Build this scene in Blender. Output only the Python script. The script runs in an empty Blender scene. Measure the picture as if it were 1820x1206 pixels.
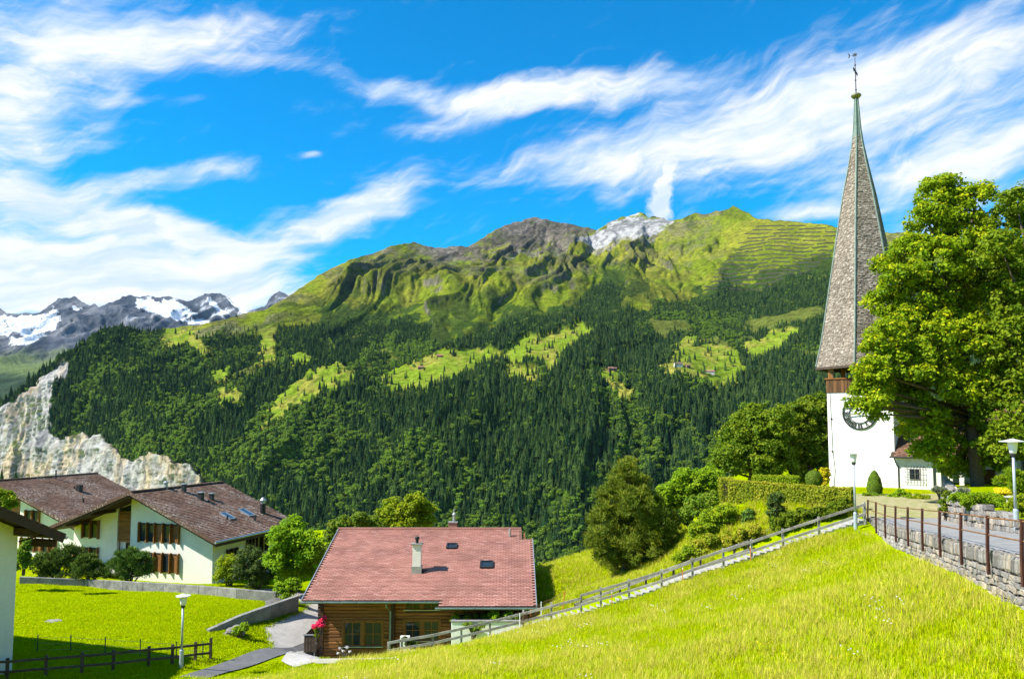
# Alpine village with a shingled church spire above a deep valley
import bpy, bmesh, math, random
import numpy as np
from mathutils import Vector, Matrix

random.seed(7)
RNG = np.random.default_rng(11)
scene = bpy.context.scene
COL = scene.collection

# ------------------------------------------------------------------ camera
FPX, CX, PY0 = 1350.0, 910.0, 657.6        # focal length / principal point of the image, in pixels (1820 x 1206)
PITCH = math.radians(4.0)
cam_data = bpy.data.cameras.new('camera')
cam_data.sensor_width = 36.0
cam_data.lens = 36.0 * FPX / 1820.0
cam_data.shift_y = (PY0 - 603.0) / 1820.0
cam_data.clip_start = 0.2
cam_data.clip_end = 40000.0
cam = bpy.data.objects.new('camera', cam_data)
COL.objects.link(cam)
cam.location = (0, 0, 0)
cam.rotation_euler = (math.radians(90) + PITCH, 0, 0)
scene.camera = cam

# ------------------------------------------------------------------ light
SUN_DIR = Vector((-0.665, -0.17, 0.725)).normalized()      # towards the sun
sun_data = bpy.data.lights.new('sun', 'SUN')
sun_data.energy = 5.0
sun_data.angle = math.radians(0.5)
sun_data.color = (1.0, 0.955, 0.87)
sun = bpy.data.objects.new('sun', sun_data)
COL.objects.link(sun)
sun.rotation_euler = SUN_DIR.to_track_quat('Z', 'Y').to_euler()
sun.location = SUN_DIR * 60

scene.view_settings.view_transform = 'Standard'
scene.view_settings.look = 'None'
scene.view_settings.gamma = 1.0
scene.view_settings.exposure = 0.95
scene.view_settings.use_curve_mapping = False
scene.cycles.max_bounces = 6
scene.cycles.transparent_max_bounces = 6
scene.cycles.diffuse_bounces = 2
scene.cycles.glossy_bounces = 3
scene.cycles.transmission_bounces = 3
scene.cycles.volume_bounces = 0
scene.cycles.use_adaptive_sampling = True
scene.cycles.use_denoising = True
scene.cycles.sample_clamp_indirect = 6.0


class NT:
    """tiny node-tree helper"""
    def __init__(s, tree):
        s.t = tree; s.n = tree.nodes; s.l = tree.links
        s.n.clear()

    def new(s, typ, ins=None, **kw):
        nd = s.n.new(typ)
        for k, v in kw.items():
            setattr(nd, k, v)
        if ins:
            for k, v in ins.items():
                s.put(nd, k, v)
        return nd

    def put(s, nd, k, v):
        sock = nd.inputs[k]
        if isinstance(v, bpy.types.NodeSocket):
            s.l.new(v, sock)
        elif isinstance(v, bpy.types.Node):
            s.l.new(v.outputs[0], sock)
        else:
            if sock.type == 'RGBA' and len(v) == 3:
                v = (*v, 1.0)
            sock.default_value = v

    def math(s, op, a, b=0.0, c=0.0, clamp=False):
        nd = s.new('ShaderNodeMath', operation=op, use_clamp=clamp)
        s.put(nd, 0, a); s.put(nd, 1, b)
        if op in ('MULTIPLY_ADD', 'SMOOTH_MIN', 'SMOOTH_MAX', 'COMPARE'):
            s.put(nd, 2, c)
        return nd.outputs[0]

    def smooth(s, v, a, b, lo=0.0, hi=1.0):
        nd = s.new('ShaderNodeMapRange', interpolation_type='SMOOTHSTEP')
        s.put(nd, 'Value', v)
        nd.inputs['From Min'].default_value = a; nd.inputs['From Max'].default_value = b
        nd.inputs['To Min'].default_value = lo; nd.inputs['To Max'].default_value = hi
        return nd.outputs[0]

    def mix(s, f, a, b, blend='MIX'):
        nd = s.new('ShaderNodeMix', data_type='RGBA', blend_type=blend)
        s.put(nd, 0, f); s.put(nd, 6, a); s.put(nd, 7, b)
        return nd.outputs[2]

    def noise(s, vec, scale, detail=4.0, rough=0.55, dist=0.0, dim='3D'):
        nd = s.new('ShaderNodeTexNoise', noise_dimensions=dim)
        if vec is not None:
            s.put(nd, 'Vector', vec)
        nd.inputs['Scale'].default_value = scale; nd.inputs['Detail'].default_value = detail
        nd.inputs['Roughness'].default_value = rough; nd.inputs['Distortion'].default_value = dist
        return nd.outputs[0]


# ------------------------------------------------------------------ sky with cirrus
def az_el(px, py):
    """bearing and elevation (degrees) of an image pixel"""
    a = (px - CX) / FPX; b = (PY0 - py) / FPX
    d = Vector((a, math.cos(PITCH) - b * math.sin(PITCH), math.sin(PITCH) + b * math.cos(PITCH))).normalized()
    return math.degrees(math.atan2(d.x, d.y)), math.degrees(math.asin(d.z))


def build_world():
    w = bpy.data.worlds.new('World')
    scene.world = w
    w.use_nodes = True
    w.cycles.sampling_method = 'NONE'
    T = NT(w.node_tree)
    out = T.new('ShaderNodeOutputWorld')
    bg = T.new('ShaderNodeBackground')
    sky = T.new('ShaderNodeTexSky', sky_type='NISHITA', sun_disc=False)
    el = math.asin(SUN_DIR.z)
    sky.sun_elevation = el
    sky.sun_rotation = math.atan2(SUN_DIR.x, SUN_DIR.y)
    sky.altitude = 1300.0
    sky.air_density = 1.0; sky.dust_density = 0.25; sky.ozone_density = 2.2
    hs = T.new('ShaderNodeHueSaturation', {'Color': sky})
    hs.inputs['Saturation'].default_value = 2.25
    hs.inputs['Hue'].default_value = 0.493
    hs.inputs['Value'].default_value = 1.0
    skyc = T.new('ShaderNodeVectorMath', {0: hs}, operation='SCALE')
    skyc.inputs['Scale'].default_value = 0.13
    tc = T.new('ShaderNodeTexCoord')
    sep = T.new('ShaderNodeSeparateXYZ', {0: tc.outputs['Generated']})
    az = T.math('MULTIPLY', T.math('ARCTAN2', sep.outputs[0], sep.outputs[1]), 57.29578)
    elv = T.math('MULTIPLY', T.math('ARCSINE', sep.outputs[2]), 57.29578)
    p = T.new('ShaderNodeCombineXYZ', {0: az, 1: elv}).outputs[0]
    # domain warp
    wn = T.new('ShaderNodeTexNoise', {'Vector': p}, noise_dimensions='3D')
    wn.inputs['Scale'].default_value = 0.16; wn.inputs['Detail'].default_value = 2.0
    wv = T.new('ShaderNodeVectorMath', {0: wn.outputs['Color'], 1: (0.5, 0.5, 0.5)}, operation='SUBTRACT')
    ws = T.new('ShaderNodeVectorMath', {0: wv}, operation='SCALE'); ws.inputs['Scale'].default_value = 3.0
    pw = T.new('ShaderNodeVectorMath', {0: p, 1: ws}, operation='ADD').outputs[0]

    def ellipse(px, py, rx, ry, ang, wgt, src):
        a, e = az_el(px, py)
        m = T.new('ShaderNodeMapping', {'Vector': src}, vector_type='TEXTURE')
        m.inputs['Location'].default_value = (a, e, 0)
        m.inputs['Rotation'].default_value = (0, 0, math.radians(ang))
        k = 57.3 / FPX
        m.inputs['Scale'].default_value = (rx * k, ry * k, 1e6)
        ln = T.new('ShaderNodeVectorMath', {0: m}, operation='LENGTH').outputs['Value']
        return T.smooth(ln, 1.0, 0.0, 0.0, wgt)

    # (x, y, half length, half height, tilt, weight)
    CL = [
        (1640, 165, 640, 165, 9, 1.12), (1300, 235, 520, 105, 10, 1.05), (1000, 278, 320, 60, 8, 0.8), (1800, 260, 230, 70, 12, 0.7),
        (740, 160, 330, 40, -5, 1.1), (1040, 155, 320, 52, 6, 1.2), (1230, 150, 260, 60, 8, 0.7), (860, 208, 250, 34, 12, 1.1),
        (310, 62, 390, 70, 9, 1.15), (60, 120, 280, 170, 25, 0.95), (30, 270, 200, 120, 80, 0.65), (200, 190, 110, 50, 55, 0.4),
        (270, 316, 290, 36, 14, 1.15), (120, 372, 340, 60, -7, 1.1), (330, 408, 270, 36, -7, 1.05),
        (60, 510, 460, 130, 0, 1.55), (350, 500, 420, 92, -3, 1.4), (560, 405, 330, 70, 24, 1.1), (650, 350, 210, 40, 30, 0.75), (700, 368, 140, 30, 12, 0.65),
        (1430, 386, 180, 26, 2, 1.05), (1600, 312, 250, 46, 8, 0.9), (1700, 372, 250, 66, 10, 0.85),
        (548, 266, 30, 10, 10, 0.9),
    ]
    acc = None
    for c in CL:
        v = ellipse(*c, pw)
        acc = v if acc is None else T.math('ADD', acc, v)
    # the same kind of cirrus goes on outside the part of the sky inside the image frame
    far = T.math('ABSOLUTE', az)
    farm = T.math('MAXIMUM', T.smooth(far, 38.0, 52.0), T.smooth(elv, 33.0, 42.0))
    lowc = T.noise(p, 0.05, 2.0, 0.5)
    acc = T.math('ADD', acc, T.math('MULTIPLY', farm, T.smooth(lowc, 0.42, 0.68, 0.0, 0.9)))
    # streaky fibres
    def streak(ang, sx, sy, det):
        m = T.new('ShaderNodeMapping', {'Vector': pw}, vector_type='TEXTURE')
        m.inputs['Rotation'].default_value = (0, 0, math.radians(ang))
        m.inputs['Scale'].default_value = (sx, sy, 1)
        return T.noise(m, 1.0, det, 0.6)
    s1 = streak(10, 12.0, 1.5, 7.0)
    s2 = streak(36, 9.0, 1.0, 5.0)
    fib = T.math('ADD', T.math('MULTIPLY', s1, 0.62), T.math('MULTIPLY', s2, 0.38))
    fib = T.smooth(fib, 0.26, 0.74, -0.5, 0.5)
    dens = T.math('ADD', acc, T.math('MULTIPLY', fib, 0.9))
    dens = T.smooth(dens, 0.14, 1.55)
    # small plume of rising cloud over the limestone peak
    pl = None
    pn = T.new('ShaderNodeTexNoise', {'Vector': p}); pn.inputs['Scale'].default_value = 1.3; pn.inputs['Detail'].default_value = 4.0
    pnv = T.new('ShaderNodeVectorMath', {0: pn.outputs['Color'], 1: (0.5, 0.5, 0.5)}, operation='SUBTRACT')
    pns = T.new('ShaderNodeVectorMath', {0: pnv}, operation='SCALE'); pns.inputs['Scale'].default_value = 1.3
    pp = T.new('ShaderNodeVectorMath', {0: p, 1: pns}, operation='ADD').outputs[0]
    for c in [(1172, 368, 34, 44, 0, 1.6), (1182, 325, 58, 28, 74, 1.5), (1200, 268, 72, 22, 68, 1.1)]:
        v = ellipse(*c, pp)
        pl = v if pl is None else T.math('ADD', pl, v)
    plm = T.smooth(pl, 0.12, 1.2)
    dens = T.math('MAXIMUM', dens, plm)
    cc = T.mix(T.smooth(s1, 0.35, 0.65), (0.66, 0.80, 1.0), (1.0, 1.0, 1.0))
    ccs = T.new('ShaderNodeVectorMath', {0: cc}, operation='SCALE'); ccs.inputs['Scale'].default_value = 0.57
    col = T.mix(T.math('MULTIPLY', dens, 0.97), skyc.outputs[0], ccs.outputs[0])
    T.put(bg, 'Color', col)
    bg.inputs['Strength'].default_value = 1.0
    T.l.new(bg.outputs[0], out.inputs[0])


build_world()

# ------------------------------------------------------------------ helpers
def ray(px, py):
    a = (px - CX) / FPX; b = (PY0 - py) / FPX
    return a, math.cos(PITCH) - b * math.sin(PITCH), math.sin(PITCH) + b * math.cos(PITCH)


def at(px, py, Y):
    """world point at depth Y on the camera ray through an image pixel"""
    dx, dy, dz = ray(px, py)
    k = Y / dy
    return Vector((dx * k, Y, dz * k))


def ray_np(px, py):
    a = (px - CX) / FPX; b = (PY0 - py) / FPX
    dy = math.cos(PITCH) - b * math.sin(PITCH)
    dz = math.sin(PITCH) + b * math.cos(PITCH)
    return a / dy, dz / dy            # per unit of Y


def _hash(ix, iy, iz, seed):
    h = (ix.astype(np.int64) * 374761393 + iy.astype(np.int64) * 668265263 + iz.astype(np.int64) * 2147483647 + seed * 1274126177) & 0xFFFFFFFF
    h = ((h ^ (h >> 13)) * 1274126177) & 0xFFFFFFFF
    h = (h ^ (h >> 16)) & 0xFFFFFFFF
    return h.astype(np.float64) / 4294967295.0


def vnoise(x, y, seed=0):
    ix = np.floor(x); iy = np.floor(y)
    fx = x - ix; fy = y - iy
    u = fx * fx * fx * (fx * (fx * 6 - 15) + 10); v = fy * fy * fy * (fy * (fy * 6 - 15) + 10)
    z = np.zeros_like(ix)
    a = _hash(ix, iy, z, seed); b = _hash(ix + 1, iy, z, seed)
    c = _hash(ix, iy + 1, z, seed); d = _hash(ix + 1, iy + 1, z, seed)
    return (a * (1 - u) + b * u) * (1 - v) + (c * (1 - u) + d * u) * v


def fbm(x, y, oct=5, gain=0.5, seed=0):
    s = 0; a = 1; t = 0
    for i in range(oct):
        s = s + a * vnoise(x, y, seed + i * 17); t += a
        x = x * 2.03 + 11.3; y = y * 2.03 + 5.7; a *= gain
    return s / t


def ridged(x, y, oct=5, gain=0.55, seed=0):
    s = 0; a = 1; t = 0
    for i in range(oct):
        n = 1 - np.abs(2 * vnoise(x, y, seed + i * 31) - 1)
        s = s + a * n * n; t += a
        x = x * 2.07 + 3.1; y = y * 2.07 + 7.9; a *= gain
    return s / t


def sstep(a, b, x):
    t = np.clip((x - a) / (b - a), 0, 1)
    return t * t * (3 - 2 * t)


def in_poly(px, py, poly):
    inside = np.zeros(px.shape, bool)
    n = len(poly)
    for i in range(n):
        x1, y1 = poly[i]; x2, y2 = poly[(i + 1) % n]
        if y1 == y2:
            continue
        c = ((y1 > py) != (y2 > py)) & (px < (x2 - x1) * (py - y1) / (y2 - y1) + x1)
        inside ^= c
    return inside


def tps_fit(P, V, lam=0.0, sc=1.0):
    P = np.asarray(P, float) / sc; V = np.asarray(V, float)
    n = len(P)
    d = np.linalg.norm(P[:, None] - P[None], axis=2)
    K = np.where(d > 0, d * d * np.log(d + 1e-12), 0) + lam * np.eye(n)
    A = np.zeros((n + 3, n + 3)); A[:n, :n] = K
    A[:n, n] = 1; A[:n, n + 1:] = P; A[n:, :n] = A[:n, n:].T
    w = np.linalg.solve(A, np.concatenate([V, np.zeros(3)]))

    def f(x, y):
        x = np.asarray(x, float) / sc; y = np.asarray(y, float) / sc
        r = w[n] + w[n + 1] * x + w[n + 2] * y
        for i in range(n):
            d2 = (x - P[i, 0]) ** 2 + (y - P[i, 1]) ** 2
            r = r + w[i] * 0.5 * d2 * np.log(d2 + 1e-18)
        return r
    return f


def link(o, parent=None):
    COL.objects.link(o)
    if parent is not None:
        o.parent = parent
    return o


def tag(o, label=None, cat=None, group=None, kind=None):
    if label: o['label'] = label
    if cat: o['category'] = cat
    if group: o['group'] = group
    if kind: o['kind'] = kind
    return o


def thing(name, label, cat, loc=(0, 0, 0), rotz=0.0, group=None):
    o = bpy.data.objects.new(name, None)
    o.empty_display_size = 0.3
    link(o)
    o.location = loc; o.rotation_euler = (0, 0, rotz)
    return tag(o, label, cat, group)


def mesh_obj(name, me, mats, parent=None):
    for m in (mats if isinstance(mats, (list, tuple)) else [mats]):
        me.materials.append(m)
    return link(bpy.data.objects.new(name, me), parent)


def np_mesh(name, verts, faces, smooth=False):
    """verts (n,3), faces (m,3|4) numpy"""
    me = bpy.data.meshes.new(name)
    verts = np.ascontiguousarray(verts, np.float32); faces = np.ascontiguousarray(faces, np.int32)
    k = faces.shape[1]
    me.vertices.add(len(verts)); me.vertices.foreach_set('co', verts.ravel())
    me.loops.add(faces.size); me.loops.foreach_set('vertex_index', faces.ravel())
    me.polygons.add(len(faces))
    me.polygons.foreach_set('loop_start', np.arange(0, faces.size, k, dtype=np.int32))
    me.polygons.foreach_set('loop_total', np.full(len(faces), k, np.int32))
    if smooth:
        me.polygons.foreach_set('use_smooth', np.ones(len(faces), bool))
    me.update(calc_edges=True)
    return me


class MB:
    """mesh builder: collects simple shapes into ONE part"""
    def __init__(s):
        s.v = []; s.f = []; s.m = []; s.mi = 0

    def mat(s, i):
        s.mi = i; return s

    def add(s, vs, fs):
        b = len(s.v)
        s.v += [tuple(v) for v in vs]
        s.f += [tuple(b + i for i in f) for f in fs]
        s.m += [s.mi] * len(fs)
        return s

    def box(s, x0, x1, y0, y1, z0, z1):
        vs = [(x0, y0, z0), (x1, y0, z0), (x1, y1, z0), (x0, y1, z0), (x0, y0, z1), (x1, y0, z1), (x1, y1, z1), (x0, y1, z1)]
        return s.add(vs, [(3, 2, 1, 0), (4, 5, 6, 7), (0, 1, 5, 4), (1, 2, 6, 5), (2, 3, 7, 6), (3, 0, 4, 7)])

    def beam(s, p, q, w, h, up=(0, 0, 1)):
        """box along p-q, w wide, h high (centred)"""
        p = Vector(p); q = Vector(q); d = (q - p).normalized()
        side = d.cross(Vector(up))
        if side.length < 1e-5:
            side = d.cross(Vector((0, 1, 0)))
        side.normalize(); u = side.cross(d).normalized()
        vs = []
        for c in (p, q):
            for a, b in ((-1, -1), (1, -1), (1, 1), (-1, 1)):
                vs.append(c + side * (a * w / 2) + u * (b * h / 2))
        return s.add(vs, [(3, 2, 1, 0), (4, 5, 6, 7), (0, 1, 5, 4), (1, 2, 6, 5), (2, 3, 7, 6), (3, 0, 4, 7)])

    def prism(s, poly, vec):
        """poly: list of 3-D points, extruded by vec"""
        n = len(poly); vec = Vector(vec)
        a = [Vector(p) for p in poly]; b = [p + vec for p in a]
        fs = [tuple(range(n - 1, -1, -1)), tuple(range(n, 2 * n))]
        fs += [(i, (i + 1) % n, n + (i + 1) % n, n + i) for i in range(n)]
        return s.add(a + b, fs)

    def tube(s, pts, rad, n=8, cap=True):
        pts = [Vector(p) for p in pts]
        if not isinstance(rad, (list, tuple)):
            rad = [rad] * len(pts)
        vs = []
        for i, p in enumerate(pts):
            d = (pts[min(i + 1, len(pts) - 1)] - pts[max(i - 1, 0)]).normalized()
            a = d.cross(Vector((0.31, 0.95, 0.05)))
            if a.length < 1e-3:
                a = d.cross(Vector((1, 0, 0)))
            a.normalize(); b = d.cross(a)
            for k in range(n):
                t = 2 * math.pi * k / n
                vs.append(p + a * (math.cos(t) * rad[i]) + b * (math.sin(t) * rad[i]))
        fs = []
        for i in range(len(pts) - 1):
            for k in range(n):
                fs.append((i * n + k, i * n + (k + 1) % n, (i + 1) * n + (k + 1) % n, (i + 1) * n + k))
        if cap:
            fs.append(tuple(range(n - 1, -1, -1))); e = (len(pts) - 1) * n
            fs.append(tuple(range(e, e + n)))
        return s.add(vs, fs)

    def lathe(s, prof, c=(0, 0, 0), n=16, flat=1.0):
        vs = []
        for r, z in prof:
            for k in range(n):
                t = 2 * math.pi * k / n
                vs.append((c[0] + r * math.cos(t), c[1] + r * math.sin(t) * flat, c[2] + z))
        fs = []
        for i in range(len(prof) - 1):
            for k in range(n):
                fs.append((i * n + k, i * n + (k + 1) % n, (i + 1) * n + (k + 1) % n, (i + 1) * n + k))
        fs.append(tuple(range(n - 1, -1, -1))); e = (len(prof) - 1) * n
        fs.append(tuple(range(e, e + n)))
        return s.add(vs, fs)

    def build(s, name, mats, parent=None, smooth=False, bevel=0.0, origin=None):
        me = bpy.data.meshes.new(name)
        v = s.v
        if origin is not None:
            o = origin; v = [(p[0] - o[0], p[1] - o[1], p[2] - o[2]) for p in v]
        me.from_pydata(v, [], s.f)
        if any(s.m):
            me.polygons.foreach_set('material_index', s.m)
        bm = bmesh.new(); bm.from_mesh(me)
        bmesh.ops.recalc_face_normals(bm, faces=bm.faces[:])
        if bevel > 0:
            bmesh.ops.bevel(bm, geom=bm.edges[:], offset=bevel, segments=1, affect='EDGES', clamp_overlap=True)
        bm.to_mesh(me); bm.free()
        if smooth:
            me.polygons.foreach_set('use_smooth', [True] * len(me.polygons))
        return mesh_obj(name, me, mats, parent)


# ------------------------------------------------------------------ materials
def pm(name, base, var=0.18, scale=3.0, rough=0.8, bump=0.0, bscale=30.0, col2=None, spec=0.3, metallic=0.0, stretch=None, randv=0.0, wear=None, coord='Object'):
    """procedural paint / wood / plaster: base colour with two scales of noise, optional second colour, grain and per-object variety"""
    m = bpy.data.materials.new(name); m.use_nodes = True
    T = NT(m.node_tree)
    out = T.new('ShaderNodeOutputMaterial'); b = T.new('ShaderNodeBsdfPrincipled')
    T.l.new(b.outputs[0], out.inputs[0])
    tc = T.new('ShaderNodeTexCoord'); vec = tc.outputs[coord]
    if stretch:
        mp = T.new('ShaderNodeMapping', {'Vector': vec}); mp.inputs['Scale'].default_value = stretch
        vec = mp.outputs[0]
    n1 = T.noise(vec, scale, 5.0, 0.6); n2 = T.noise(vec, scale * 7.3, 3.0, 0.6)
    n = T.math('ADD', T.math('MULTIPLY', n1, 0.65), T.math('MULTIPLY', n2, 0.35))
    if col2 is None:
        col2 = tuple(c * (1 - 1.6 * var) for c in base)
        hi = tuple(min(1, c * (1 + var)) for c in base)
    else:
        hi = base
    c = T.mix(T.smooth(n, 0.32, 0.66), col2, hi)
    if wear:
        wcol, lo, hi_, ws = wear
        c = T.mix(T.smooth(T.noise(vec, ws, 6.0, 0.65), lo, hi_), c, wcol)
    if randv > 0:
        oi = T.new('ShaderNodeObjectInfo')
        hsv = T.new('ShaderNodeHueSaturation', {'Color': c, 'Value': T.math('MULTIPLY_ADD', oi.outputs['Random'], 2 * randv, 1 - randv)})
        c = hsv.outputs[0]
    T.put(b, 'Base Color', c)
    b.inputs['Roughness'].default_value = rough
    b.inputs['Specular IOR Level'].default_value = spec
    b.inputs['Metallic'].default_value = metallic
    if bump > 0:
        bp = T.new('ShaderNodeBump', {'Height': T.noise(vec, bscale, 4.0, 0.65)})
        bp.inputs['Strength'].default_value = bump; bp.inputs['Distance'].default_value = 0.05
        T.put(b, 'Normal', bp)
    return m


def leaf_mat(name, dark, light, tip=None, trans=0.35, rough=0.55, gain=1.55, up=0.25, spec=0.1):
    dark, light = tuple(min(.9, c * gain) for c in dark), tuple(min(.9, c * gain) for c in light)
    tip = tuple(min(.9, c * gain) for c in tip) if tip else None
    trans = min(.5, trans + .08)
    m = bpy.data.materials.new(name); m.use_nodes = True
    T = NT(m.node_tree)
    out = T.new('ShaderNodeOutputMaterial')
    at_ = T.new('ShaderNodeAttribute', attribute_name='tint')
    t = at_.outputs['Fac']
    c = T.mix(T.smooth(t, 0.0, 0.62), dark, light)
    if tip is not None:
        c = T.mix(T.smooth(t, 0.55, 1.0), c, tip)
    oi = T.new('ShaderNodeObjectInfo')
    hsv = T.new('ShaderNodeHueSaturation', {'Color': c, 'Value': T.math('MULTIPLY_ADD', oi.outputs['Random'], 0.3, 0.85),
                                            'Hue': T.math('MULTIPLY_ADD', oi.outputs['Random'], 0.02, 0.49)})
    c = hsv.outputs[0]
    b = T.new('ShaderNodeBsdfPrincipled', {'Base Color': c}); b.inputs['Roughness'].default_value = rough
    b.inputs['Specular IOR Level'].default_value = spec
    tr = T.new('ShaderNodeBsdfTranslucent', {'Color': T.mix(0.35, c, light)})
    geo = T.new('ShaderNodeNewGeometry')
    k1 = T.new('ShaderNodeVectorMath', {0: geo.outputs['Normal']}, operation='SCALE'); k1.inputs['Scale'].default_value = 1 - up
    k2 = T.new('ShaderNodeVectorMath', {0: k1, 1: (0, 0, up)}, operation='ADD')
    k3 = T.new('ShaderNodeVectorMath', {0: k2}, operation='NORMALIZE')
    T.put(b, 'Normal', k3.outputs[0])
    mx = T.new('ShaderNodeMixShader', {0: trans, 1: b.outputs[0], 2: tr.outputs[0]})
    T.l.new(mx.outputs[0], out.inputs[0])
    return m


def glass_mat(name, col=(0.02, 0.03, 0.035), rough=0.04):
    m = bpy.data.materials.new(name); m.use_nodes = True
    T = NT(m.node_tree)
    out = T.new('ShaderNodeOutputMaterial'); b = T.new('ShaderNodeBsdfPrincipled')
    b.inputs['Base Color'].default_value = (*col, 1); b.inputs['Roughness'].default_value = rough
    b.inputs['Specular IOR Level'].default_value = 0.45
    tc = T.new('ShaderNodeTexCoord')
    bp = T.new('ShaderNodeBump', {'Height': T.noise(tc.outputs['Object'], 1.3, 2.0)})
    bp.inputs['Strength'].default_value = 0.08
    T.put(b, 'Normal', bp)
    T.l.new(b.outputs[0], out.inputs[0])
    return m


M = {}

# ------------------------------------------------------------------ the far side of the valley
SKY = np.array([(-400, 900), (-250, 850), (-100, 775), (0, 712), (60, 668), (115, 632), (150, 606), (185, 584), (215, 577), (260, 583), (300, 581), (350, 575), (400, 566),
                (440, 554), (470, 549), (510, 528), (540, 506), (580, 481), (620, 461), (660, 450), (700, 440), (735, 432), (752, 435), (775, 440), (800, 438), (830, 438),
                (860, 420), (885, 405), (905, 394), (930, 390), (953, 384), (980, 392), (1010, 400), (1040, 407), (1060, 412), (1080, 400), (1110, 388), (1140, 379),
                (1152, 386), (1165, 385), (1190, 389), (1215, 386), (1228, 381), (1240, 377), (1250, 380), (1270, 375), (1295, 371), (1304, 365), (1314, 371), (1330, 378), (1345, 389), (1380, 393),
                (1430, 396), (1490, 402), (1600, 412), (1700, 425), (1850, 432), (2070, 440), (2300, 450)], float)

ANCH = np.array([
    (-300, 1206, 1750), (300, 1206, 1450), (910, 1206, 1250), (1400, 1206, 1130), (2100, 1206, 950),
    (500, 1000, 1620), (900, 1000, 1520), (1300, 1000, 1380), (1800, 1000, 1220),
    (420, 850, 1800), (600, 850, 1720), (900, 850, 1660), (1200, 850, 1560), (1500, 850, 1450), (1900, 850, 1350),
    (300, 760, 2020), (600, 760, 1850), (900, 760, 1790), (1200, 760, 1700), (1500, 760, 1580), (1900, 760, 1450),
    (250, 690, 2210), (450, 690, 2080), (700, 690, 1970), (900, 690, 1900), (1200, 690, 1820), (1500, 690, 1690), (1900, 690, 1540),
    (400, 640, 2330), (600, 650, 2150), (780, 650, 2110), (950, 650, 2060), (1220, 650, 1990), (1500, 650, 1810),
    (550, 625, 2350), (850, 625, 2330), (1000, 625, 2250), (1250, 625, 2190), (1500, 625, 1930),
    (400, 590, 2640), (700, 590, 2700), (900, 590, 2650), (1050, 590, 2520), (1250, 590, 2420), (1500, 590, 2130), (1900, 590, 1850),
    (480, 555, 2950), (700, 550, 3150), (900, 550, 3050), (1100, 550, 2850), (1300, 550, 2640), (1500, 550, 2330),
    (620, 500, 3520), (850, 500, 3560), (1000, 500, 3480), (1200, 500, 3150), (1400, 500, 2760), (1900, 500, 2350),
    (700, 455, 3900), (850, 450, 4000), (950, 450, 4080), (1100, 450, 3850), (1250, 440, 3530), (1450, 440, 3050),
    (200, 577, 2620), (300, 581, 2780), (440, 554, 3030), (540, 506, 3480), (660, 450, 3980), (735, 432, 4150), (820, 438, 4250), (953, 384, 4650), (1060, 412, 4450),
    (1140, 379, 4450), (1240, 377, 4130), (1304, 365, 3950), (1380, 393, 3560), (1490, 402, 3270), (1700, 425, 3000), (2070, 440, 2750),
    (0, 712, 2480), (100, 642, 2560), (0, 800, 2400), (100, 800, 2300), (0, 880, 2370), (200, 870, 2130), (350, 870, 1930), (0, 1000, 2250), (200, 1000, 2000),
    (-250, 860, 2550), (-250, 1000, 2350), (200, 700, 2330), (120, 700, 2420)], float)
depth_fn = tps_fit(ANCH[:, :2], ANCH[:, 2], lam=0.002, sc=400.0)

CLIFF = [(-300, 860), (-60, 760), (0, 726), (40, 700), (75, 668), (100, 648), (117, 640), (118, 662), (104, 684), (95, 706), (90, 735), (78, 760), (88, 772), (105, 781), (128, 770), (150, 766), (178, 780), (205, 794),
         (237, 814), (250, 806), (266, 803), (290, 812), (313, 818), (338, 832), (356, 850), (362, 880), (330, 930), (-300, 960)]
LIME = [(1015, 448), (1045, 425), (1080, 402), (1110, 389), (1140, 380), (1165, 386), (1192, 390), (1178, 408), (1140, 425), (1100, 435), (1060, 447), (1030, 452)]
SCREE = [[(1040, 452), (1090, 438), (1140, 426), (1165, 415), (1150, 432), (1095, 446), (1060, 457)], [(960, 455), (1000, 430), (1020, 445), (990, 462)], [(905, 448), (950, 435), (975, 450), (930, 458)]]
TREELINE = np.array([(-400, 500), (250, 500), (290, 560), (330, 590), (365, 602), (400, 592), (445, 588), (480, 586), (520, 580), (560, 572), (640, 572), (730, 576), (765, 592), (775, 632), (800, 624), (850, 606), (900, 592),
                     (950, 582), (1000, 562), (1040, 548), (1065, 520), (1085, 512), (1100, 522), (1108, 560), (1140, 556), (1172, 543), (1215, 538), (1241, 530), (1262, 520), (1276, 512), (1300, 500),
                     (1320, 512), (1350, 515), (1388, 505), (1430, 500), (1474, 488), (1520, 480), (1700, 480), (2300, 470)], float)
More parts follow.
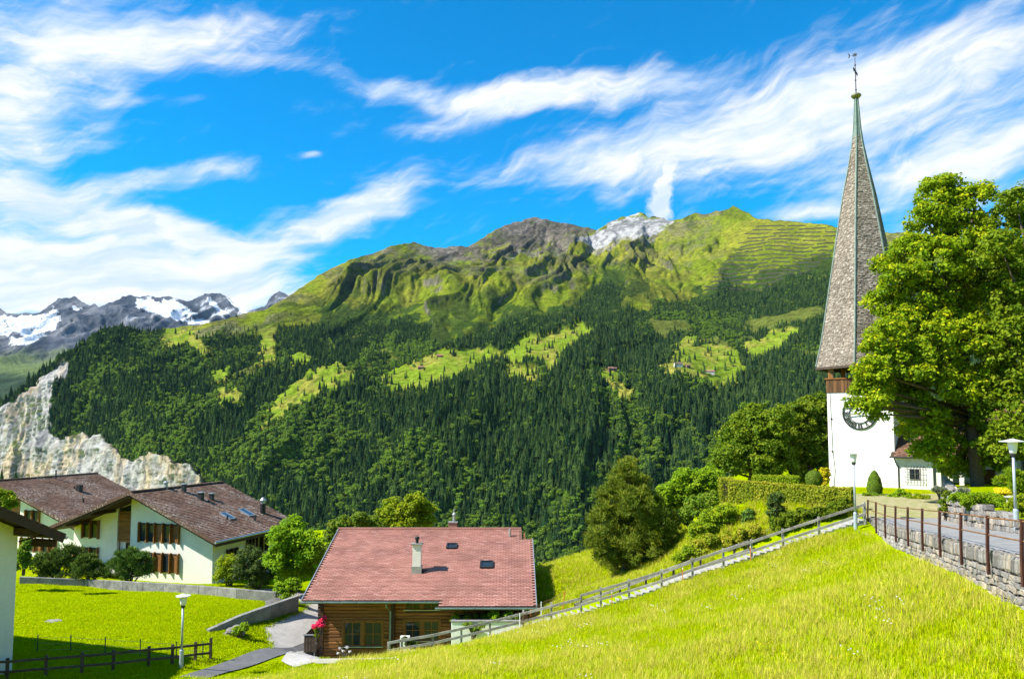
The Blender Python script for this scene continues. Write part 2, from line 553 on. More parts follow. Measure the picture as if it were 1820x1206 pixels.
MEADOWS = [
    [(672, 680), (690, 652), (725, 642), (775, 633), (830, 620), (885, 622), (905, 638), (872, 652), (830, 656), (795, 670), (735, 680)],
    [(885, 630), (925, 608), (965, 598), (1040, 582), (1066, 592), (1015, 612), (990, 640), (972, 662), (945, 642), (905, 642)],
    [(878, 668), (900, 655), (940, 664), (960, 690), (925, 680)],
    [(482, 700), (515, 678), (545, 662), (600, 640), (625, 650), (612, 668), (575, 682), (525, 704), (480, 742), (462, 748)],
    [(280, 588), (325, 574), (352, 574), (345, 590), (372, 612), (356, 620), (330, 600), (300, 600)],
    [(448, 560), (474, 580), (484, 626), (462, 632), (452, 604)],
    [(505, 628), (545, 622), (556, 632), (512, 634)],
    [(1175, 652), (1195, 632), (1235, 618), (1282, 610), (1310, 614), (1318, 662), (1288, 676), (1255, 670), (1220, 657), (1190, 660)],
    [(1328, 610), (1358, 590), (1408, 580), (1394, 602), (1348, 617)],
    [(1032, 660), (1060, 653), (1102, 655), (1108, 672), (1060, 672)],
    [(1192, 602), (1246, 596), (1242, 608), (1206, 614)],
    [(362, 654), (412, 644), (402, 664), (368, 664)],
    [(380, 690), (425, 680), (432, 690), (388, 704)],
    [(585, 600), (600, 596), (602, 606), (588, 608)],
    [(1085, 676), (1130, 682), (1122, 694), (1090, 690)],
]
ROCKY = [([(575, 490), (660, 452), (735, 434), (800, 440), (795, 472), (740, 505), (690, 515), (640, 495), (600, 505)], .6),
         ([(800, 440), (860, 420), (905, 390), (955, 380), (1010, 396), (1062, 410), (1030, 442), (980, 458), (930, 446), (880, 458), (840, 475)], 1.0),
         ([(690, 505), (780, 492), (850, 472), (900, 482), (1000, 465), (1045, 482), (1015, 522), (960, 534), (900, 530), (850, 515), (780, 505)], .7),
         ([(1190, 392), (1260, 385), (1300, 395), (1285, 440), (1220, 475), (1160, 475), (1090, 478), (1130, 440)], .45)]
SHRUB = [[(770, 560), (860, 545), (960, 560), (1010, 550), (990, 580), (900, 598), (800, 625), (770, 640), (740, 575)],
         [(560, 535), (640, 545), (760, 550), (740, 575), (560, 566)], [(1015, 480), (1100, 470), (1160, 500), (1120, 545), (1060, 520)],
         [(1300, 430), (1345, 440), (1330, 500), (1275, 520)], [(1180, 540), (1260, 500), (1330, 505), (1380, 480), (1490, 440), (1500, 500), (1300, 530)]]

NC, NR, NB = 1000, 430, 14


def build_mountain():
    pxs = np.linspace(-330, 2150, NC)
    t = np.linspace(0, 1, NR)
    sky = np.interp(pxs, SKY[:, 0], SKY[:, 1])
    jag = (fbm(pxs / 22.0, pxs * 0 + 3.3, 5, 0.6, 5) - 0.5) * 9.0 * sstep(470, 700, pxs) + (fbm(pxs / 9.0, pxs * 0 + 1.3, 3, 0.6, 9) - 0.5) * 3
    sky = sky + jag
    PX = np.repeat(pxs[None], NR, 0)
    PYg = 1120 + (sky[None] - 1120) * t[:, None]
    Y = depth_fn(PX, PYg)
    rx, rz = ray_np(PX, PYg)
    X = rx * Y; Z = rz * Y
    # masks
    wj = (fbm(PX / 30.0, PYg / 18.0, 4, 0.55, 40) - 0.5)
    wk = (fbm(PX / 30.0, PYg / 18.0, 4, 0.55, 60) - 0.5)
    mx = PX + wj * 54; my = PYg + wk * 25
    tl = np.interp(mx, TREELINE[:, 0], TREELINE[:, 1])
    alp = sstep(-8, 10, tl - my)
    cliff = in_poly(PX + wj * 26, PYg + wk * 26, CLIFF).astype(float)
    lime = in_poly(PX + wj * 22, PYg + wk * 14, LIME).astype(float)
    mead = np.zeros_like(PX)
    for p in MEADOWS:
        mead = np.maximum(mead, (in_poly(mx, my, p) | in_poly(mx, my - 7, p) | in_poly(mx, my - 13, p)).astype(float))
    dsky = PYg - sky[None]
    edge = 0.12 + 0.88 * sstep(0, 60, dsky)
    # relief: ribs and gullies running down the fall line
    warp = (fbm(X / 420.0, Z / 420.0, 4, 0.5, 3) - 0.5) * 420
    gx = X - 0.55 * Z + warp * 0.7
    fs = fbm((gx + 0.5 * warp) / 46.0, Z / 230.0, 5, 0.6, 501)
    fs2 = fbm(gx / 120.0, Z / 420.0, 4, 0.55, 521)
    r1 = ridged(gx / 460.0, Z / 1100.0 + 4, 2, 0.4, 21)
    r2 = ridged((gx + warp) / 150.0, Z / 420.0, 5, 0.58, 33)
    r3 = fbm(X / 60.0, Z / 45.0, 5, 0.6, 77) - 0.5
    # horizontal strata steps high up
    strata = np.abs(((Z + 26 * r3 + 0.12 * X) / 85.0) % 1.0 - 0.5) * 2
    r4 = ridged((gx + 0.6 * warp) / 52.0, Z / 130.0 + X / 400.0, 4, 0.6, 57)
    up_a = sstep(0.0, 90, tl - PYg)
    dA = (270 * (r1 - 0.45) + 84 * (r2 - 0.4) + 14 * r3 + 8 * strata + 20 * (r4 - 0.4) + 105 * (fs - 0.5) + 105 * (fs2 - 0.5)) * edge * (0.35 + 0.65 * up_a)
    dF = (85 * (r1 - 0.45) + 60 * (r2 - 0.4) + 8 * r3)
    fl = ridged(X / 85.0 + Y / 200.0 + Z / 600.0, Z / 420.0, 5, 0.55, 91)
    blk = ridged(X / 130.0, Z / 110.0, 5, 0.6, 95)
    dC = 40 * (fl - 0.45) + 26 * (blk - 0.45) + 7 * r3 + 13 * (ridged(X / 24.0 + Z / 300.0, Z / 95.0, 3, 0.6, 193) - .4)
    bar = sstep(1275, 1330, PX) * sstep(1560, 1500, PX) * sstep(515, 480, PYg)
    dA = dA * (1 - .88 * bar)
    d = dA * alp + dF * (1 - alp) * (1 - cliff) * (1 - 0.6 * mead)
    bank = sstep(1010, 940, PYg)
    d = d * bank
    X1 = X.copy()
    Y1 = Y - 0.72 * d - dC * cliff
    Z1 = Z + 0.55 * d
    # avalanche terraces on the eastern shoulder are separate barriers
    P = np.stack([X1, Y1, Z1], 2)
    # back side
    back = [P[-1] + np.array([0, k * k * 14.0 + 40 * k, -k * 26.0 - k * k * 4]) for k in range(1, NB)]
    Pall = np.concatenate([P, np.array(back)], 0)
    R = NR + NB - 1
    idx = np.arange(R * NC).reshape(R, NC)
    F = np.stack([idx[:-1, :-1], idx[:-1, 1:], idx[1:, 1:], idx[1:, :-1]], -1).reshape(-1, 4)
    # slope
    du = np.gradient(P, axis=1); dv = np.gradient(P, axis=0)
    N = np.cross(du, dv); N /= np.linalg.norm(N, axis=2, keepdims=True) + 1e-9
    N *= np.sign(N[..., 2:3] + 1e-9)
    nz = N[..., 2]
    # colours
    def C(*c): return np.array(c)[None, None]
    n1 = fbm(X / 90.0, Z / 60.0, 5, 0.6, 101); n2 = fbm(X / 300.0, Z / 200.0, 4, 0.55, 131); n3 = fbm(X / 25.0, Z / 18.0, 4, 0.6, 151)
    def mixc(a, b, f): return a * (1 - f[..., None]) + b * f[..., None]
    grass = mixc(C(0.150, 0.196, 0.012) + 0 * P, C(0.275, 0.27, 0.028), sstep(0.36, 0.66, 0.6 * n1 + 0.4 * n2))
    shr = np.zeros_like(PX)
    for p in SHRUB:
        shr = np.maximum(shr, in_poly(mx, my, p).astype(float))
    shrubm = sstep(0.46, 0.56, 0.55 * n1 + 0.45 * n3 + 0.13 * shr - 0.05 * up_a)
    grass = mixc(grass, C(0.030, 0.062, 0.012), shrubm * (0.45 + 0.5 * shr) * (1 - 0.35 * up_a))
    rockc = mixc(C(0.115, 0.098, 0.080) + 0 * P, C(0.23, 0.20, 0.165), sstep(0.35, 0.65, n3))
    rm = sstep(0.41, 0.24, nz + 0.30 * (n1 - 0.5) + 0.22 * (n3 - 0.5)) * .9
    peak = np.exp(-((PX - 955) / 110.0) ** 2) * sstep(80, 15, PYg - 384)
    peak2 = np.exp(-((PX - 790) / 60.0) ** 2) * sstep(75, 10, PYg - 432)
    rm = np.clip(rm + sstep(0.25, 0.8, peak + 0.8 * peak2 + 0.7 * (n1 - 0.5)), 0, 1)
    rm = rm * (1 - .7 * bar)
    topm = sstep(46, 6, dsky) * (1 - bar) * sstep(0.48, 0.62, n1) * 0.45
    rm = np.maximum(rm, topm)
    alpc = mixc(grass, rockc, rm)
    # scree fans and stream beds
    strk = sstep(0.62, 0.75, ridged((gx + warp) / 150.0, Z / 520.0, 1, 0.6, 33) * -1 + 1) * sstep(0.5, 0.62, n2)
    for p in SCREE:
        alpc = mixc(alpc, C(0.30, 0.27, 0.23), in_poly(mx, my, p).astype(float) * 0.7)
    st = ridged((gx + warp) / 62.0, Z / 330.0, 4, 0.6, 303)
    rz = np.zeros_like(PX)
    for p, w in ROCKY:
        rz = np.maximum(rz, w * in_poly(PX + wj * 60, PYg + wk * 34, p))
    rk = rz * sstep(0.30, 0.62, 0.55 * st + 0.45 * n3)
    drk = mixc(C(0.050, 0.046, 0.038) + 0 * P, C(0.15, 0.125, 0.098), sstep(0.35, 0.68, n3))
    alpc = mixc(alpc, drk, rk)
    dm = sstep(0.47, 0.58, 0.55 * fs + 0.25 * n1 + 0.2 * fs2) * (1 - .55 * bar) * (1 - .75 * lime)
    alpc = mixc(alpc, mixc(C(0.032, 0.046, 0.012) + 0 * P, C(0.085, 0.078, 0.055), rz * .8), dm * .5)
    # darker green low in the gullies
    gul = sstep(0.30, 0.16, r2) * sstep(0.40, 0.55, n2) * (1 - bar)
    alpc = mixc(alpc, C(0.034, 0.062, 0.012), gul * .75)
    limec = mixc(C(0.40, 0.39, 0.375) + 0 * P, C(0.17, 0.17, 0.165), sstep(0.36, 0.62, 0.5 * n3 + 0.5 * st))
    limec = mixc(limec, C(0.16, 0.19, 0.04), sstep(0.60, 0.68, n1) * sstep(30, 4, dsky))
    alpc = mixc(alpc, limec, lime)
    meadc = mixc(C(0.185, 0.265, 0.018) + 0 * P, C(0.29, 0.28, 0.045), sstep(0.42, 0.62, 0.5 * n1 + 0.5 * n3))
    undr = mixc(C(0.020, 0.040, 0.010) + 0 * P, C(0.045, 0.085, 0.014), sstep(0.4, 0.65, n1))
    cl = mixc(C(0.44, 0.42, 0.39) + 0 * P, C(0.52, 0.41, 0.28), sstep(0.46, 0.62, .5 * n2 + .5 * fbm(X / 55.0, Z / 330.0, 4, .6, 175) + 0.2 * (n3 - 0.5)))
    cl = mixc(cl, C(0.15, 0.15, 0.155), sstep(0.50, 0.66, fbm(X / 22.0, Z / 190.0, 5, 0.65, 171)) * 0.8)
    cl = mixc(cl, C(0.07, 0.11, 0.02), sstep(0.42, 0.6, nz) * sstep(0.5, 0.58, n1) * 0.9)
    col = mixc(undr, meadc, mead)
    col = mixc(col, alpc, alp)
    col = mixc(col, cl, cliff)
    gap = sstep(0.655, 0.70, fbm(X / 130.0 + 9, Z / 80.0, 4, 0.55, 211)) * (1 - alp) * (1 - cliff) * sstep(690, 640, PYg)
    col = mixc(col, C(0.15, 0.17, 0.03), gap * 0.7 * (1 - mead))
    colA = np.concatenate([col, np.repeat(col[-1:], NB - 1, 0)], 0)

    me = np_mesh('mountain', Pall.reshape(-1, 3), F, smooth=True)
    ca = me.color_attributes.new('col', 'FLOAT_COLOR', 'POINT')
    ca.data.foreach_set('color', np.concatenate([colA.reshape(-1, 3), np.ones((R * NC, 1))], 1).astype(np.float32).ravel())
    m = bpy.data.materials.new('mountain_ground'); m.use_nodes = True
    T = NT(m.node_tree); out = T.new('ShaderNodeOutputMaterial'); b = T.new('ShaderNodeBsdfPrincipled')
    a = T.new('ShaderNodeAttribute', attribute_name='col')
    tc = T.new('ShaderNodeTexCoord')
    nz_ = T.noise(tc.outputs['Object'], 0.05, 6.0, 0.7)
    c = T.mix(0.85, a.outputs['Color'], T.mix(T.smooth(nz_, 0.3, 0.7), (0.45, 0.45, 0.45), (1.35, 1.35, 1.35)), 'MULTIPLY')
    T.put(b, 'Base Color', c); b.inputs['Roughness'].default_value = 0.95; b.inputs['Specular IOR Level'].default_value = 0.0
    bp = T.new('ShaderNodeBump', {'Height': T.noise(tc.outputs['Object'], 0.05, 8.0, 0.75)})
    bp.inputs['Strength'].default_value = 0.9; bp.inputs['Distance'].default_value = 14.0
    T.put(b, 'Normal', bp); T.l.new(b.outputs[0], out.inputs[0])
    o = mesh_obj('mountain', me, m)
    tag(o, 'green mountainside with forest, meadows and rocky summits across the valley', kind='structure')
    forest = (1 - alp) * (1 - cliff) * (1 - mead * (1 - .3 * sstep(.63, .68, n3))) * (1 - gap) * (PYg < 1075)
    # trees also straggle up into the shrub land in places
    forest = np.maximum(forest, 0.02 * (alp > 0.5) * (tl - PYg < 45) * (tl - PYg > 0) * (n1 > 0.52))
    G = dict(P=P, px=pxs, sky=sky, PX=PX, PY=PYg, forest=forest, n1=n1, n2=n2, nz=nz, cliff=cliff)
    return G


G = build_mountain()


def surf(px, py):
    """point on the mountain for an image pixel (bilinear in the built grid)"""
    u = np.interp(px, G['px'], np.arange(NC))
    s = np.interp(px, G['px'], G['sky'])
    v = (1120 - py) / (1120 - s) * (NR - 1)
    i = int(min(max(v, 0), NR - 2)); j = int(min(max(u, 0), NC - 2)); fv = v - i; fu = u - j
    P = G['P']
    return Vector((P[i, j] * (1 - fu) + P[i, j + 1] * fu) * (1 - fv) + (P[i + 1, j] * (1 - fu) + P[i + 1, j + 1] * fu) * fv)


# ------------------------------------------------------------------ far snowy range
def build_snow_range():
    S = np.array([(-400, 560), (-60, 530), (-15, 540), (0, 546), (12, 556), (70, 556), (88, 543), (105, 531), (118, 532), (131, 526), (148, 535), (160, 541), (168, 538), (176, 546), (200, 537), (215, 530), (230, 521), (245, 524),
                  (262, 520), (285, 527), (305, 528), (330, 536), (350, 527), (366, 521), (390, 517), (404, 526), (418, 540), (436, 552), (452, 547), (470, 541), (478, 531), (497, 518), (508, 524), (530, 540), (600, 560)], float)
    nc, nr = 420, 170
    pxs = np.linspace(-330, 640, nc)
    sky = np.interp(pxs, S[:, 0], S[:, 1]) + (fbm(pxs / 12.0, pxs * 0, 4, 0.6, 7) - 0.5) * 7
    t = np.linspace(0, 1, nr)
    PX = np.repeat(pxs[None], nr, 0); PYg = 800 + (sky[None] - 800) * t[:, None]
    Y = np.interp(PYg, [500, 520, 560, 600, 640, 660, 700, 800], [9300, 9100, 8400, 7700, 6900, 6000, 5200, 4600])
    rx, rz = ray_np(PX, PYg); X = rx * Y; Z = rz * Y
    w = (fbm(X / 900, Z / 900, 3, 0.5, 3) - 0.5) * 500
    r1 = ridged((X + 0.5 * Z + w) / 900.0, Z / 1600.0, 5, 0.55, 12); r2 = ridged((X - 0.4 * Z + w) / 300.0, Z / 420.0, 5, 0.6, 14)
    d = (330 * (r1 - 0.45) + 180 * (r2 - 0.4)) * (0.4 + 0.6 * sstep(0, 30, PYg - sky[None]))
    low = sstep(640, 670, PYg)
    d = d * (1 - 0.6 * low)
    P = np.stack([X, Y - 0.8 * d, Z + 0.45 * d], 2)
    back = [P[-1] + np.array([0, 220.0 * k, -90.0 * k]) for k in range(1, 6)]
    Pall = np.concatenate([P, np.array(back)], 0); R = nr + 5
    idx = np.arange(R * nc).reshape(R, nc)
    F = np.stack([idx[:-1, :-1], idx[:-1, 1:], idx[1:, 1:], idx[1:, :-1]], -1).reshape(-1, 4)
    du = np.gradient(P, axis=1); dv = np.gradient(P, axis=0); N = np.cross(du, dv)
    N /= np.linalg.norm(N, axis=2, keepdims=True); N *= np.sign(N[..., 2:3]); nz = N[..., 2]
    def C(*c): return np.array(c)[None, None]
    def mixc(a, b, f): return a * (1 - f[..., None]) + b * f[..., None]
    n1 = fbm(X / 200, Z / 140, 5, 0.6, 5); n2 = fbm(X / 700, Z / 400, 4, 0.5, 25)
    wj = (fbm(PX / 16, PYg / 10, 4, 0.6, 44) - 0.5)
    mx = PX + wj * 34; my = PYg + wj * 16
    rock = mixc(C(0.060, 0.070, 0.088) + 0 * P, C(0.145, 0.150, 0.165), sstep(0.4, 0.65, n1))  # blue of the distant haze put into the rock colour
    SNOW = [[(-330, 552), (12, 560), (70, 559), (112, 562), (104, 580), (84, 598), (50, 600), (20, 592), (0, 596), (-330, 610)], [(20, 606), (55, 600), (92, 602), (60, 618), (22, 616)],
            [(232, 526), (258, 522), (300, 545), (340, 560), (372, 572), (350, 574), (300, 566), (262, 548), (236, 542)], [(285, 528), (320, 540), (378, 570), (340, 562), (296, 546)],
            [(366, 524), (392, 545), (412, 558), (390, 552), (368, 536)], [(390, 517), (410, 532), (440, 556), (424, 548)], [(132, 545), (146, 548), (140, 556)], [(86, 552), (100, 546), (104, 556), (90, 560)]]
    sn = np.zeros_like(PX)
    for p in SNOW:
        sn = np.maximum(sn, in_poly(mx, my, p).astype(float))
    sn = sn * sstep(0.40, 0.52, nz + 0.45 * (n1 - 0.45))
    speck = .6 * sstep(0.60, 0.66, n1) * sstep(0.62, 0.75, nz) * sstep(585, 555, PYg) * (PX > 225)
    sn = np.maximum(sn, speck)
    scree = sstep(0.5, 0.62, n2) * sstep(560, 600, PYg) * 0.7
    col = mixc(rock, C(0.27, 0.265, 0.26), scree)
    green = sstep(618, 650, PYg + 40 * (n1 - 0.5))
    col = mixc(col, mixc(C(0.12, 0.16, 0.04) + 0 * P, C(0.03, 0.055, 0.018), sstep(655, 672, PYg + 30 * (n1 - 0.5))), green)
    col = mixc(col, C(0.72, 0.75, 0.79), sn)
    colA = np.concatenate([col, np.repeat(col[-1:], 5, 0)], 0)
    me = np_mesh('snowy_mountain_range', Pall.reshape(-1, 3), F, smooth=False)
    ca = me.color_attributes.new('col', 'FLOAT_COLOR', 'POINT')
    ca.data.foreach_set('color', np.concatenate([colA.reshape(-1, 3), np.ones((R * nc, 1))], 1).astype(np.float32).ravel())
    m = bpy.data.materials.new('snow_and_rock'); m.use_nodes = True
    T = NT(m.node_tree); out = T.new('ShaderNodeOutputMaterial'); b = T.new('ShaderNodeBsdfPrincipled')
    a = T.new('ShaderNodeAttribute', attribute_name='col'); tc = T.new('ShaderNodeTexCoord')
    nn = T.noise(tc.outputs['Object'], 0.012, 7.0, 0.7)
    T.put(b, 'Base Color', T.mix(0.6, a.outputs['Color'], T.mix(T.smooth(nn, 0.3, 0.7), (0.5, 0.5, 0.5), (1.2, 1.2, 1.2)), 'MULTIPLY'))
    b.inputs['Roughness'].default_value = 0.9; b.inputs['Specular IOR Level'].default_value = 0.1
    bp = T.new('ShaderNodeBump', {'Height': nn}); bp.inputs['Strength'].default_value = 0.8; bp.inputs['Distance'].default_value = 40.0
    T.put(b, 'Normal', bp); T.l.new(b.outputs[0], out.inputs[0])
    o = mesh_obj('snowy_mountain_range', me, m)
    tag(o, 'far blue-grey mountain range with glacier and snow patches', kind='structure')


build_snow_range()


# ------------------------------------------------------------------ scatter helper (for what nobody could count)
def scatter(name, pts, rot, scl, idx, sources, label, parent=None):
    me = bpy.data.meshes.new(name)
    me.vertices.add(len(pts)); me.vertices.foreach_set('co', np.ascontiguousarray(pts, np.float32).ravel())
    for nm, typ, dat in (('rot', 'FLOAT_VECTOR', rot), ('scl', 'FLOAT_VECTOR', scl)):
        a = me.attributes.new(nm, typ, 'POINT'); a.data.foreach_set('vector', np.ascontiguousarray(dat, np.float32).ravel())
    a = me.attributes.new('pick', 'INT', 'POINT'); a.data.foreach_set('value', np.ascontiguousarray(idx, np.int32))
    o = link(bpy.data.objects.new(name, me), parent)
    col = bpy.data.collections.new(name + '_kinds')
    for s in sources:
        col.objects.link(s)
    g = bpy.data.node_groups.new(name + '_scatter', 'GeometryNodeTree')
    g.interface.new_socket('Geometry', in_out='INPUT', socket_type='NodeSocketGeometry')
    g.interface.new_socket('Geometry', in_out='OUTPUT', socket_type='NodeSocketGeometry')
    n = g.nodes; l = g.links
    gi = n.new('NodeGroupInput'); go = n.new('NodeGroupOutput'); ip = n.new('GeometryNodeInstanceOnPoints')
    ci = n.new('GeometryNodeCollectionInfo'); ci.inputs['Collection'].default_value = col
    ci.inputs['Separate Children'].default_value = True; ci.inputs['Reset Children'].default_value = True
    def na(nm, t):
        x = n.new('GeometryNodeInputNamedAttribute'); x.data_type = t; x.inputs['Name'].default_value = nm
        return x.outputs['Attribute']
    l.new(gi.outputs[0], ip.inputs['Points']); l.new(ci.outputs[0], ip.inputs['Instance'])
    ip.inputs['Pick Instance'].default_value = True
    l.new(na('pick', 'INT'), ip.inputs['Instance Index'])
    e2r = n.new('FunctionNodeEulerToRotation'); l.new(na('rot', 'FLOAT_VECTOR'), e2r.inputs[0]); l.new(e2r.outputs[0], ip.inputs['Rotation'])
    l.new(na('scl', 'FLOAT_VECTOR'), ip.inputs['Scale'])
    l.new(ip.outputs[0], go.inputs[0])
    md = o.modifiers.new('scatter', 'NODES'); md.node_group = g
    return tag(o, label, kind='stuff')


def conifer_mesh(name, seed, layers=9, spread=0.17):
    """unit-height spruce: ragged drooping whorls round a thin stem"""
    r = random.Random(seed); v = []; f = []; mi = []
    n = 5
    for k, (z, rr) in enumerate(((0, 0.018), (1.0, 0.002))):
        for i in range(n):
            a = 2 * math.pi * i / n; v.append((rr * math.cos(a), rr * math.sin(a), z))
    for i in range(n):
        f.append((i, (i + 1) % n, n + (i + 1) % n, n + i)); mi.append(1)
    for L in range(layers):
        t = L / (layers - 1)
        zt = 0.16 + 0.84 * (L + 1.25) / (layers + 0.25); zb = 0.07 + 0.84 * L / layers
        R = spread * (1 - t) ** 0.85 + 0.018
        R *= r.uniform(0.82, 1.14)
        k = 9; b = len(v); off = r.uniform(0, 6.28)
        v.append((0, 0, min(zt, 1.0)))
        for i in range(2 * k):
            a = off + math.pi * i / k + r.uniform(-.1, .1)
            q = R * (r.uniform(0.85, 1.15) if i % 2 == 0 else r.uniform(0.45, 0.62))
            v.append((q * math.cos(a), q * math.sin(a), zb + (r.uniform(-0.03, 0.0) if i % 2 == 0 else r.uniform(0.015, 0.045))))
        for i in range(2 * k):
            f.append((b, b + 1 + i, b + 1 + (i + 1) % (2 * k))); mi.append(0)
    me = bpy.data.meshes.new(name); me.from_pydata(v, [], f); me.polygons.foreach_set('material_index', mi)
    return me


def broad_mesh(name, seed, nleaf=420):
    """unit-height broadleaf tree for the far slopes: leaf clumps round a short trunk"""
    rg = np.random.default_rng(seed)
    nl = 9
    lc = np.stack([rg.uniform(-.22, .22, nl), rg.uniform(-.22, .22, nl), rg.uniform(.38, .8, nl)], 1)
    lr = rg.uniform(.13, .22, nl)
    k = rg.integers(0, nl, nleaf)
    dirs = rg.normal(size=(nleaf, 3)); dirs[:, 2] = np.abs(dirs[:, 2]) * 0.9 - 0.25
    dirs /= np.linalg.norm(dirs, axis=1, keepdims=True)
    c = lc[k] + dirs * lr[k][:, None] * rg.uniform(.75, 1.05, nleaf)[:, None]
    nrm = dirs + rg.normal(size=(nleaf, 3)) * 0.45; nrm /= np.linalg.norm(nrm, axis=1, keepdims=True)
    t = np.cross(nrm, rg.normal(size=(nleaf, 3))); t /= np.linalg.norm(t, axis=1, keepdims=True); b = np.cross(nrm, t)
    s = rg.uniform(.035, .065, nleaf)[:, None]
    V = np.stack([c + t * s, c + b * s * .8, c - t * s, c - b * s * .8], 1).reshape(-1, 3)
    F = np.arange(nleaf * 4).reshape(-1, 4)
    me = np_mesh(name, V, F)
    a = me.attributes.new('tint', 'FLOAT', 'FACE'); a.data.foreach_set('value', rg.uniform(0, 1, nleaf).astype(np.float32))
    return me


def forest_mat(name, dark, light):
    m = bpy.data.materials.new(name); m.use_nodes = True
    T = NT(m.node_tree); out = T.new('ShaderNodeOutputMaterial'); b = T.new('ShaderNodeBsdfPrincipled')
    oi = T.new('ShaderNodeObjectInfo'); tc = T.new('ShaderNodeTexCoord')
    n = T.noise(tc.outputs['Object'], 9.0, 3.0, 0.6)
    f = T.math('MULTIPLY_ADD', T.math('SUBTRACT', n, 0.5), 0.9, oi.outputs['Random'])
    T.put(b, 'Base Color', T.mix(T.smooth(f, 0.0, 1.0), dark, light))
    b.inputs['Roughness'].default_value = 0.9; b.inputs['Specular IOR Level'].default_value = 0.02
    T.l.new(b.outputs[0], out.inputs[0])
    return m


M['spruce'] = forest_mat('spruce_needles', (0.012, 0.036, 0.014), (0.070, 0.112, 0.026))
M['bark'] = pm('bark', (0.10, 0.075, 0.055), 0.3, 8.0, 0.95, 0.6, 20.0)
M['far_leaf'] = leaf_mat('far_broadleaf', (0.045, 0.095, 0.010), (0.12, 0.195, 0.018), (0.19, 0.24, 0.02), 0.3)


def src(name, me, mats):
    for m in mats:
        me.materials.append(m)
    return bpy.data.objects.new(name, me)


CONIFERS = [conifer_mesh('spruce_kind', 3 + i, 9 + i % 3, (0.15, 0.18, 0.135, 0.165)[i]) for i in range(4)]


def build_forest():
    P = G['P']; a = P[:-1, :-1]; b = P[:-1, 1:]; c = P[1:, :-1]
    area = np.linalg.norm(np.cross(b - a, c - a), axis=2)
    fm = G['forest'][:-1, :-1]
    broad = sstep(0.52, 0.64, G['n1'][:-1, :-1] * 0.55 + G['n2'][:-1, :-1] * 0.45 + 0.08 * sstep(690, 860, G['PY'][:-1, :-1]))
    rg = np.random.default_rng(5)
    for nm, dens, k in (('conifer_forest', 1 / 55.0, 1 - 0.7 * broad), ('broadleaf_forest', 1 / 90.0, 0.05 + 0.7 * broad)):
        w = area * fm * k * dens
        nn = rg.poisson(w)
        ii, jj = np.nonzero(nn)
        rep = nn[ii, jj]
        ii = np.repeat(ii, rep); jj = np.repeat(jj, rep)
        fu = rg.random(len(ii))[:, None]; fv = rg.random(len(ii))[:, None]
        pts = P[ii, jj] * (1 - fu) * (1 - fv) + P[ii, jj + 1] * fu * (1 - fv) + P[ii + 1, jj] * (1 - fu) * fv + P[ii + 1, jj + 1] * fu * fv
        n = len(pts)
        rot = np.zeros((n, 3)); rot[:, 2] = rg.uniform(0, 6.28, n); rot[:, :2] = rg.normal(0, 0.03, (n, 2))
        up = sstep(690, 570, G['PY'][ii, jj])
        if k is not None and nm == 'conifer_forest':
            h = rg.gamma(9, 2.25, n) * (1 - 0.36 * up)
            scl = np.stack([h * rg.uniform(0.8, 1.35, n)] * 2 + [h], 1)
            srcs = [src('spruce_source', m.copy(), [M['spruce'], M['bark']]) for m in CONIFERS]
            pts[:, 2] -= 0.8
            o = scatter(nm, pts, rot, scl, rg.integers(0, 4, n), srcs, 'dark spruce forest covering the slopes across the valley')
        else:
            h = rg.uniform(9, 19, n) * (1 - 0.3 * up)
            scl = np.stack([h * rg.uniform(1.0, 1.3, n)] * 2 + [h], 1)
            pts[:, 2] -= h * 0.12
            srcs = [src('broadleaf_source', broad_mesh('broadleaf_kind', 50 + i), [M['far_leaf']]) for i in range(4)]
            o = scatter(nm, pts, rot, scl, rg.integers(0, 4, n), srcs, 'lighter green broadleaf trees mixed into the spruce forest')
        print(nm, n)


build_forest()

# ------------------------------------------------------------------ village shelf
CTRL = [(1537, 935, 46), (1456, 960, 46), (1336, 1000, 46.3), (1231, 1032, 46.5), (1118, 1070, 46.7), (1033, 1094, 47), (930, 1121, 47), (820, 1150, 46.5), (714, 1170, 46), (600, 1182, 46),
        (1595, 985, 36.5), (1648, 1008, 30.5), (1704, 1034, 26), (1757, 1067, 22.9), (1806, 1099, 20.2),
        (910, 1206, 30), (1300, 1206, 24), (1600, 1206, 19.5), (1820, 1206, 17), (600, 1206, 37), (1000, 1150, 37), (1300, 1100, 34), (1450, 1060, 32),
        (1515, 905, 50), (1290, 902, 54), (1250, 985, 50), (1400, 938, 49), (1180, 1000, 54), (1100, 1015, 58), (1000, 1003, 62), (955, 1033, 58), (1050, 1050, 50), (980, 1078, 52), (1190, 965, 64),
        (540, 1160, 50), (480, 1190, 46), (400, 1203, 43.5), (322, 1187, 44), (545, 1085, 60), (560, 1062, 66), (375, 1122, 52), (530, 1090, 58), (250, 1100, 54.5), (100, 1060, 62), (35, 1035, 67.5),
        (385, 1037, 70), (490, 1062, 62.5), (200, 1045, 68), (30, 1195, 43), (150, 1200, 42.5)]
CW = [at(*c) for c in CTRL]
CW = [(v.x, v.y, v.z) for v in CW]
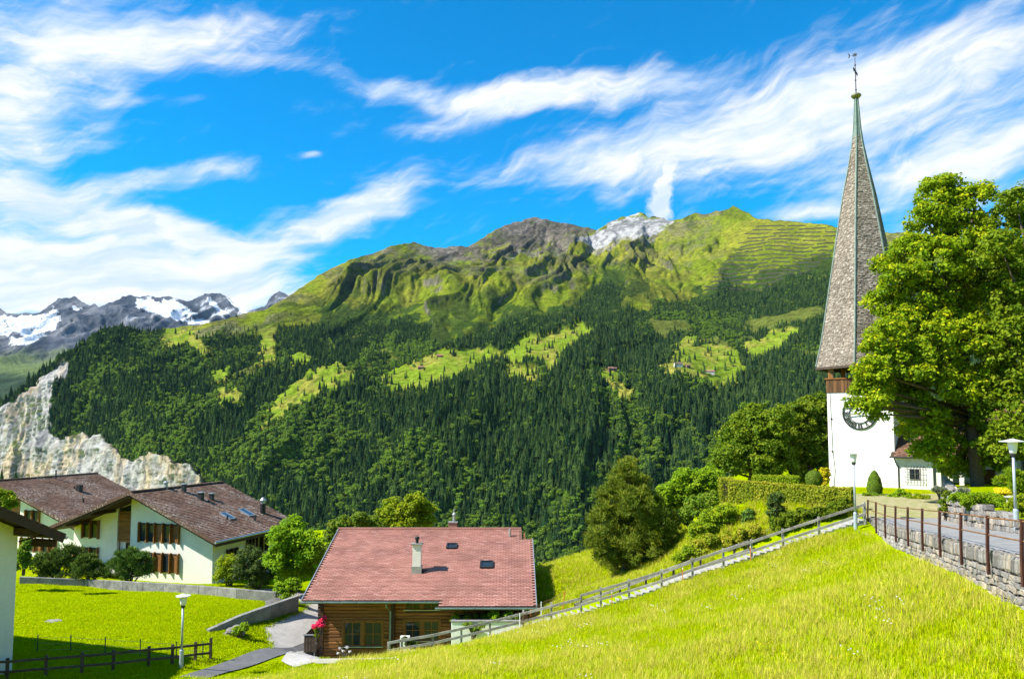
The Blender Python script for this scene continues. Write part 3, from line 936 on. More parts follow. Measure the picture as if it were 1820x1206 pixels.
CW += [(0, 0, -1.75), (-3, 4, -2.9), (4, 4, -2.4), (-15, 10, -6.5), (-8, 15, -7.2), (0, 12, -5.3), (-20, 25, -11.5), (10, 8, -3.4), (12.2, 16, -5.0), (-30, 30, -13.4), (-45, 42, -14),
       (27, 66, -5.5), (36, 66, -5.4), (20, 60, -5.7), (25, 88, -6), (45, 60, -5), (15, 75, -8.2), (24, 47.5, -5.8), (30, 50, -5.6), (45, 85, -5.5),
       (-13, 52, -16.0), (-7, 51.5, -15.8), (-3, 51.5, -15.1), (2.4, 55.5, -13.0), (3, 65, -12.6), (-13, 66, -15.8), (-6, 49, -15.0), (-6, 60, -16),
       (-60, 60, -14), (-70, 90, -14.5), (-30, 90, -15), (-15, 80, -15.2), (-3, 74, -14)]
CW = np.array(CW)
_near = tps_fit(CW[:, :2], CW[:, 2], lam=0.0006, sc=30.0)
EDGE = np.array([(-90, 112), (-50, 108), (-25, 104), (-10, 84), (0, 70), (8, 70), (20, 82), (40, 105), (90, 110)], float)


def ground(x, y):
    x = np.asarray(x, float); y = np.asarray(y, float)
    xc = np.clip(x, -72, 48); ye = np.interp(xc, EDGE[:, 0], EDGE[:, 1]); yc = np.clip(y, -2, ye)
    z = _near(xc, yc)
    z = z + 0.10 * (fbm(x / 2.6, y / 2.6, 4, 0.5, 400) - 0.5)
    over = np.maximum(y - ye, 0); z = z - 0.75 * over - 0.0 * over ** 2
    z = z - 0.35 * np.maximum(-72 - x, 0) + 0.12 * np.maximum(x - 62, 0)
    z = z + 0.30 * np.maximum(-2 - y, 0)
    return np.maximum(z, -470)


def gz(x, y):
    return float(ground(np.array([x]), np.array([y]))[0])


_HY = np.arange(9.0, 120.0, 0.1)


def hit(px, py):
    """where the camera ray through an image pixel meets the village ground"""
    rx, rz = ray_np(float(px), float(py))
    z = ground(rx * _HY, _HY)
    b = np.nonzero(z >= rz * _HY)[0]
    i = b[0] if len(b) else len(_HY) - 1
    Y = _HY[i]
    return Vector((rx * Y, Y, z[i]))


def wall_x(Y):                       # line of the stone retaining wall (outer face) below the church path
    return 13.5 + 0.31 * (Y - 20.3)


def path_z(Y):
    return np.interp(Y, [8, 20.3, 30, 40, 46.6, 52, 60], [-2.55, -3.62, -4.45, -5.35, -5.72, -5.62, -5.5])


GRASS_MATS = {}


def grass_mat(name, a, b, dry, sc=0.6, dryamt=0.6):
    m = bpy.data.materials.new(name); m.use_nodes = True
    T = NT(m.node_tree); out = T.new('ShaderNodeOutputMaterial'); bs = T.new('ShaderNodeBsdfPrincipled')
    tc = T.new('ShaderNodeTexCoord'); v = tc.outputs['Object']
    n1 = T.noise(v, sc, 6.0, 0.65); n2 = T.noise(v, sc * 9, 5.0, 0.7); n3 = T.noise(v, sc * 0.25, 3.0, 0.5)
    c = T.mix(T.smooth(n2, 0.35, 0.65), a, b)
    f = T.math('MULTIPLY', T.smooth(T.math('ADD', T.math('MULTIPLY', n1, 0.6), T.math('MULTIPLY', n3, 0.4)), 0.45, 0.66), dryamt)
    c = T.mix(f, c, dry)
    T.put(bs, 'Base Color', c); bs.inputs['Roughness'].default_value = 0.95; bs.inputs['Specular IOR Level'].default_value = 0.0
    bp = T.new('ShaderNodeBump', {'Height': T.noise(v, 14.0, 5.0, 0.75)}); bp.inputs['Strength'].default_value = 0.85; bp.inputs['Distance'].default_value = 0.12
    T.put(bs, 'Normal', bp); T.l.new(bs.outputs[0], out.inputs[0])
    return m


M['meadow'] = grass_mat('meadow_ground', (0.22, 0.31, 0.0), (0.325, 0.415, 0.001), (0.42, 0.42, 0.006), 0.5, 0.4)
M['asphalt'] = pm('asphalt', (0.29, 0.28, 0.265), 0.12, 1.2, 0.9, 0.25, 60.0, col2=(0.20, 0.195, 0.185))
M['asphalt_dark'] = pm('asphalt_dark', (0.135, 0.132, 0.13), 0.15, 1.5, 0.9, 0.25, 60.0)
M['paving'] = pm('concrete_paving', (0.44, 0.41, 0.37), 0.10, 0.9, 0.9, 0.2, 40.0, wear=((0.30, 0.28, 0.25), 0.55, 0.75, 0.7))
M['gravel'] = pm('gravel_court', (0.40, 0.34, 0.20), 0.2, 2.0, 0.95, 0.6, 40.0, col2=(0.22, 0.24, 0.06))
M['concrete'] = pm('weathered_concrete', (0.24, 0.23, 0.21), 0.2, 1.4, 0.92, 0.35, 20.0, wear=((0.13, 0.125, 0.11), 0.48, 0.7, 1.1))


def build_ground():
    xs = np.concatenate([np.linspace(-420, -80, 18)[:-1], np.linspace(-80, -40, 70)[:-1], np.linspace(-40, 40, 330), np.linspace(40, 420, 40)[1:]])
    ys = np.concatenate([np.linspace(-160, -4, 14)[:-1], np.linspace(-4, 12, 24)[:-1], np.linspace(12, 80, 300)[:-1], np.linspace(80, 125, 50)[:-1], np.linspace(125, 900, 40)])
    Xg, Yg = np.meshgrid(xs, ys)
    Zg = ground(Xg.ravel(), Yg.ravel()).reshape(Xg.shape)
    # the slope tucks in under the church path behind the wall
    right = (Xg > wall_x(Yg) + 0.3) & (Yg < 46.2) & (Yg > 4)
    Zg = np.where(right, np.minimum(Zg, path_z(Yg) - 0.4), Zg)
    court = (Xg > 22.3) & (Yg >= 45.0) & (Yg < 61)
    Zg = np.where(court, np.minimum(Zg, path_z(Yg) - 0.12), Zg)
    nR, nC = Xg.shape
    idx = np.arange(nR * nC).reshape(nR, nC)
    F = np.stack([idx[:-1, :-1], idx[:-1, 1:], idx[1:, 1:], idx[1:, :-1]], -1).reshape(-1, 4)
    me = np_mesh('grass_slope', np.stack([Xg, Yg, Zg], 2).reshape(-1, 3), F, smooth=True)
    o = mesh_obj('ground', me, M['meadow']); tag(o, 'bright green grass slope and lawn of the village', kind='structure')
    # valley floor far below, out to the horizon
    mb = MB(); mb.add([(-14000, -6000, -480), (14000, -6000, -480), (14000, 12000, -480), (-14000, 12000, -480)], [(0, 1, 2, 3)])
    o = mb.build('valley_floor', M['meadow']); tag(o, 'valley floor far below the village', kind='structure')


build_ground()


def drape(name, poly, mat, off, label, zf=None, step=1.0, kind='structure', thick=0.0):
    """sheet following the ground inside a plan polygon"""
    bm = bmesh.new()
    vs = [bm.verts.new((p[0], p[1], 0)) for p in poly]
    bm.faces.new(vs)
    x0 = min(p[0] for p in poly); x1 = max(p[0] for p in poly); y0 = min(p[1] for p in poly); y1 = max(p[1] for p in poly)
    for k in range(1, int((x1 - x0) / step) + 1):
        bmesh.ops.bisect_plane(bm, geom=bm.verts[:] + bm.edges[:] + bm.faces[:], plane_co=(x0 + k * step, 0, 0), plane_no=(1, 0, 0))
    for k in range(1, int((y1 - y0) / step) + 1):
        bmesh.ops.bisect_plane(bm, geom=bm.verts[:] + bm.edges[:] + bm.faces[:], plane_co=(0, y0 + k * step, 0), plane_no=(0, 1, 0))
    for v in bm.verts:
        v.co.z = (gz(v.co.x, v.co.y) if zf is None else zf(v.co.x, v.co.y)) + off
    bmesh.ops.recalc_face_normals(bm, faces=bm.faces[:])
    for f in bm.faces:
        if f.normal.z < 0:
            f.normal_flip()
    if thick > 0:
        r = bmesh.ops.extrude_face_region(bm, geom=[e for e in bm.edges if e.is_boundary])
        for g in r['geom']:
            if isinstance(g, bmesh.types.BMVert):
                g.co.z -= thick
    me = bpy.data.meshes.new(name); bm.to_mesh(me); bm.free()
    me.polygons.foreach_set('use_smooth', [False] * len(me.polygons))
    o = mesh_obj(name, me, mat)
    return tag(o, label, kind=kind)


def hp(*pts):
    return [hit(*p)[:2] for p in pts]


def at_z(px, py, z):
    rx, rz = ray_np(float(px), float(py)); Y = z / rz
    return (rx * Y, Y)


def build_roads():
    drape('driveway', hp((474, 1130), (468, 1116), (492, 1106), (533, 1090), (545, 1074), (500, 1062), (440, 1050), (470, 1046), (545, 1056), (600, 1062), (640, 1100), (640, 1135), (560, 1133), (478, 1152)),
          M['paving'], 0.05, 'pale concrete driveway beside the wooden chalet')
    drape('road', hp((318, 1204), (370, 1188), (425, 1168), (478, 1152), (560, 1132), (590, 1130), (590, 1158), (524, 1160), (470, 1176), (400, 1197), (368, 1206.5)),
          M['asphalt_dark'], 0.065, 'dark asphalt lane at the foot of the grass slope')
    drape('footpath', hp((500, 1176), (528, 1159), (592, 1140), (592, 1160), (560, 1178), (524, 1187)), M['paving'], 0.08, 'pale concrete strip leading to the chalet door')
    # upper path behind the iron railing and the church court
    zf = lambda x, y: float(path_z(y))
    Ys = [10, 14, 18, 22, 26, 30, 34, 38, 42, 46.6]
    left = [(wall_x(y) + 0.36, y) for y in Ys]
    right = [(wall_x(y) + 4.5, y) for y in Ys][::-1]
    drape('church_path', left + right, M['asphalt'], 0.0, 'grey asphalt path behind the iron railing', zf, 1.0)
    drape('church_court', [(wall_x(46.6) + 0.18, 46.6), (26.2, 46.6), (29, 51), (33.4, 60), (25.5, 60), (22.8, 52), (21.4, 46.6)], M['gravel'], 0.003, 'yellowish gravel court before the church tower', zf, 1.2)
    drape('churchyard', [(wall_x(26) + 4.5, 26), (40, 20), (60, 50), (62, 95), (37, 95), (36.0, 62), (32.6, 57), (28.4, 49), (wall_x(45.5) + 4.4, 45.6)], M['meadow'], 0.0,
          'planted churchyard beds behind the rough stone wall', lambda x, y: -4.32 - .55 * float(sstep(52.0, 58.0, np.array(float(y)))), 1.5, thick=1.6)


build_roads()

# ------------------------------------------------------------------ shared building materials
def tile_mat(name, c1, c2, c3=None, spots=None, rough=0.85):
    m = bpy.data.materials.new(name); m.use_nodes = True
    T = NT(m.node_tree); out = T.new('ShaderNodeOutputMaterial'); b = T.new('ShaderNodeBsdfPrincipled')
    t = T.new('ShaderNodeAttribute', attribute_name='tint').outputs['Fac']
    tc = T.new('ShaderNodeTexCoord'); v = tc.outputs['Object']
    c = T.mix(T.smooth(t, 0.0, 1.0), c1, c2)
    n = T.noise(v, 0.55, 5.0, 0.65)
    c = T.mix(T.smooth(n, 0.35, 0.7), c, T.mix(1.0, c, (0.72, 0.72, 0.72), 'MULTIPLY'))
    if c3 is not None:
        c = T.mix(T.math('MULTIPLY', T.smooth(t, 0.86, 0.98), 0.8), c, c3)
    if spots is not None:
        sc, amt, lo = spots
        ns = T.math('MULTIPLY', T.smooth(T.noise(v, 5.5, 5.0, 0.7), lo, lo + 0.1), T.smooth(T.noise(v, 0.4, 3.0, 0.5), 0.42, 0.62))
        c = T.mix(T.math('MULTIPLY', ns, amt), c, sc)
    T.put(b, 'Base Color', c); b.inputs['Roughness'].default_value = rough; b.inputs['Specular IOR Level'].default_value = 0.2
    bp = T.new('ShaderNodeBump', {'Height': T.noise(v, 25.0, 4.0, 0.6)}); bp.inputs['Strength'].default_value = 0.35; bp.inputs['Distance'].default_value = 0.03
    T.put(b, 'Normal', bp); T.l.new(b.outputs[0], out.inputs[0])
    return m


M['plaster'] = pm('white_plaster', (0.80, 0.785, 0.74), 0.03, 0.8, 0.9, 0.25, 18.0, wear=((0.62, 0.60, 0.54), 0.52, 0.80, 0.5))
M['plaster_cream'] = pm('cream_plaster', (0.74, 0.72, 0.62), 0.04, 0.7, 0.9, 0.3, 14.0, wear=((0.62, 0.60, 0.50), 0.55, 0.8, 0.3))
M['wood_dark'] = pm('dark_stained_wood', (0.052, 0.028, 0.016), 0.3, 2.0, 0.7, 0.3, 12.0, stretch=(1, 1, 6), randv=0.25)
M['wood_brown'] = pm('brown_larch_wood', (0.245, 0.102, 0.027), 0.3, 1.2, 0.65, 0.35, 14.0, stretch=(0.4, 4, 6), randv=0.32, wear=((0.11, 0.05, 0.018), 0.5, 0.75, 0.8))
M['wood_board'] = pm('vertical_larch_board', (0.155, 0.072, 0.025), 0.3, 1.2, 0.65, 0.35, 14.0, stretch=(6, 4, 0.4), randv=0.3)
M['wood_orange'] = pm('orange_window_wood', (0.22, 0.095, 0.022), 0.2, 3.0, 0.5, 0.2, 14.0, randv=0.15)
M['wood_grey'] = pm('silvered_fence_wood', (0.36, 0.33, 0.29), 0.2, 2.5, 0.85, 0.35, 16.0, randv=0.18, wear=((0.20, 0.17, 0.14), 0.5, 0.72, 1.4))
M['wood_old'] = pm('dark_weathered_wood', (0.085, 0.060, 0.042), 0.25, 3.0, 0.85, 0.35, 16.0, randv=0.2)
M['copper'] = pm('green_copper', (0.19, 0.25, 0.21), 0.15, 3.0, 0.6, 0.1, 20.0, col2=(0.11, 0.15, 0.13), metallic=0.2)
M['iron'] = pm('black_iron', (0.022, 0.022, 0.024), 0.2, 4.0, 0.55, 0.1, 20.0)
M['gilt'] = pm('gilt_metal', (0.30, 0.24, 0.10), 0.2, 6.0, 0.5, metallic=0.5, col2=(0.12, 0.15, 0.10))
M['zinc'] = pm('zinc_sheet', (0.38, 0.40, 0.41), 0.12, 2.0, 0.45, metallic=0.6)
M['shingle'] = tile_mat('wood_shingle', (0.19, 0.152, 0.118), (0.325, 0.270, 0.215), (0.385, 0.335, 0.28))
M['tile_brown'] = tile_mat('brown_clay_tile', (0.125, 0.070, 0.046), (0.195, 0.115, 0.080), None, ((0.45, 0.38, 0.33), 0.8, 0.50))
M['tile_red'] = tile_mat('red_eternit_shingle', (0.40, 0.185, 0.142), (0.435, 0.210, 0.165), (0.46, 0.24, 0.195), ((0.48, 0.29, 0.24), 0.45, 0.54))
M['tile_rust'] = tile_mat('rust_brown_tile', (0.16, 0.085, 0.055), (0.27, 0.15, 0.10))
M['glass'] = glass_mat('window_glass')
M['glass_sky'] = glass_mat('skylight_glass', (0.03, 0.07, 0.12), 0.02)
M['lamp_white'] = pm('milky_lamp_glass', (0.78, 0.78, 0.76), 0.03, 2.0, 0.35, spec=0.5)
M['lamp_cap'] = pm('lamp_cap_metal', (0.62, 0.61, 0.58), 0.12, 4.0, 0.5, wear=((0.30, 0.28, 0.25), 0.5, 0.75, 6.0))
M['pole'] = pm('galvanised_pole', (0.44, 0.49, 0.53), 0.10, 3.0, 0.5, metallic=0.4)
M['gutter'] = pm('painted_gutter', (0.20, 0.27, 0.27), 0.15, 2.0, 0.45, metallic=0.5)


def tiles(name, mat, parent, o, u, v, ncol_w, nrow_h, polyfn, thick=0.035, jitter=0.012, stagger=True, back=None, width=None, length=None, seed=1, over=1.25):
    """real overlapping tiles on a roof plane: o + a*u + b*v, kept where polyfn(a, b)"""
    o = Vector(o); u = Vector(u).normalized(); v = Vector(v).normalized(); n = u.cross(v).normalized()
    if n.z < 0:
        n = -n
    rg = random.Random(seed)
    V = []; F = []; tint = []
    rows = int(length / nrow_h); cols = int(width / ncol_w) + 2
    for r in range(rows):
        b = r * nrow_h
        so = (0.5 if (r % 2 and stagger) else 0.0) * ncol_w + (rg.uniform(-.5, .5) * ncol_w if stagger == 'rand' else 0)
        a = -ncol_w + so
        while a < width + ncol_w:
            w = ncol_w * (rg.uniform(0.6, 1.4) if stagger == 'rand' else 1.0)
            a0, a1 = a, a + w * 0.945
            a += w
            if not polyfn((a0 + a1) / 2, b + nrow_h / 2):
                continue
            if callable(back):
                a0, a1 = back(a0, a1, b)
                if a1 - a0 < 0.03:
                    continue
            t0 = thick + rg.uniform(-jitter, jitter); t1 = thick * 0.15
            bl = b - rg.uniform(0, jitter); bh = b + nrow_h * over
            p = [o + u * a0 + v * bl + n * t0, o + u * a1 + v * bl + n * (t0 + rg.uniform(-jitter, jitter) * 0.5), o + u * a1 + v * bh + n * t1, o + u * a0 + v * bh + n * t1,
                 o + u * a0 + v * bl - n * 0.01, o + u * a1 + v * bl - n * 0.01]
            k = len(V); V += [tuple(q) for q in p]
            F += [(k, k + 1, k + 2, k + 3), (k + 4, k + 5, k + 1, k), (k + 5, k + 2, k + 1, k + 5), (k + 4, k, k + 3, k + 4)]
            tt = rg.random(); tint += [tt] * 4
    F = [f if len(set(f)) == 4 else tuple(dict.fromkeys(f)) for f in F]
    me = bpy.data.meshes.new(name); me.from_pydata(V, [], F)
    a = me.attributes.new('tint', 'FLOAT', 'FACE'); a.data.foreach_set('value', tint)
    ob = mesh_obj(name, me, mat, parent)
    return tag(ob, kind='stuff')


def window(parent, x0, x1, z0, z1, y, ncol=2, nrow=1, fm='wood_orange', depth=0.10, fw=0.07, name='window', gm='glass', bar=0.05):
    """framed window on a wall whose outside is -y (local)"""
    f = MB()
    f.box(x0, x1, y - depth, y + 0.02, z1 - fw, z1); f.box(x0, x1, y - depth, y + 0.02, z0, z0 + fw)
    f.box(x0, x0 + fw, y - depth, y + 0.02, z0 + fw, z1 - fw); f.box(x1 - fw, x1, y - depth, y + 0.02, z0 + fw, z1 - fw)
    w = f.build(name, M[fm], parent)
    cw = (x1 - x0 - 2 * fw) / ncol
    for i in range(ncol):
        a = x0 + fw + i * cw
        g = MB(); g.box(a + (bar / 2 if i else 0), a + cw - (bar / 2 if i < ncol - 1 else 0), y - depth * 0.35, y - depth * 0.2, z0 + fw, z1 - fw)
        g.build('pane', M[gm], w)
        if i:
            b = MB(); b.box(a - bar / 2, a + bar / 2, y - depth * 0.9, y + 0.0, z0 + fw, z1 - fw); b.build('mullion', M[fm], w)
    for j in range(1, nrow):
        z = z0 + fw + (z1 - z0 - 2 * fw) * j / nrow
        b = MB(); b.box(x0 + fw, x1 - fw, y - depth * 0.8, y - depth * 0.37, z - bar / 2, z + bar / 2); b.build('glazing_bar', M[fm], w)
    return w


# ------------------------------------------------------------------ church
def build_church():
    cx, cy, cz = 31.05, 66.64, -5.6
    rot = -math.radians(36.5)
    ch = thing('church', 'white church tower with tall shingled spire and black clock face', 'church', (cx, cy, cz), rot)
    h = 2.6
    b = MB(); b.box(-h, h, -h, h, -1.2, 8.25)
    b.build('tower_wall', M['plaster'], ch, bevel=0.03)
    # belfry
    b = MB(); b.box(-h - .14, h + .14, -h - .14, h + .14, 9.38, 9.52); b.build('belfry_ledge', M['wood_orange'], ch, bevel=0.02)
    for sgn, ax in ((-1, 'y'), (1, 'y'), (-1, 'x'), (1, 'x')):
        n = 18
        for k in range(n):
            a0 = -h - .02 + (2 * h + .04) * k / n; a1 = a0 + (2 * h + .04) / n - 0.02
            q = MB(); d0, d1 = (h - .02, h + .06 + random.uniform(0, .012))
            if ax == 'y':
                q.box(a0, a1, min(sgn * d0, sgn * d1), max(sgn * d0, sgn * d1), 8.26, 9.37)
            else:
                q.box(min(sgn * d0, sgn * d1), max(sgn * d0, sgn * d1), a0, a1, 8.26, 9.37)
            if sgn == -1 and ax == 'y' or (sgn == 1 and ax == 'x'):
                q.build('parapet_board', M['wood_board'], ch)
            elif k == 0:
                q2 = MB()
                q2.box(-h, h, sgn * h - .05, sgn * h + .05, 8.26, 9.37) if ax == 'y' else q2.box(sgn * h - .05, sgn * h + .05, -h, h, 8.26, 9.37)
                q2.build('parapet_panel', M['wood_board'], ch)
    b = MB(); b.box(-h, h, -h, h, 8.252, 8.36); b.build('belfry_floor', M['wood_dark'], ch)
    for x in (-1, 1):
        for y in (-1, 1):
            q = MB(); q.box(x * 2.3 - .2, x * 2.3 + .2, y * 2.3 - .2, y * 2.3 + .2, 9.52, 10.75); q.build('belfry_post', M['wood_orange'], ch)
    for x in (0,):
        q = MB(); q.box(x - .14, x + .14, -2.4, -2.15, 9.52, 10.75); q.build('belfry_post', M['wood_brown'], ch)
    q = MB(); q.lathe([(0.05, 10.6), (0.32, 10.45), (0.42, 10.0), (0.62, 9.7), (0.66, 9.62)], n=16); q.build('bell', M['iron'], ch, smooth=True)
    q = MB(); q.beam((-2.2, 0, 10.62), (2.2, 0, 10.62), .25, .25); q.build('bell_beam', M['wood_dark'], ch)
    # spire
    vdir = Vector((-cx, -cy, 0)).normalized(); rdir = Vector((-vdir.y, vdir.x, 0))
    angs = []
    for a in (-71, -11, 49, 109, 169, 229):
        w = vdir * math.cos(math.radians(a)) + rdir * math.sin(math.radians(a))
        angs.append(math.atan2(w.y, w.x) - rot)
    prof = [(10.6, 4.12), (13, 3.56), (18.1, 2.70), (22, 2.06), (25.8, 1.40), (28.5, .84), (30.6, .46), (32, .30), (33.6, .20), (34.8, .14)]
    zt = [p[0] for p in prof]; rt = [p[1] for p in prof]
    R = lambda z: float(np.interp(z, zt, rt))
    def vert(k, z, ex=0.0):
        a = angs[k % 6]; r = R(z) + ex
        return Vector((r * math.cos(a), r * math.sin(a), z))
    core = MB()
    for i in range(len(prof) - 1):
        for k in range(6):
            core.add([vert(k, zt[i], -.03), vert(k + 1, zt[i], -.03), vert(k + 1, zt[i + 1], -.03), vert(k, zt[i + 1], -.03)], [(0, 1, 2, 3)])
    core.add([vert(k, zt[0], -.03) for k in range(6)], [tuple(range(6))])
    core.build('spire_core', M['wood_dark'], ch)
    q = MB()
    for k in range(6):
        p0, p1 = vert(k, 10.55, .05), vert(k + 1, 10.55, .05)
        q.beam(p0 - Vector((0, 0, .14)), p1 - Vector((0, 0, .14)), .10, .22)
    q.build('eaves_board', M['wood_old'], ch)
    rg = random.Random(4)
    V = []; F = []; ti = []
    z = 10.5
    while z < 31.2:
        hh = rg.uniform(.13, .18)
        for k in range(6):
            A0, A1 = vert(k, z), vert(k + 1, z); B0, B1 = vert(k, z + hh * 1.7), vert(k + 1, z + hh * 1.7)
            L = (A1 - A0).length
            nrm = (A1 - A0).cross(B0 - A0).normalized()
            if nrm.dot(A0) < 0: nrm = -nrm
            s = 0.0
            while s < L - 0.01:
                w = min(rg.uniform(.10, .26), L - s)
                f0, f1 = s / L, min((s + w * .96) / L, 1)
                t = rg.uniform(.015, .075)
                dz = Vector((0, 0, rg.uniform(-.06, .02)))
                p = [A0.lerp(A1, f0) + nrm * t + dz, A0.lerp(A1, f1) + nrm * t + dz, B0.lerp(B1, f1) + nrm * .005, B0.lerp(B1, f0) + nrm * .005, A0.lerp(A1, f0) - nrm * .01 + dz, A0.lerp(A1, f1) - nrm * .01 + dz]
                b0 = len(V); V += [tuple(x) for x in p]
                F += [(b0, b0 + 1, b0 + 2, b0 + 3), (b0 + 4, b0 + 5, b0 + 1, b0), (b0 + 5, b0 + 2, b0 + 1), (b0 + 4, b0, b0 + 3)]
                ti += [rg.random()] * 4
                s += w
        z += hh
    me = bpy.data.meshes.new('spire_shingles'); me.from_pydata(V, [], F)
    a = me.attributes.new('tint', 'FLOAT', 'FACE'); a.data.foreach_set('value', ti)
    tag(mesh_obj('spire_shingles', me, M['shingle'], ch), 'weathered brown wooden shingles of the spire', kind='stuff')
    for k in range(6):
        q = MB(); q.tube([vert(k, zz, .03) for zz in zt], [.085] * 6 + [.07, .05, .05, .04], 6)
        q.build('copper_ridge', M['copper'], ch)
    q = MB()
    zz = [30.7, 32, 33.6, 34.85]
    for i in range(3):
        for k in range(6):
            q.add([vert(k, zz[i], .035), vert(k + 1, zz[i], .035), vert(k + 1, zz[i + 1], .035), vert(k, zz[i + 1], .035)], [(0, 1, 2, 3)])
    q.build('copper_tip', M['copper'], ch)
    q = MB(); q.lathe([(.08, 34.75), (.3, 34.85), (.44, 35.02), (.44, 35.1), (.3, 35.22), (.06, 35.3)], n=18); q.build('copper_bowl', M['gilt'], ch, smooth=True)
    # cross with star and crescent
    cr = MB(); cr.tube([(0, 0, 35.2), (0, 0, 37.0), (0, 0, 38.75)], [.05, .045, .025], 6)
    for zc in (35.6, 36.5, 37.9):
        cr.lathe([(.03, -.1), (.085, 0), (.03, .1)], (0, 0, zc), 8)
    cross = cr.build('cross_staff', M['iron'], ch)
    cb = MB(); cb.beam((0, -.78, 37.3), (0, .78, 37.3), .09, .09)
    for y in (-.62, .62):
        cb.beam((0, y, 37.12), (0, y, 37.48), .06, .06)
    for y in (-.12, .12):
        cb.beam((0, y, 37.1), (0, y * 2.2, 37.5), .05, .05)
    cb.build('cross_bar', M['iron'], cross)
    st = MB()
    for k in range(4):
        a = math.pi * k / 4
        dv = rdir * math.cos(a) + Vector((0, 0, 1)) * math.sin(a)
        dl = Vector((dv.x * math.cos(-rot) - dv.y * math.sin(-rot), dv.x * math.sin(-rot) + dv.y * math.cos(-rot), dv.z))
        st.beam(Vector((0, 0, 38.85)) - dl * .22, Vector((0, 0, 38.85)) + dl * .22, .045, .045)
    st.build('star', M['iron'], cross)
    mo = MB(); rl = Vector((rdir.x * math.cos(-rot) - rdir.y * math.sin(-rot), rdir.x * math.sin(-rot) + rdir.y * math.cos(-rot), 0))
    c0 = Vector((0, 0, 38.85)) - rl * .62
    N = 9
    outer = []; inner = []
    for k in range(N):
        a = math.radians(-78 + 156 * k / (N - 1))
        outer.append(c0 + rl * (.22 * math.cos(a)) + Vector((0, 0, .24 * math.sin(a))))
        inner.append(c0 + rl * (.22 * math.cos(a) - .10 * math.cos(a * 1.15)) + Vector((0, 0, .24 * math.sin(a))))
    fw = rl.cross(Vector((0, 0, 1))) * .03
    for k in range(N - 1):
        mo.prism([outer[k], outer[k + 1], inner[k + 1], inner[k]], fw)
    mo.beam(c0 + rl * .2, Vector((0, 0, 38.85)), .015, .015)
    mo.build('crescent', M['iron'], cross)
    # clock
    cz0 = 6.45
    ring = MB()
    def annulus(r0, r1, y0, y1, n=48):
        for k in range(n):
            a, c = 2 * math.pi * k / n, 2 * math.pi * (k + 1) / n
            pts = [(r0 * math.sin(a), y0, cz0 + r0 * math.cos(a)), (r1 * math.sin(a), y0, cz0 + r1 * math.cos(a)), (r1 * math.sin(c), y0, cz0 + r1 * math.cos(c)), (r0 * math.sin(c), y0, cz0 + r0 * math.cos(c))]
            ring.prism(pts, (0, y1 - y0, 0))
    annulus(1.27, 1.38, -h - .10, -h - .001)
    clk = ring.build('clock_face', M['iron'], ch)
    ring = MB(); annulus(.80, .84, -h - .09, -h - .001); ring.build('inner_ring', M['iron'], clk)
    ROM = ['XII', 'I', 'II', 'III', 'IIII', 'V', 'VI', 'VII', 'VIII', 'IX', 'X', 'XI']
    for i, s in enumerate(ROM):
        ang = math.radians(30 * i); nm = MB()
        wid = {'I': .13, 'V': .24, 'X': .24}
        tot = sum(wid[c] for c in s); x = -tot / 2
        er = Vector((math.sin(ang), 0, math.cos(ang))); et = Vector((math.cos(ang), 0, -math.sin(ang)))
        ctr = Vector((0, -h - .075, cz0)) + er * 1.055
        P = lambda a, r: ctr + et * a + er * r
        for c in s:
            w = wid[c]; m = x + w / 2
            if c == 'I':
                nm.beam(P(m, -.19), P(m, .19), .06, .05, up=(0, 1, 0))
            elif c == 'V':
                nm.beam(P(x + .03, .19), P(m, -.19), .06, .05, up=(0, 1, 0)); nm.beam(P(x + w - .03, .19), P(m, -.19), .035, .05, up=(0, 1, 0))
            else:
                nm.beam(P(x + .03, .19), P(x + w - .03, -.19), .06, .05, up=(0, 1, 0)); nm.beam(P(x + .03, -.19), P(x + w - .03, .19), .035, .05, up=(0, 1, 0))
            x += w
        nm.build('clock_numeral', M['iron'], clk)
    for ln, a, w in ((.82, 262, .10), (1.15, 50, .07)):
        a = math.radians(a); hd = MB()
        d = Vector((math.sin(a), 0, math.cos(a)))
        hd.beam(Vector((0, -h - .16, cz0)) - d * .2, Vector((0, -h - .16, cz0)) + d * ln, w, .03, up=(0, 1, 0))
        hd.build('clock_hand', M['gilt'], clk)
    q = MB(); q.tube([(-2.35, -h - .03, 8.2), (-2.3, -h - .03, 6), (-2.25, -h - .03, 3.2), (-2.1, -h - .03, 1.6), (-2.25, -h - .03, 0)], .018, 5); q.build('lightning_cable', M['iron'], ch)
    for zc in (6, 3.2, .2):
        q = MB(); q.box(-2.36, -2.22, -h - .07, -h, zc - .05, zc + .05); q.build('cable_clip', M['iron'], ch)
    # small window high in the side wall
    s = MB(); s.box(h - .02, h + .03, -1.6, -.9, 5.0, 6.5); s.build('louvre_recess', M['plaster'], ch)
    # annex beside the tower
    ax0, ax1, ay0, ay1, ah = h, 5.35, -2.75, 2.5, 2.85
    b = MB(); b.box(ax0 + .002, ax1, ay0, ay1, -1.2, ah); b.build('annex_wall', M['plaster'], ch, bevel=.02)
    lo = ay0 - .45; rise = .62
    rl_ = MB()
    zb = ah + .05
    rl_.prism([(ax0 - .25, lo, zb - .1), (ax1 + 4.6, lo, zb - .1), (ax1 + 4.6, 1.2, zb - .1 + rise * (1.2 - lo)), (ax0 + .003, 1.2, zb - .1 + rise * (1.2 - lo)), (ax0 + .003, ay0 + .15, zb - .1 + rise * (ay0 + .15 - lo)), (ax0 - .25, ay0 + .15, zb - .1 + rise * (ay0 + .15 - lo))], (0, 0, .09))
    rl_.build('annex_roof', M['wood_dark'], ch)
    sl = math.sqrt(1 + rise * rise)
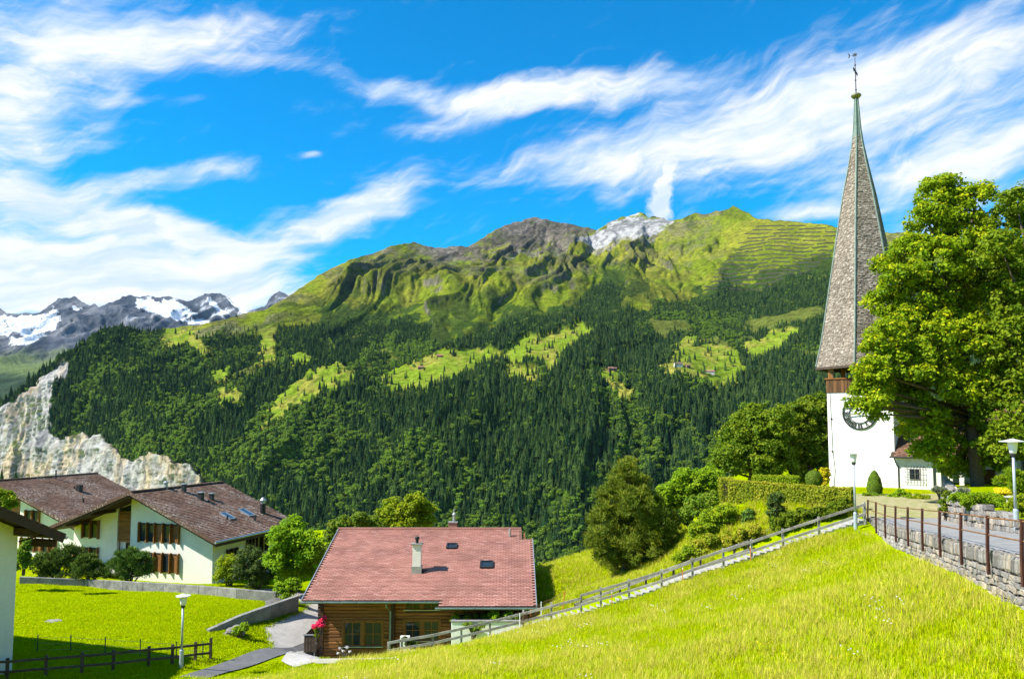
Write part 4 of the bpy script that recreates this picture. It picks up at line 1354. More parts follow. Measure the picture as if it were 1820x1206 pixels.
    tiles('annex_roof_tiles', M['tile_rust'], ch, (ax0 + .02, lo - .05, zb + .0), (1, 0, 0), (0, 1, rise), .24, .22, lambda a, b_: 0 <= a <= 7.2, .05, .012, True, None, 7.2, 4.8 * 0.95, 9)
    q = MB(); q.tube([(ax0 - .3, lo - .08, zb - .05), (ax1 + 4.6, lo - .08, zb - .05)], .07, 8); q.build('gutter', M['iron'], ch)
    q = MB(); q.tube([(ax0 + .05, lo - .05, zb - .1), (ax0 + .1, lo + .1, zb - .45), (ax0 + .25, ay0 - .06, zb - .8), (ax0 + .25, ay0 - .06, .1)], .05, 6); q.build('downpipe', M['iron'], ch)
    window(ch, ax0 + 1.05, ax0 + 1.85, 1.05, 1.95, ay0, 2, 2, 'wood_grey', .06, .06)
    g = MB()
    for k in range(7):
        x = ax0 + .78 + k * .225; g.beam((x, ay0 - .16, .72), (x, ay0 - .16, 2.22), .025, .025)
    for zc in (.85, 1.25, 1.65, 2.1):
        g.beam((ax0 + .7, ay0 - .16, zc), (ax0 + 2.2, ay0 - .16, zc), .02, .02)
    for x in (ax0 + .78, ax0 + 2.13):
        for zc in (.85, 2.1):
            g.beam((x, ay0 - .17, zc), (x, ay0, zc), .02, .02)
    g.build('window_grille', M['iron'], ch)
    # timber porch beyond the annex
    for k, x in enumerate((ax1 + .35, ax1 + 1.15, ax1 + 1.95, ax1 + 2.75)):
        q = MB(); q.box(x - .16, x + .16, ay0 + .25, ay0 + .6, -1.2, ah - .02); q.build('porch_pillar', M['plaster_cream'], ch)
    q = MB(); q.box(ax1 + .002, ax1 + 4.4, .4, .6, -1.2, ah + .8); q.build('porch_back_wall', M['plaster_cream'], ch)
    q = MB(); q.box(ax1 + 2.9, ax1 + 4.0, .28, .395, -.6, 1.9); d = q.build('porch_door', M['wood_brown'], ch)
    q = MB(); q.lathe([(.02, -.05), (.05, 0), (.02, .05)], (ax1 + 3.75, .22, .8), 8); q.build('door_handle', M['iron'], d)
    # nave behind the big tree
    q = MB(); q.box(6.5, 17, 3.2, 12, -1.2, 4.2); q.build('nave_wall', M['plaster'], ch)
    q = MB()
    q.prism([(5.9, 2.6, 4.1), (5.9, 7.6, 7.6), (5.9, 12.6, 4.1), (5.9, 12.6, 4.35), (5.9, 7.6, 7.88), (5.9, 2.6, 4.35)], (11.6, 0, 0)); q.build('nave_roof', M['tile_rust'], ch)
    for k in range(3):
        window(ch, 8 + k * 3, 9.1 + k * 3, 1.3, 3.2, 3.2, 2, 3, 'wood_grey', .08, .07)
    q = MB(); q.box(10.2, 10.9, -2.2, -1.6, -1.2, 2.6); q.build('porch_corner_pillar', M['plaster'], ch)


build_church()

# ------------------------------------------------------------------ wooden chalet with the red roof
def build_chalet():
    ox, oy, oz = -6.2, 53.3, -16.15
    ch = thing('wooden_chalet', 'brown log chalet with a wide red shingle roof at the slope foot', 'chalet', (ox, oy, oz))
    L = lambda p: Vector(p) - Vector((ox, oy, oz))
    xw0, xw1 = -6.85, 7.35                      # wall ends (local x)
    S = .304
    eY, eZ = 52.0 - oy, -11.82 - oz            # eave line of the left part (local)
    zr = lambda y: eZ + S * (y - eY)           # roof plane
    yr = 62.7 - oy                             # ridge
    xl, xn, xr = -7.9, 1.36, 7.8               # roof left edge, notch, right edge
    eY2 = 51.25 - oy
    # masonry core so that nothing is see-through
    b = MB(); b.box(xw0 + .1, xw1 - .1, .5, 2 * yr - 3.0, -1.2, eZ + .1)
    gz_ = []
    b.build('inner_wall', M['wood_dark'], ch)
    for x in (xw0 + .1, xw1 - .1):
        g = MB(); s = 1 if x < 0 else -1
        g.prism([(x, .2, eZ + .1), (x, 2 * yr - 3.2, eZ + .1), (x, yr, zr(yr) - .25)], (s * .2, 0, 0)); g.build('gable_wall', M['wood_brown'], ch)
    # log courses, front: left bay and middle bay, set back a little to the right of the corner post
    z = 0.0; hgt = .235; top = 3.95
    n = int(top / hgt) + 1
    win_l = (-5.35, -2.75, .95, 2.55); win_m = (-1.2, 1.15, 1.25, 2.55); win_u = (-1.2, 1.15, 3.35, 4.1)
    def courses(x0, x1, holes, yoff):
        k = 0; zz = -.15
        while zz < eZ - .12:
            z0, z1 = zz, zz + hgt - .022
            segs = [(x0, x1)]
            for (a, c, d, e) in holes:
                if z1 > d and z0 < e:
                    ns = []
                    for (p, q) in segs:
                        if p < a < q: ns.append((p, a))
                        if p < c < q: ns.append((c, q))
                        if not (p < a < q) and not (p < c < q): ns.append((p, q))
                    segs = ns
            for (p, q) in segs:
                m = MB(); j = random.uniform(-.012, .012)
                m.prism([(p, yoff + j + .03, z0), (p, yoff + j, z0 + .04), (p, yoff + j, z1 - .04), (p, yoff + j + .03, z1), (p, yoff + .16, z1), (p, yoff + .16, z0)], (q - p, 0, 0))
                m.build('log', M['wood_brown'], ch)
            zz += hgt; k += 1
    courses(xw0, -1.9, [win_l], -.02)
    courses(-1.88, 2.25, [win_m, win_u], .28)
    for x in (xw0 - .02, -2.0):
        m = MB(); m.box(x - .11, x + .13, -.12, .1, -.5, eZ - .02); m.build('corner_post', M['wood_dark'], ch)
    # projecting log ends at the corner
    for k in range(0, 17, 1):
        m = MB(); zz = -.15 + k * hgt
        m.box(xw0 - .32, xw0 - .14, .02, .16, zz + .01, zz + hgt - .03); m.build('log_end', M['wood_dark'], ch)
    # upright boards in the right bay
    nb = 26
    for k in range(nb):
        a = 2.27 + (xw1 - 2.27) * k / nb; c = a + (xw1 - 2.27) / nb - .018
        m = MB(); j = random.uniform(0, .015); m.box(a, c, .22 - j, .30, 1.0, eZ + .25); m.build('upright_board', M['wood_board'], ch)
    m = MB(); m.box(2.2, xw1, .2, .4, -1.0, .99); m.build('plinth', M['plaster'], ch)
    m = MB(); m.box(xw0 - .05, 2.2, -.06, .3, -1.2, -.16); m.build('stone_base', M['concrete'], ch)
    # windows
    for (a, c, d, e), yo in ((win_l, -.02), (win_m, .28), (win_u, .28)):
        mid = (a + c) / 2
        fr = MB()
        fr.box(a - .14, c + .14, yo - .05, yo + .1, e, e + .14); fr.box(a - .14, a, yo - .05, yo + .1, d - .02, e); fr.box(c, c + .14, yo - .05, yo + .1, d - .02, e); fr.box(mid - .12, mid + .12, yo - .05, yo + .1, d, e)
        fr.build('window_surround', M['wood_orange'], ch)
        for (p, q) in ((a, mid - .12), (mid + .12, c)):
            window(ch, p, q, d, e, yo + .1, 2, 1 if e > 4 else 2, 'wood_orange', .08, .06)
            wb = MB(); wb.box(p + .12, q - .12, yo + .35, yo + .37, d + .2, e - .1)
        sl = MB(); sl.box(a - .1, c + .1, yo - .14, yo + .1, d - .09, d - .02); sl.build('window_sill', M['zinc'], ch)
    # roof
    th = .16
    def plane(name, x0, x1, y0, y1, mat):
        m = MB()
        p = [(x0, y0, zr(y0) - th), (x1, y0, zr(y0) - th), (x1, y1, zr(y1) - th), (x0, y1, zr(y1) - th)]
        m.prism(p, (0, 0, th - .03)); return m.build(name, mat, ch)
    plane('roof_deck', xl, xn, eY, yr, M['wood_dark'])
    plane('roof_deck', xn + .002, 6.92, eY2, yr, M['wood_dark'])
    plane('roof_deck', 6.922, xr, eY2, 60.9 - oy, M['wood_dark'])
    m = MB()
    m.prism([(xl, yr + .01, zr(yr) - th), (6.92, yr + .01, zr(yr) - th), (6.92, 2 * yr - eY - 3, zr(eY) - th + .9), (xl, 2 * yr - eY - 3, zr(eY) - th + .9)], (0, 0, th)); m.build('rear_roof', M['tile_red'], ch)
    sl = math.sqrt(1 + S * S)
    lenA = (yr - eY) * sl; lenB = (yr - eY2) * sl; w = xr - xl
    lift = (yr - eY2) * sl
    def inside(a, b_):
        x = xl + a; y = eY2 + b_ / sl
        if x < xl or x > xr or y > yr - .05: return False
        if x < xn and y < eY: return False
        if x > 6.92 and y > 60.9 - oy - .1: return False
        if abs(x - (-.48)) < .38 and abs(y - 2.45) < .3: return False
        return True
    tiles('roof_shingles', M['tile_red'], ch, (xl, eY2, zr(eY2) - .02), (1, 0, 0), (0, 1, S), .42, .185, inside, .05, .008, True, None, w, lenB, 3)
    # darker shadow-line butts: small lifted slates
    m = MB(); m.beam((xl - .05, yr, zr(yr) + .03), (6.95, yr, zr(yr) + .03), .34, .12); m.build('ridge_cap', M['tile_red'], ch)
    m = MB(); m.beam((xl - .03, eY, zr(eY) - .06), (xl - .03, yr, zr(yr) - .06), .06, .24); m.build('verge_board', M['zinc'], ch)
    m = MB(); m.beam((xr + .03, eY2, zr(eY2) - .06), (xr + .03, 60.9 - oy, zr(60.9 - oy) - .06), .06, .24); m.build('verge_board', M['zinc'], ch)
    for (x0, x1, y) in ((xl - .1, xn, eY - .1), (xn - .25, xr + .15, eY2 - .1)):
        m = MB(); z0 = zr(y) - .12
        pts = [(x0, y - .09, z0 + .05), (x0, y - .08, z0 - .03), (x0, y, z0 - .07), (x0, y + .08, z0 - .03), (x0, y + .09, z0 + .05), (x0, y + .07, z0 + .05), (x0, y, z0 - .04), (x0, y - .07, z0 + .05)]
        m.prism(pts, (x1 - x0, 0, 0)); g = m.build('gutter', M['gutter'], ch)
        k = x0 + .3
        while k < x1:
            c = MB(); c.box(k - .02, k + .02, y - .1, y + .25, z0 + .051, z0 + .07); c.build('gutter_bracket', M['zinc'], g); k += 1.15
        m = MB(); m.box(x0 + .1, x1 - .05, y + .12, y + .17, z0 - .12, z0 + .1); m.build('fascia', M['wood_dark'], ch)
    for (x, y0, yy) in ((-2.25, eY - .1, -.2), (7.15, eY2 - .1, .1)):
        m = MB(); z0 = zr(y0) - .2
        m.tube([(x, y0, z0), (x, y0 + .15, z0 - .25), (x + .12, yy - .06, z0 - .75), (x + .12, yy - .06, -.2 if x < 0 else 1.6)], .06, 8); m.build('downpipe', M['gutter'], ch)
    # rafters under the eaves
    k = xl + .6
    while k < xr - .3:
        y0 = (eY if k < xn else eY2) + .2
        m = MB(); m.beam((k, y0, zr(y0) - th - .09), (k, .3, zr(.3) - th - .09), .12, .17); m.build('rafter', M['wood_dark'], ch); k += 1.25
    m = MB(); m.beam((xw0 - .9, .05, eZ - .02), (xw0 + .2, .05, eZ - .02), .2, .24); m.build('purlin_end', M['wood_dark'], ch)
    # chimney
    c0 = L(at(741, 1011, 55.75)); cx = c0.x; cy = c0.y
    m = MB(); m.box(cx - .36, cx + .36, cy - .3, cy + .3, zr(cy) - .3, zr(cy) + .42); m.build('chimney_flashing', M['zinc'], ch)
    m = MB(); m.box(cx - .3, cx + .3, cy - .27, cy + .27, zr(cy) + .421, zr(cy) + 1.95); c = m.build('chimney', M['plaster_cream'], ch)
    m = MB(); m.box(cx - .42, cx + .42, cy - .38, cy + .38, zr(cy) + 1.951, zr(cy) + 2.04); m.build('chimney_cap', M['concrete'], c)
    m = MB(); m.lathe([(.11, 0), (.11, .28), (.17, .3), (.17, .42), (.09, .5)], (cx, cy, zr(cy) + 2.04), 12); m.build('chimney_pot', M['iron'], c)
    # brick stack behind the ridge
    r0 = L(at(805, 925, 63.3)); rx, ry = r0.x, r0.y
    m = MB(); m.box(rx - .35, rx + .35, ry - .3, ry + .3, zr(yr) - .6, zr(yr) + .42); c = m.build('brick_chimney', M['tile_red'], ch)
    m = MB(); m.box(rx - .4, rx + .4, ry - .35, ry + .35, zr(yr) + .421, zr(yr) + .5); m.build('chimney_cap', M['concrete'], c)
    m = MB(); m.lathe([(.12, 0), (.12, .5), (.16, .52), (.16, .62), (.05, .75), (.03, 1.1)], (rx + .1, ry, zr(yr) + .5), 12); m.build('steel_flue', M['zinc'], c)
    # roof windows
    for (px, py, w_, l_) in ((803, 971, .72, .72), (865, 1004, .86, .95)):
        q = None
        for Yv in np.arange(52, 63, .05):
            p = at(px, py, Yv)
            if zr(Yv - oy) + oz >= p.z: q = p - Vector((ox, oy, oz)); break
        x, y = q.x, q.y
        fr = MB(); u = Vector((0, 1, S)).normalized(); nn = Vector((0, -S, 1)).normalized(); c0 = Vector((x, y, zr(y)))
        for a, c in (((-w_ / 2, -l_ / 2), (w_ / 2, -l_ / 2)), ((w_ / 2, -l_ / 2), (w_ / 2, l_ / 2)), ((w_ / 2, l_ / 2), (-w_ / 2, l_ / 2)), ((-w_ / 2, l_ / 2), (-w_ / 2, -l_ / 2))):
            fr.beam(c0 + Vector((a[0], 0, 0)) + u * a[1] + nn * .07, c0 + Vector((c[0], 0, 0)) + u * c[1] + nn * .07, .13, .14, up=nn)
        f = fr.build('roof_window', M['iron'], ch)
        g = MB(); v = [c0 + Vector((sx * (w_ / 2 - .05), 0, 0)) + u * (sy * (l_ / 2 - .05)) + nn * .05 for sx, sy in ((-1, -1), (1, -1), (1, 1), (-1, 1))]
        g.prism(v, nn * .03); g.build('pane', M['glass'], f)
    v0 = L(at(906, 965, 61.3)); m = MB(); m.tube([(v0.x, v0.y, zr(v0.y) - .1), (v0.x, v0.y, zr(v0.y) + .62)], .09, 10); m.build('vent_pipe', M['zinc'], ch)
    # side balcony with slatted railing (flower boxes are things of their own)
    bx0, bx1, by = xw0 - 1.15, xw0 - .34, -.35
    m = MB(); m.box(bx0, bx1, by, 3.5, .62, .72); m.build('balcony_floor', M['wood_old'], ch)
    for k in range(8):
        x = bx0 + .05 + k * .105; m = MB(); m.box(x, x + .085, by - .03, by, .65, 1.72); m.build('balcony_slat', M['wood_old'], ch)
    m = MB(); m.beam((bx0 - .05, by - .015, 1.78), (bx1, by - .015, 1.78), .1, .06); m.build('balcony_rail', M['zinc'], ch)
    for k in range(22):
        y = by + .1 + k * .16; m = MB(); m.box(bx0, bx0 + .03, y, y + .13, .65, 1.72); m.build('balcony_slat', M['wood_old'], ch)
    for x in (bx0 + .1, bx1 - .1):
        m = MB(); m.tube([(x, by + .1, .62), (x, by + .1, -1.0)], .04, 6); m.build('balcony_strut', M['zinc'], ch)
    return ch


build_chalet()

# ------------------------------------------------------------------ apartment house with two gables
AR = -math.radians(17.8)


def build_apartments():
    C0 = Vector((-27.2, 70.0, -14.75))
    ap = thing('apartment_house', 'white apartment house with two broad brown tiled gables behind the lawn', 'house', C0, AR)
    inv = Matrix.Rotation(-AR, 3, 'Z')
    def on_plane(px, py, f):
        for Y in np.arange(66, 102, .04):
            p = inv @ (at(px, py, Y) - C0)
            if f(p.x, p.y) >= p.z:
                return p
        return p
    # ---- right block
    xa, za, sr, sL = -7.8, 8.42, .42, .375
    zR = lambda x: za - sr * (x - xa)
    zL = lambda x: za - sL * (xa - x)
    yf, yb = -1.9, 10.9
    def wallpoly(x0, x1, y, t=.3, name='wall', mat='plaster_cream'):
        m = MB()
        xs = [x0] + ([xa] if x0 < xa < x1 else []) + [x1]
        top = [(x, y, (zR(x) if x >= xa else zL(x)) - .28) for x in xs]
        m.prism([(x0, y, -1.2)] + [(x1, y, -1.2)] + top[::-1], (0, t, 0))
        return m.build(name, M[mat], ap)
    wallpoly(-9.4, 0, 0)
    wallpoly(-17.6, -12.2, 1.2)
    m = MB(); m.box(-12.2, -9.4, 1.6, 1.9, -1.2, 7.6); m.build('stair_wall', M['plaster_cream'], ap)
    m = MB(); m.box(-.3, 0, .302, 10, -1.2, zR(0) - .2); m.build('side_wall', M['plaster_cream'], ap)
    m = MB(); m.prism([(-17.6, 9.7, -1.2), (-.302, 9.7, -1.2), (-.302, 9.7, zR(-.3) - .3), (xa, 9.7, za - .3), (-17.6, 9.7, zL(-17.6) - .3)], (0, .25, 0)); m.build('rear_wall', M['plaster_cream'], ap)
    m = MB(); m.box(-9.4, -9.15, .302, 1.6, -1.2, zL(-9.4) - .35); m.build('return_wall', M['plaster_cream'], ap)
    m = MB(); m.box(-17.6, -17.3, 1.502, 9.7, -1.2, zL(-17.6) - .35); m.build('side_wall', M['plaster_cream'], ap)
    # timber clad stair bay: each board a part
    zz = 1.05
    while zz < 6.1:
        if not (2.35 < zz < 3.15):
            m = MB(); m.box(-12.18, -9.42, 1.32 + random.uniform(0, .02), 1.59, zz, zz + .155); m.build('cladding_board', M['wood_brown'], ap)
        zz += .172
    window(ap, -11.3, -9.6, 2.4, 3.2, 1.55, 2, 1, 'wood_dark', .14, .08)
    w = MB(); tri = [(-11.9, 1.5, 6.25), (-9.45, 1.5, 6.25), (-9.45, 1.5, 7.35), (-11.9, 1.5, 6.5)]
    w.prism(tri, (0, .08, 0)); g = w.build('gable_window', M['glass'], ap)
    for x in (-11.9, -10.7, -9.5):
        q = MB(); q.box(x - .07, x + .07, 1.38, 1.49, 6.2, zL(x) - .35); q.build('mullion', M['wood_dark'], g)
    # entrance porch
    m = MB(); m.box(-14.2, -10.2, -.9, 1.5, .72, .92); m.build('porch_slab', M['paving'], ap)
    m = MB(); m.box(-13.4, -11.9, -.6, 1.4, -1.2, .715); m.build('porch_wall', M['plaster_cream'], ap)
    # windows with projecting upright fins
    def fin_window(x0, x1, z0, z1, y, n, curtain=True):
        w = MB(); w.box(x0, x1, y - .06, y + .03, z1, z1 + .12)
        wf = w.build('window', M['wood_dark'], ap)
        wd = (x1 - x0) / n
        for i in range(n):
            a = x0 + i * wd
            g = MB(); g.box(a + .08, a + wd - .08, y - .035, y - .004, z0, z1 - .002)
            g.build('shutter' if i in (2, 4) and n > 3 else 'pane', M['wood_brown'] if i in (2, 4) and n > 3 else M['glass'], wf)
            if i not in (2, 4) or n <= 3:
                for zc in (z0 + .03, z1 - .05):
                    b = MB(); b.box(a + .08, a + wd - .08, y - .07, y - .037, zc - .03, zc + .03); b.build('rail', M['wood_dark'], wf)
        for i in range(n + 1):
            a = x0 + i * wd
            f = MB(); f.prism([(a - .05, y, z0 - .1), (a - .05, y - .27, z0 - .1), (a - .05, y - .27, z1 + .1), (a - .05, y - .16, z1 + .2), (a - .05, y, z1 + .2)], (.1, 0, 0)); f.build('fin', M['wood_orange'], wf)
        return wf
    fin_window(-8.3, -3.7, 3.72, 5.3, 0, 5)
    fin_window(-8.3, -3.7, 1.0, 2.6, 0, 5)
    fin_window(-16.4, -14.4, 3.55, 5.1, 1.2, 2)
    fin_window(-17.4, -14.4, 1.0, 2.45, 1.2, 3)
    # side windows (outside is +x)
    for (y0, y1, z0, z1) in ((1.9, 3.3, 1.6, 2.9), (4.8, 5.8, 2.2, 3.5), (6.3, 8.0, 2.0, 3.6)):
        w = MB(); w.box(.0, .05, y0, y1, z1, z1 + .1); wf = w.build('window', M['wood_dark'], ap)
        n = 2; wd = (y1 - y0) / n
        for i in range(n):
            g = MB(); g.box(.004, .03, y0 + i * wd + .07, y0 + (i + 1) * wd - .07, z0, z1 - .002); g.build('pane', M['glass'], wf)
        for i in range(n + 1):
            f = MB(); f.box(.0, .25, y0 + i * wd - .05, y0 + i * wd + .05, z0 - .1, z1 + .15); f.build('fin', M['wood_dark'], wf)
    m = MB(); m.tube([(.08, 5.6, 4.6), (.08, 5.6, -1)], .05, 6); m.build('downpipe', M['wood_dark'], ap)
    # roof, right block
    xe = 1.75
    def slab(x0, z0, x1, z1, y0, y1, t=.24, name='roof_slab'):
        m = MB(); m.prism([(x0, y0, z0), (x1, y0, z1), (x1, y0, z1 - t), (x0, y0, z0 - t)], (0, y1 - y0, 0)); return m.build(name, M['wood_dark'], ap)
    slab(xa, za, xe, zR(xe), yf, yb)
    slab(-17.9, zL(-17.9), xa - .002, za, yf, yb)
    sl = math.sqrt(1 + sr * sr)
    tiles('roof_tiles', M['tile_brown'], ap, (xe, yf, zR(xe)), (0, 1, 0), (-1, 0, sr), .30, .27, lambda a, b: 0 <= a <= yb - yf, .055, .014, True, None, yb - yf, (xe - xa) * sl - .1, 5)
    m = MB(); m.beam((xa, yf - .05, za + .06), (xa, yb + .05, za + .06), .34, .14); m.build('ridge_cap', M['tile_brown'], ap)
    def verge(xs, xe_, zf, y, n):
        v = MB()
        for k in range(n):
            a = xs + (xe_ - xs) * k / n; b = xs + (xe_ - xs) * (k + .93) / n
            zlift = .02
            v.beam((a, y - .03, zf(a) - .06), (b, y - .03, zf(b) - .10), .12, .30 if True else 0)
        tag(v.build('verge_tiles', M['tile_brown'], ap), kind='stuff')
        f = MB(); f.beam((xs, y + .1, zf(xs) - .28), (xe_, y + .1, zf(xe_) - .28), .08, .3); f.build('barge_board', M['wood_dark'], ap)
    verge(xa, xe, zR, yf, 36); verge(-17.9, xa, zL, yf, 38)
    m = MB(); m.tube([(xe + .12, yf - .1, zR(xe) - .1), (xe + .12, yb, zR(xe) - .1)], .11, 8); m.build('gutter', M['zinc'], ap)
    m = MB(); m.box(xe - .02, xe + .04, yf, yb, zR(xe) - .5, zR(xe) - .08); m.build('fascia', M['wood_dark'], ap)
    for x in (-6.0, -2.6, .6, -12.5, -15.5):
        m = MB(); zf = zR if x > xa else zL; m.beam((x, yf + .3, zf(x) - .4), (x, .1 if x > -9 else 1.2, zf(x) - .4), .2, .3); m.build('purlin', M['wood_dark'], ap)
    # vents, skylights and chimney on the right block
    for (px, py, w, hh) in ((327, 874, .34, .75), (357, 888, .42, .7), (376, 888, .36, .62), (371, 893, .12, .3), (404, 924, .12, .45), (453, 925, .14, .5), (460, 928, .1, .25)):
        p = on_plane(px, py, lambda x, y: zR(x)); m = MB(); m.box(p.x - w / 2, p.x + w / 2, p.y - w / 2, p.y + w / 2, zR(p.x) - .3, zR(p.x) + hh)
        v = m.build('roof_vent', M['iron'], ap)
        if w > .3:
            c = MB(); c.box(p.x - w * .7, p.x + w * .7, p.y - w * .7, p.y + w * .7, zR(p.x) + hh + .001, zR(p.x) + hh + .08); c.build('vent_cap', M['zinc'], v)
    p = on_plane(467, 912, lambda x, y: zR(x))
    m = MB(); m.tube([(p.x, p.y, zR(p.x) - .3), (p.x, p.y, zR(p.x) + 1.0)], .28, 12); c = m.build('chimney', M['iron'], ap)
    m = MB(); m.lathe([(.22, 1.001), (.24, 1.25), (.34, 1.28), (.34, 1.36), (.2, 1.5), (.12, 1.62)], (p.x, p.y, zR(p.x)), 12); m.build('chimney_cowl', M['zinc'], c)
    for (px, py, w, l) in ((404, 918, .75, 1.35), (438, 912, .85, 1.45)):
        p = on_plane(px, py, lambda x, y: zR(x)); u = Vector((-1, 0, sr)).normalized(); nn = Vector((sr, 0, 1)).normalized(); c0 = Vector((p.x, p.y, zR(p.x)))
        fr = MB()
        for a, c in (((-w / 2, -l / 2), (w / 2, -l / 2)), ((w / 2, -l / 2), (w / 2, l / 2)), ((w / 2, l / 2), (-w / 2, l / 2)), ((-w / 2, l / 2), (-w / 2, -l / 2))):
            fr.beam(c0 + Vector((0, a[0], 0)) + u * a[1] + nn * .1, c0 + Vector((0, c[0], 0)) + u * c[1] + nn * .1, .1, .16, up=nn)
        f = fr.build('roof_window', M['zinc'], ap)
        g = MB(); g.prism([c0 + Vector((0, sx * (w / 2 - .03), 0)) + u * (sy * (l / 2 - .03)) + nn * .12 for sx, sy in ((-1, -1), (1, -1), (1, 1), (-1, 1))], nn * .03); g.build('pane', M['glass_sky'], f)
    m = MB(); m.lathe([(.18, -.2), (.18, .35), (.26, .4), (.26, .5), (.1, .62)], (xa, 2.6, za + .1), 12); m.build('ridge_vent', M['zinc'], ap)
    # ---- left block
    xb, zb_, s2 = -32.4, 8.45, .375
    z2 = lambda x: zb_ - s2 * abs(x - xb)
    f2, b2 = 4.0, 17.9
    slab(xb, zb_, -19.4, z2(-19.4), f2, b2)
    slab(-43, z2(-43), xb - .002, zb_, f2, b2)
    tiles('roof_tiles', M['tile_brown'], ap, (-19.6, f2, z2(-19.6)), (0, 1, 0), (-1, 0, s2), .30, .27, lambda a, b: 0 <= a <= b2 - f2, .055, .014, True, None, b2 - f2, 12.8 * math.sqrt(1 + s2 * s2) - .1, 6)
    m = MB(); m.beam((xb, f2 - .05, zb_ + .06), (xb, b2 + .05, zb_ + .06), .34, .14); m.build('ridge_cap', M['tile_brown'], ap)
    verge(xb, -19.8, z2, f2, 46)
    def w2(x0, x1, y, mat='plaster_cream', zlow=-1.2, name='wall'):
        m = MB(); m.prism([(x0, y, zlow), (x1, y, zlow), (x1, y, z2(x1) - .28), (x0, y, z2(x0) - .28)], (0, .3, 0)); return m.build(name, M[mat], ap)
    w2(-30.0, -18.5, 5.5); w2(-32.3, -30.002, 6.3)
    m = MB(); m.box(-42, -18.5, 17.0, 17.3, -1.2, 4.0); m.build('rear_wall', M['plaster_cream'], ap)
    m = MB(); m.prism([(-42, 5.8, -1.2), (-32.302, 5.8, -1.2), (-32.302, 5.8, zb_ - .4), (-42, 5.8, z2(-42) - .3)], (0, .3, 0)); m.build('wall', M['plaster_cream'], ap)
    zz = 3.6
    while zz < 6.6:
        m = MB(); m.box(-32.4, -30.02, 5.9, 6.02, zz, zz + .16); m.build('cladding_board', M['wood_brown'], ap); zz += .175
    fin_window(-29.1, -27.1, 3.6, 5.15, 5.5, 2)
    fin_window(-29.6, -24.6, .9, 2.2, 5.5, 5)
    for (px, py, w, hh) in ((141, 873, .5, .75), (132, 869, .12, .35), (148, 893, .14, .5), (99, 851, .12, 1.1)):
        p = on_plane(px, py, lambda x, y: z2(x)); m = MB(); m.box(p.x - w / 2, p.x + w / 2, p.y - w / 2, p.y + w / 2, z2(p.x) - .3, z2(p.x) + hh); m.build('roof_vent', M['iron'], ap)


build_apartments()


def build_corner_house():
    C0 = Vector((-27.75, 43.2, -14.1))
    h = thing('corner_house', 'shaded pale rendered house with dark overhanging roof at the picture edge', 'house', C0, AR)
    s = .49; ze = 7.75; y1 = 1.6; yr = -5.2
    z = lambda y: ze + s * (y1 - y) if y > yr else ze + s * (y1 - yr) - s * (yr - y)
    m = MB(); m.prism([(0, 0, -1), (0, -10.4, -1), (0, -10.4, z(-10.4) - .35), (0, yr, z(yr) - .35), (0, 0, z(0) - .35)], (-.35, 0, 0)); m.build('gable_wall', M['plaster_cream'], h)
    m = MB(); m.box(-11, -.352, -.35, 0, -1, z(0) - .4); m.build('rear_wall', M['plaster_cream'], h)
    m = MB(); m.box(-11, -.352, -10.4, -10.05, -1, z(-10.4) - .4); m.build('front_wall', M['plaster_cream'], h)
    m = MB(); m.prism([(-11, 0, -1), (-11, -10.4, -1), (-11, -10.4, z(-10.4) - .35), (-11, yr, z(yr) - .35), (-11, 0, z(0) - .35)], (-.35, 0, 0)); m.build('gable_wall', M['plaster_cream'], h)
    xo = 1.5
    m = MB(); m.prism([(xo, y1, z(y1)), (xo, yr, z(yr)), (xo, yr, z(yr) - .26), (xo, y1, z(y1) - .26)], (-14.4, 0, 0)); m.build('roof_slab', M['wood_dark'], h)
    m = MB(); m.prism([(xo, yr - .002, z(yr)), (xo, -12, z(-12)), (xo, -12, z(-12) - .26), (xo, yr - .002, z(yr) - .26)], (-14.4, 0, 0)); m.build('roof_slab', M['wood_dark'], h)
    for (a, b) in ((y1 + .05, yr), (yr, -12)):
        m = MB(); m.beam((xo + .04, a, z(a) - .22), (xo + .04, b, z(b) - .22), .07, .52); m.build('barge_board', M['wood_dark'], h)
    m = MB(); m.beam((xo - .3, y1 - .3, z(y1) - .5), (-.36, y1 - .3, z(y1) - .5), .3, .4); m.build('eaves_purlin', M['wood_dark'], h)
    m = MB(); m.beam((xo - .2, -.15, z(-.15) - .52), (-.2, -.15, z(-.15) - .52), .28, .42); m.build('purlin', M['wood_dark'], h)
    m = MB(); m.beam((xo - .2, yr, z(yr) - .55), (-.2, yr, z(yr) - .55), .28, .42); m.build('purlin', M['wood_dark'], h)
    m = MB(); m.tube([(xo + .15, y1 + .12, z(y1) - .22), (-12.6, y1 + .12, z(y1) - .22)], .09, 8); m.build('gutter', M['zinc'], h)
    m = MB(); m.beam((.05, .02, z(0) - 1.05), (.85, .85, z(0) - .72), .09, .09); m.build('bracket', M['wood_dark'], h)
    m = MB(); m.tube([(-.05, -1.35, 6.55), (.012, -1.35, 6.55)], .16, 16); m.build('vent_hole', M['iron'], h)
    tiles('roof_tiles', M['tile_brown'], h, (-12.6, y1, z(y1)), (1, 0, 0), (0, -1, s), .32, .34, lambda a, b: 0 <= a <= 14.2, .05, .01, True, None, 14.3, 7.5, 8)


build_corner_house()

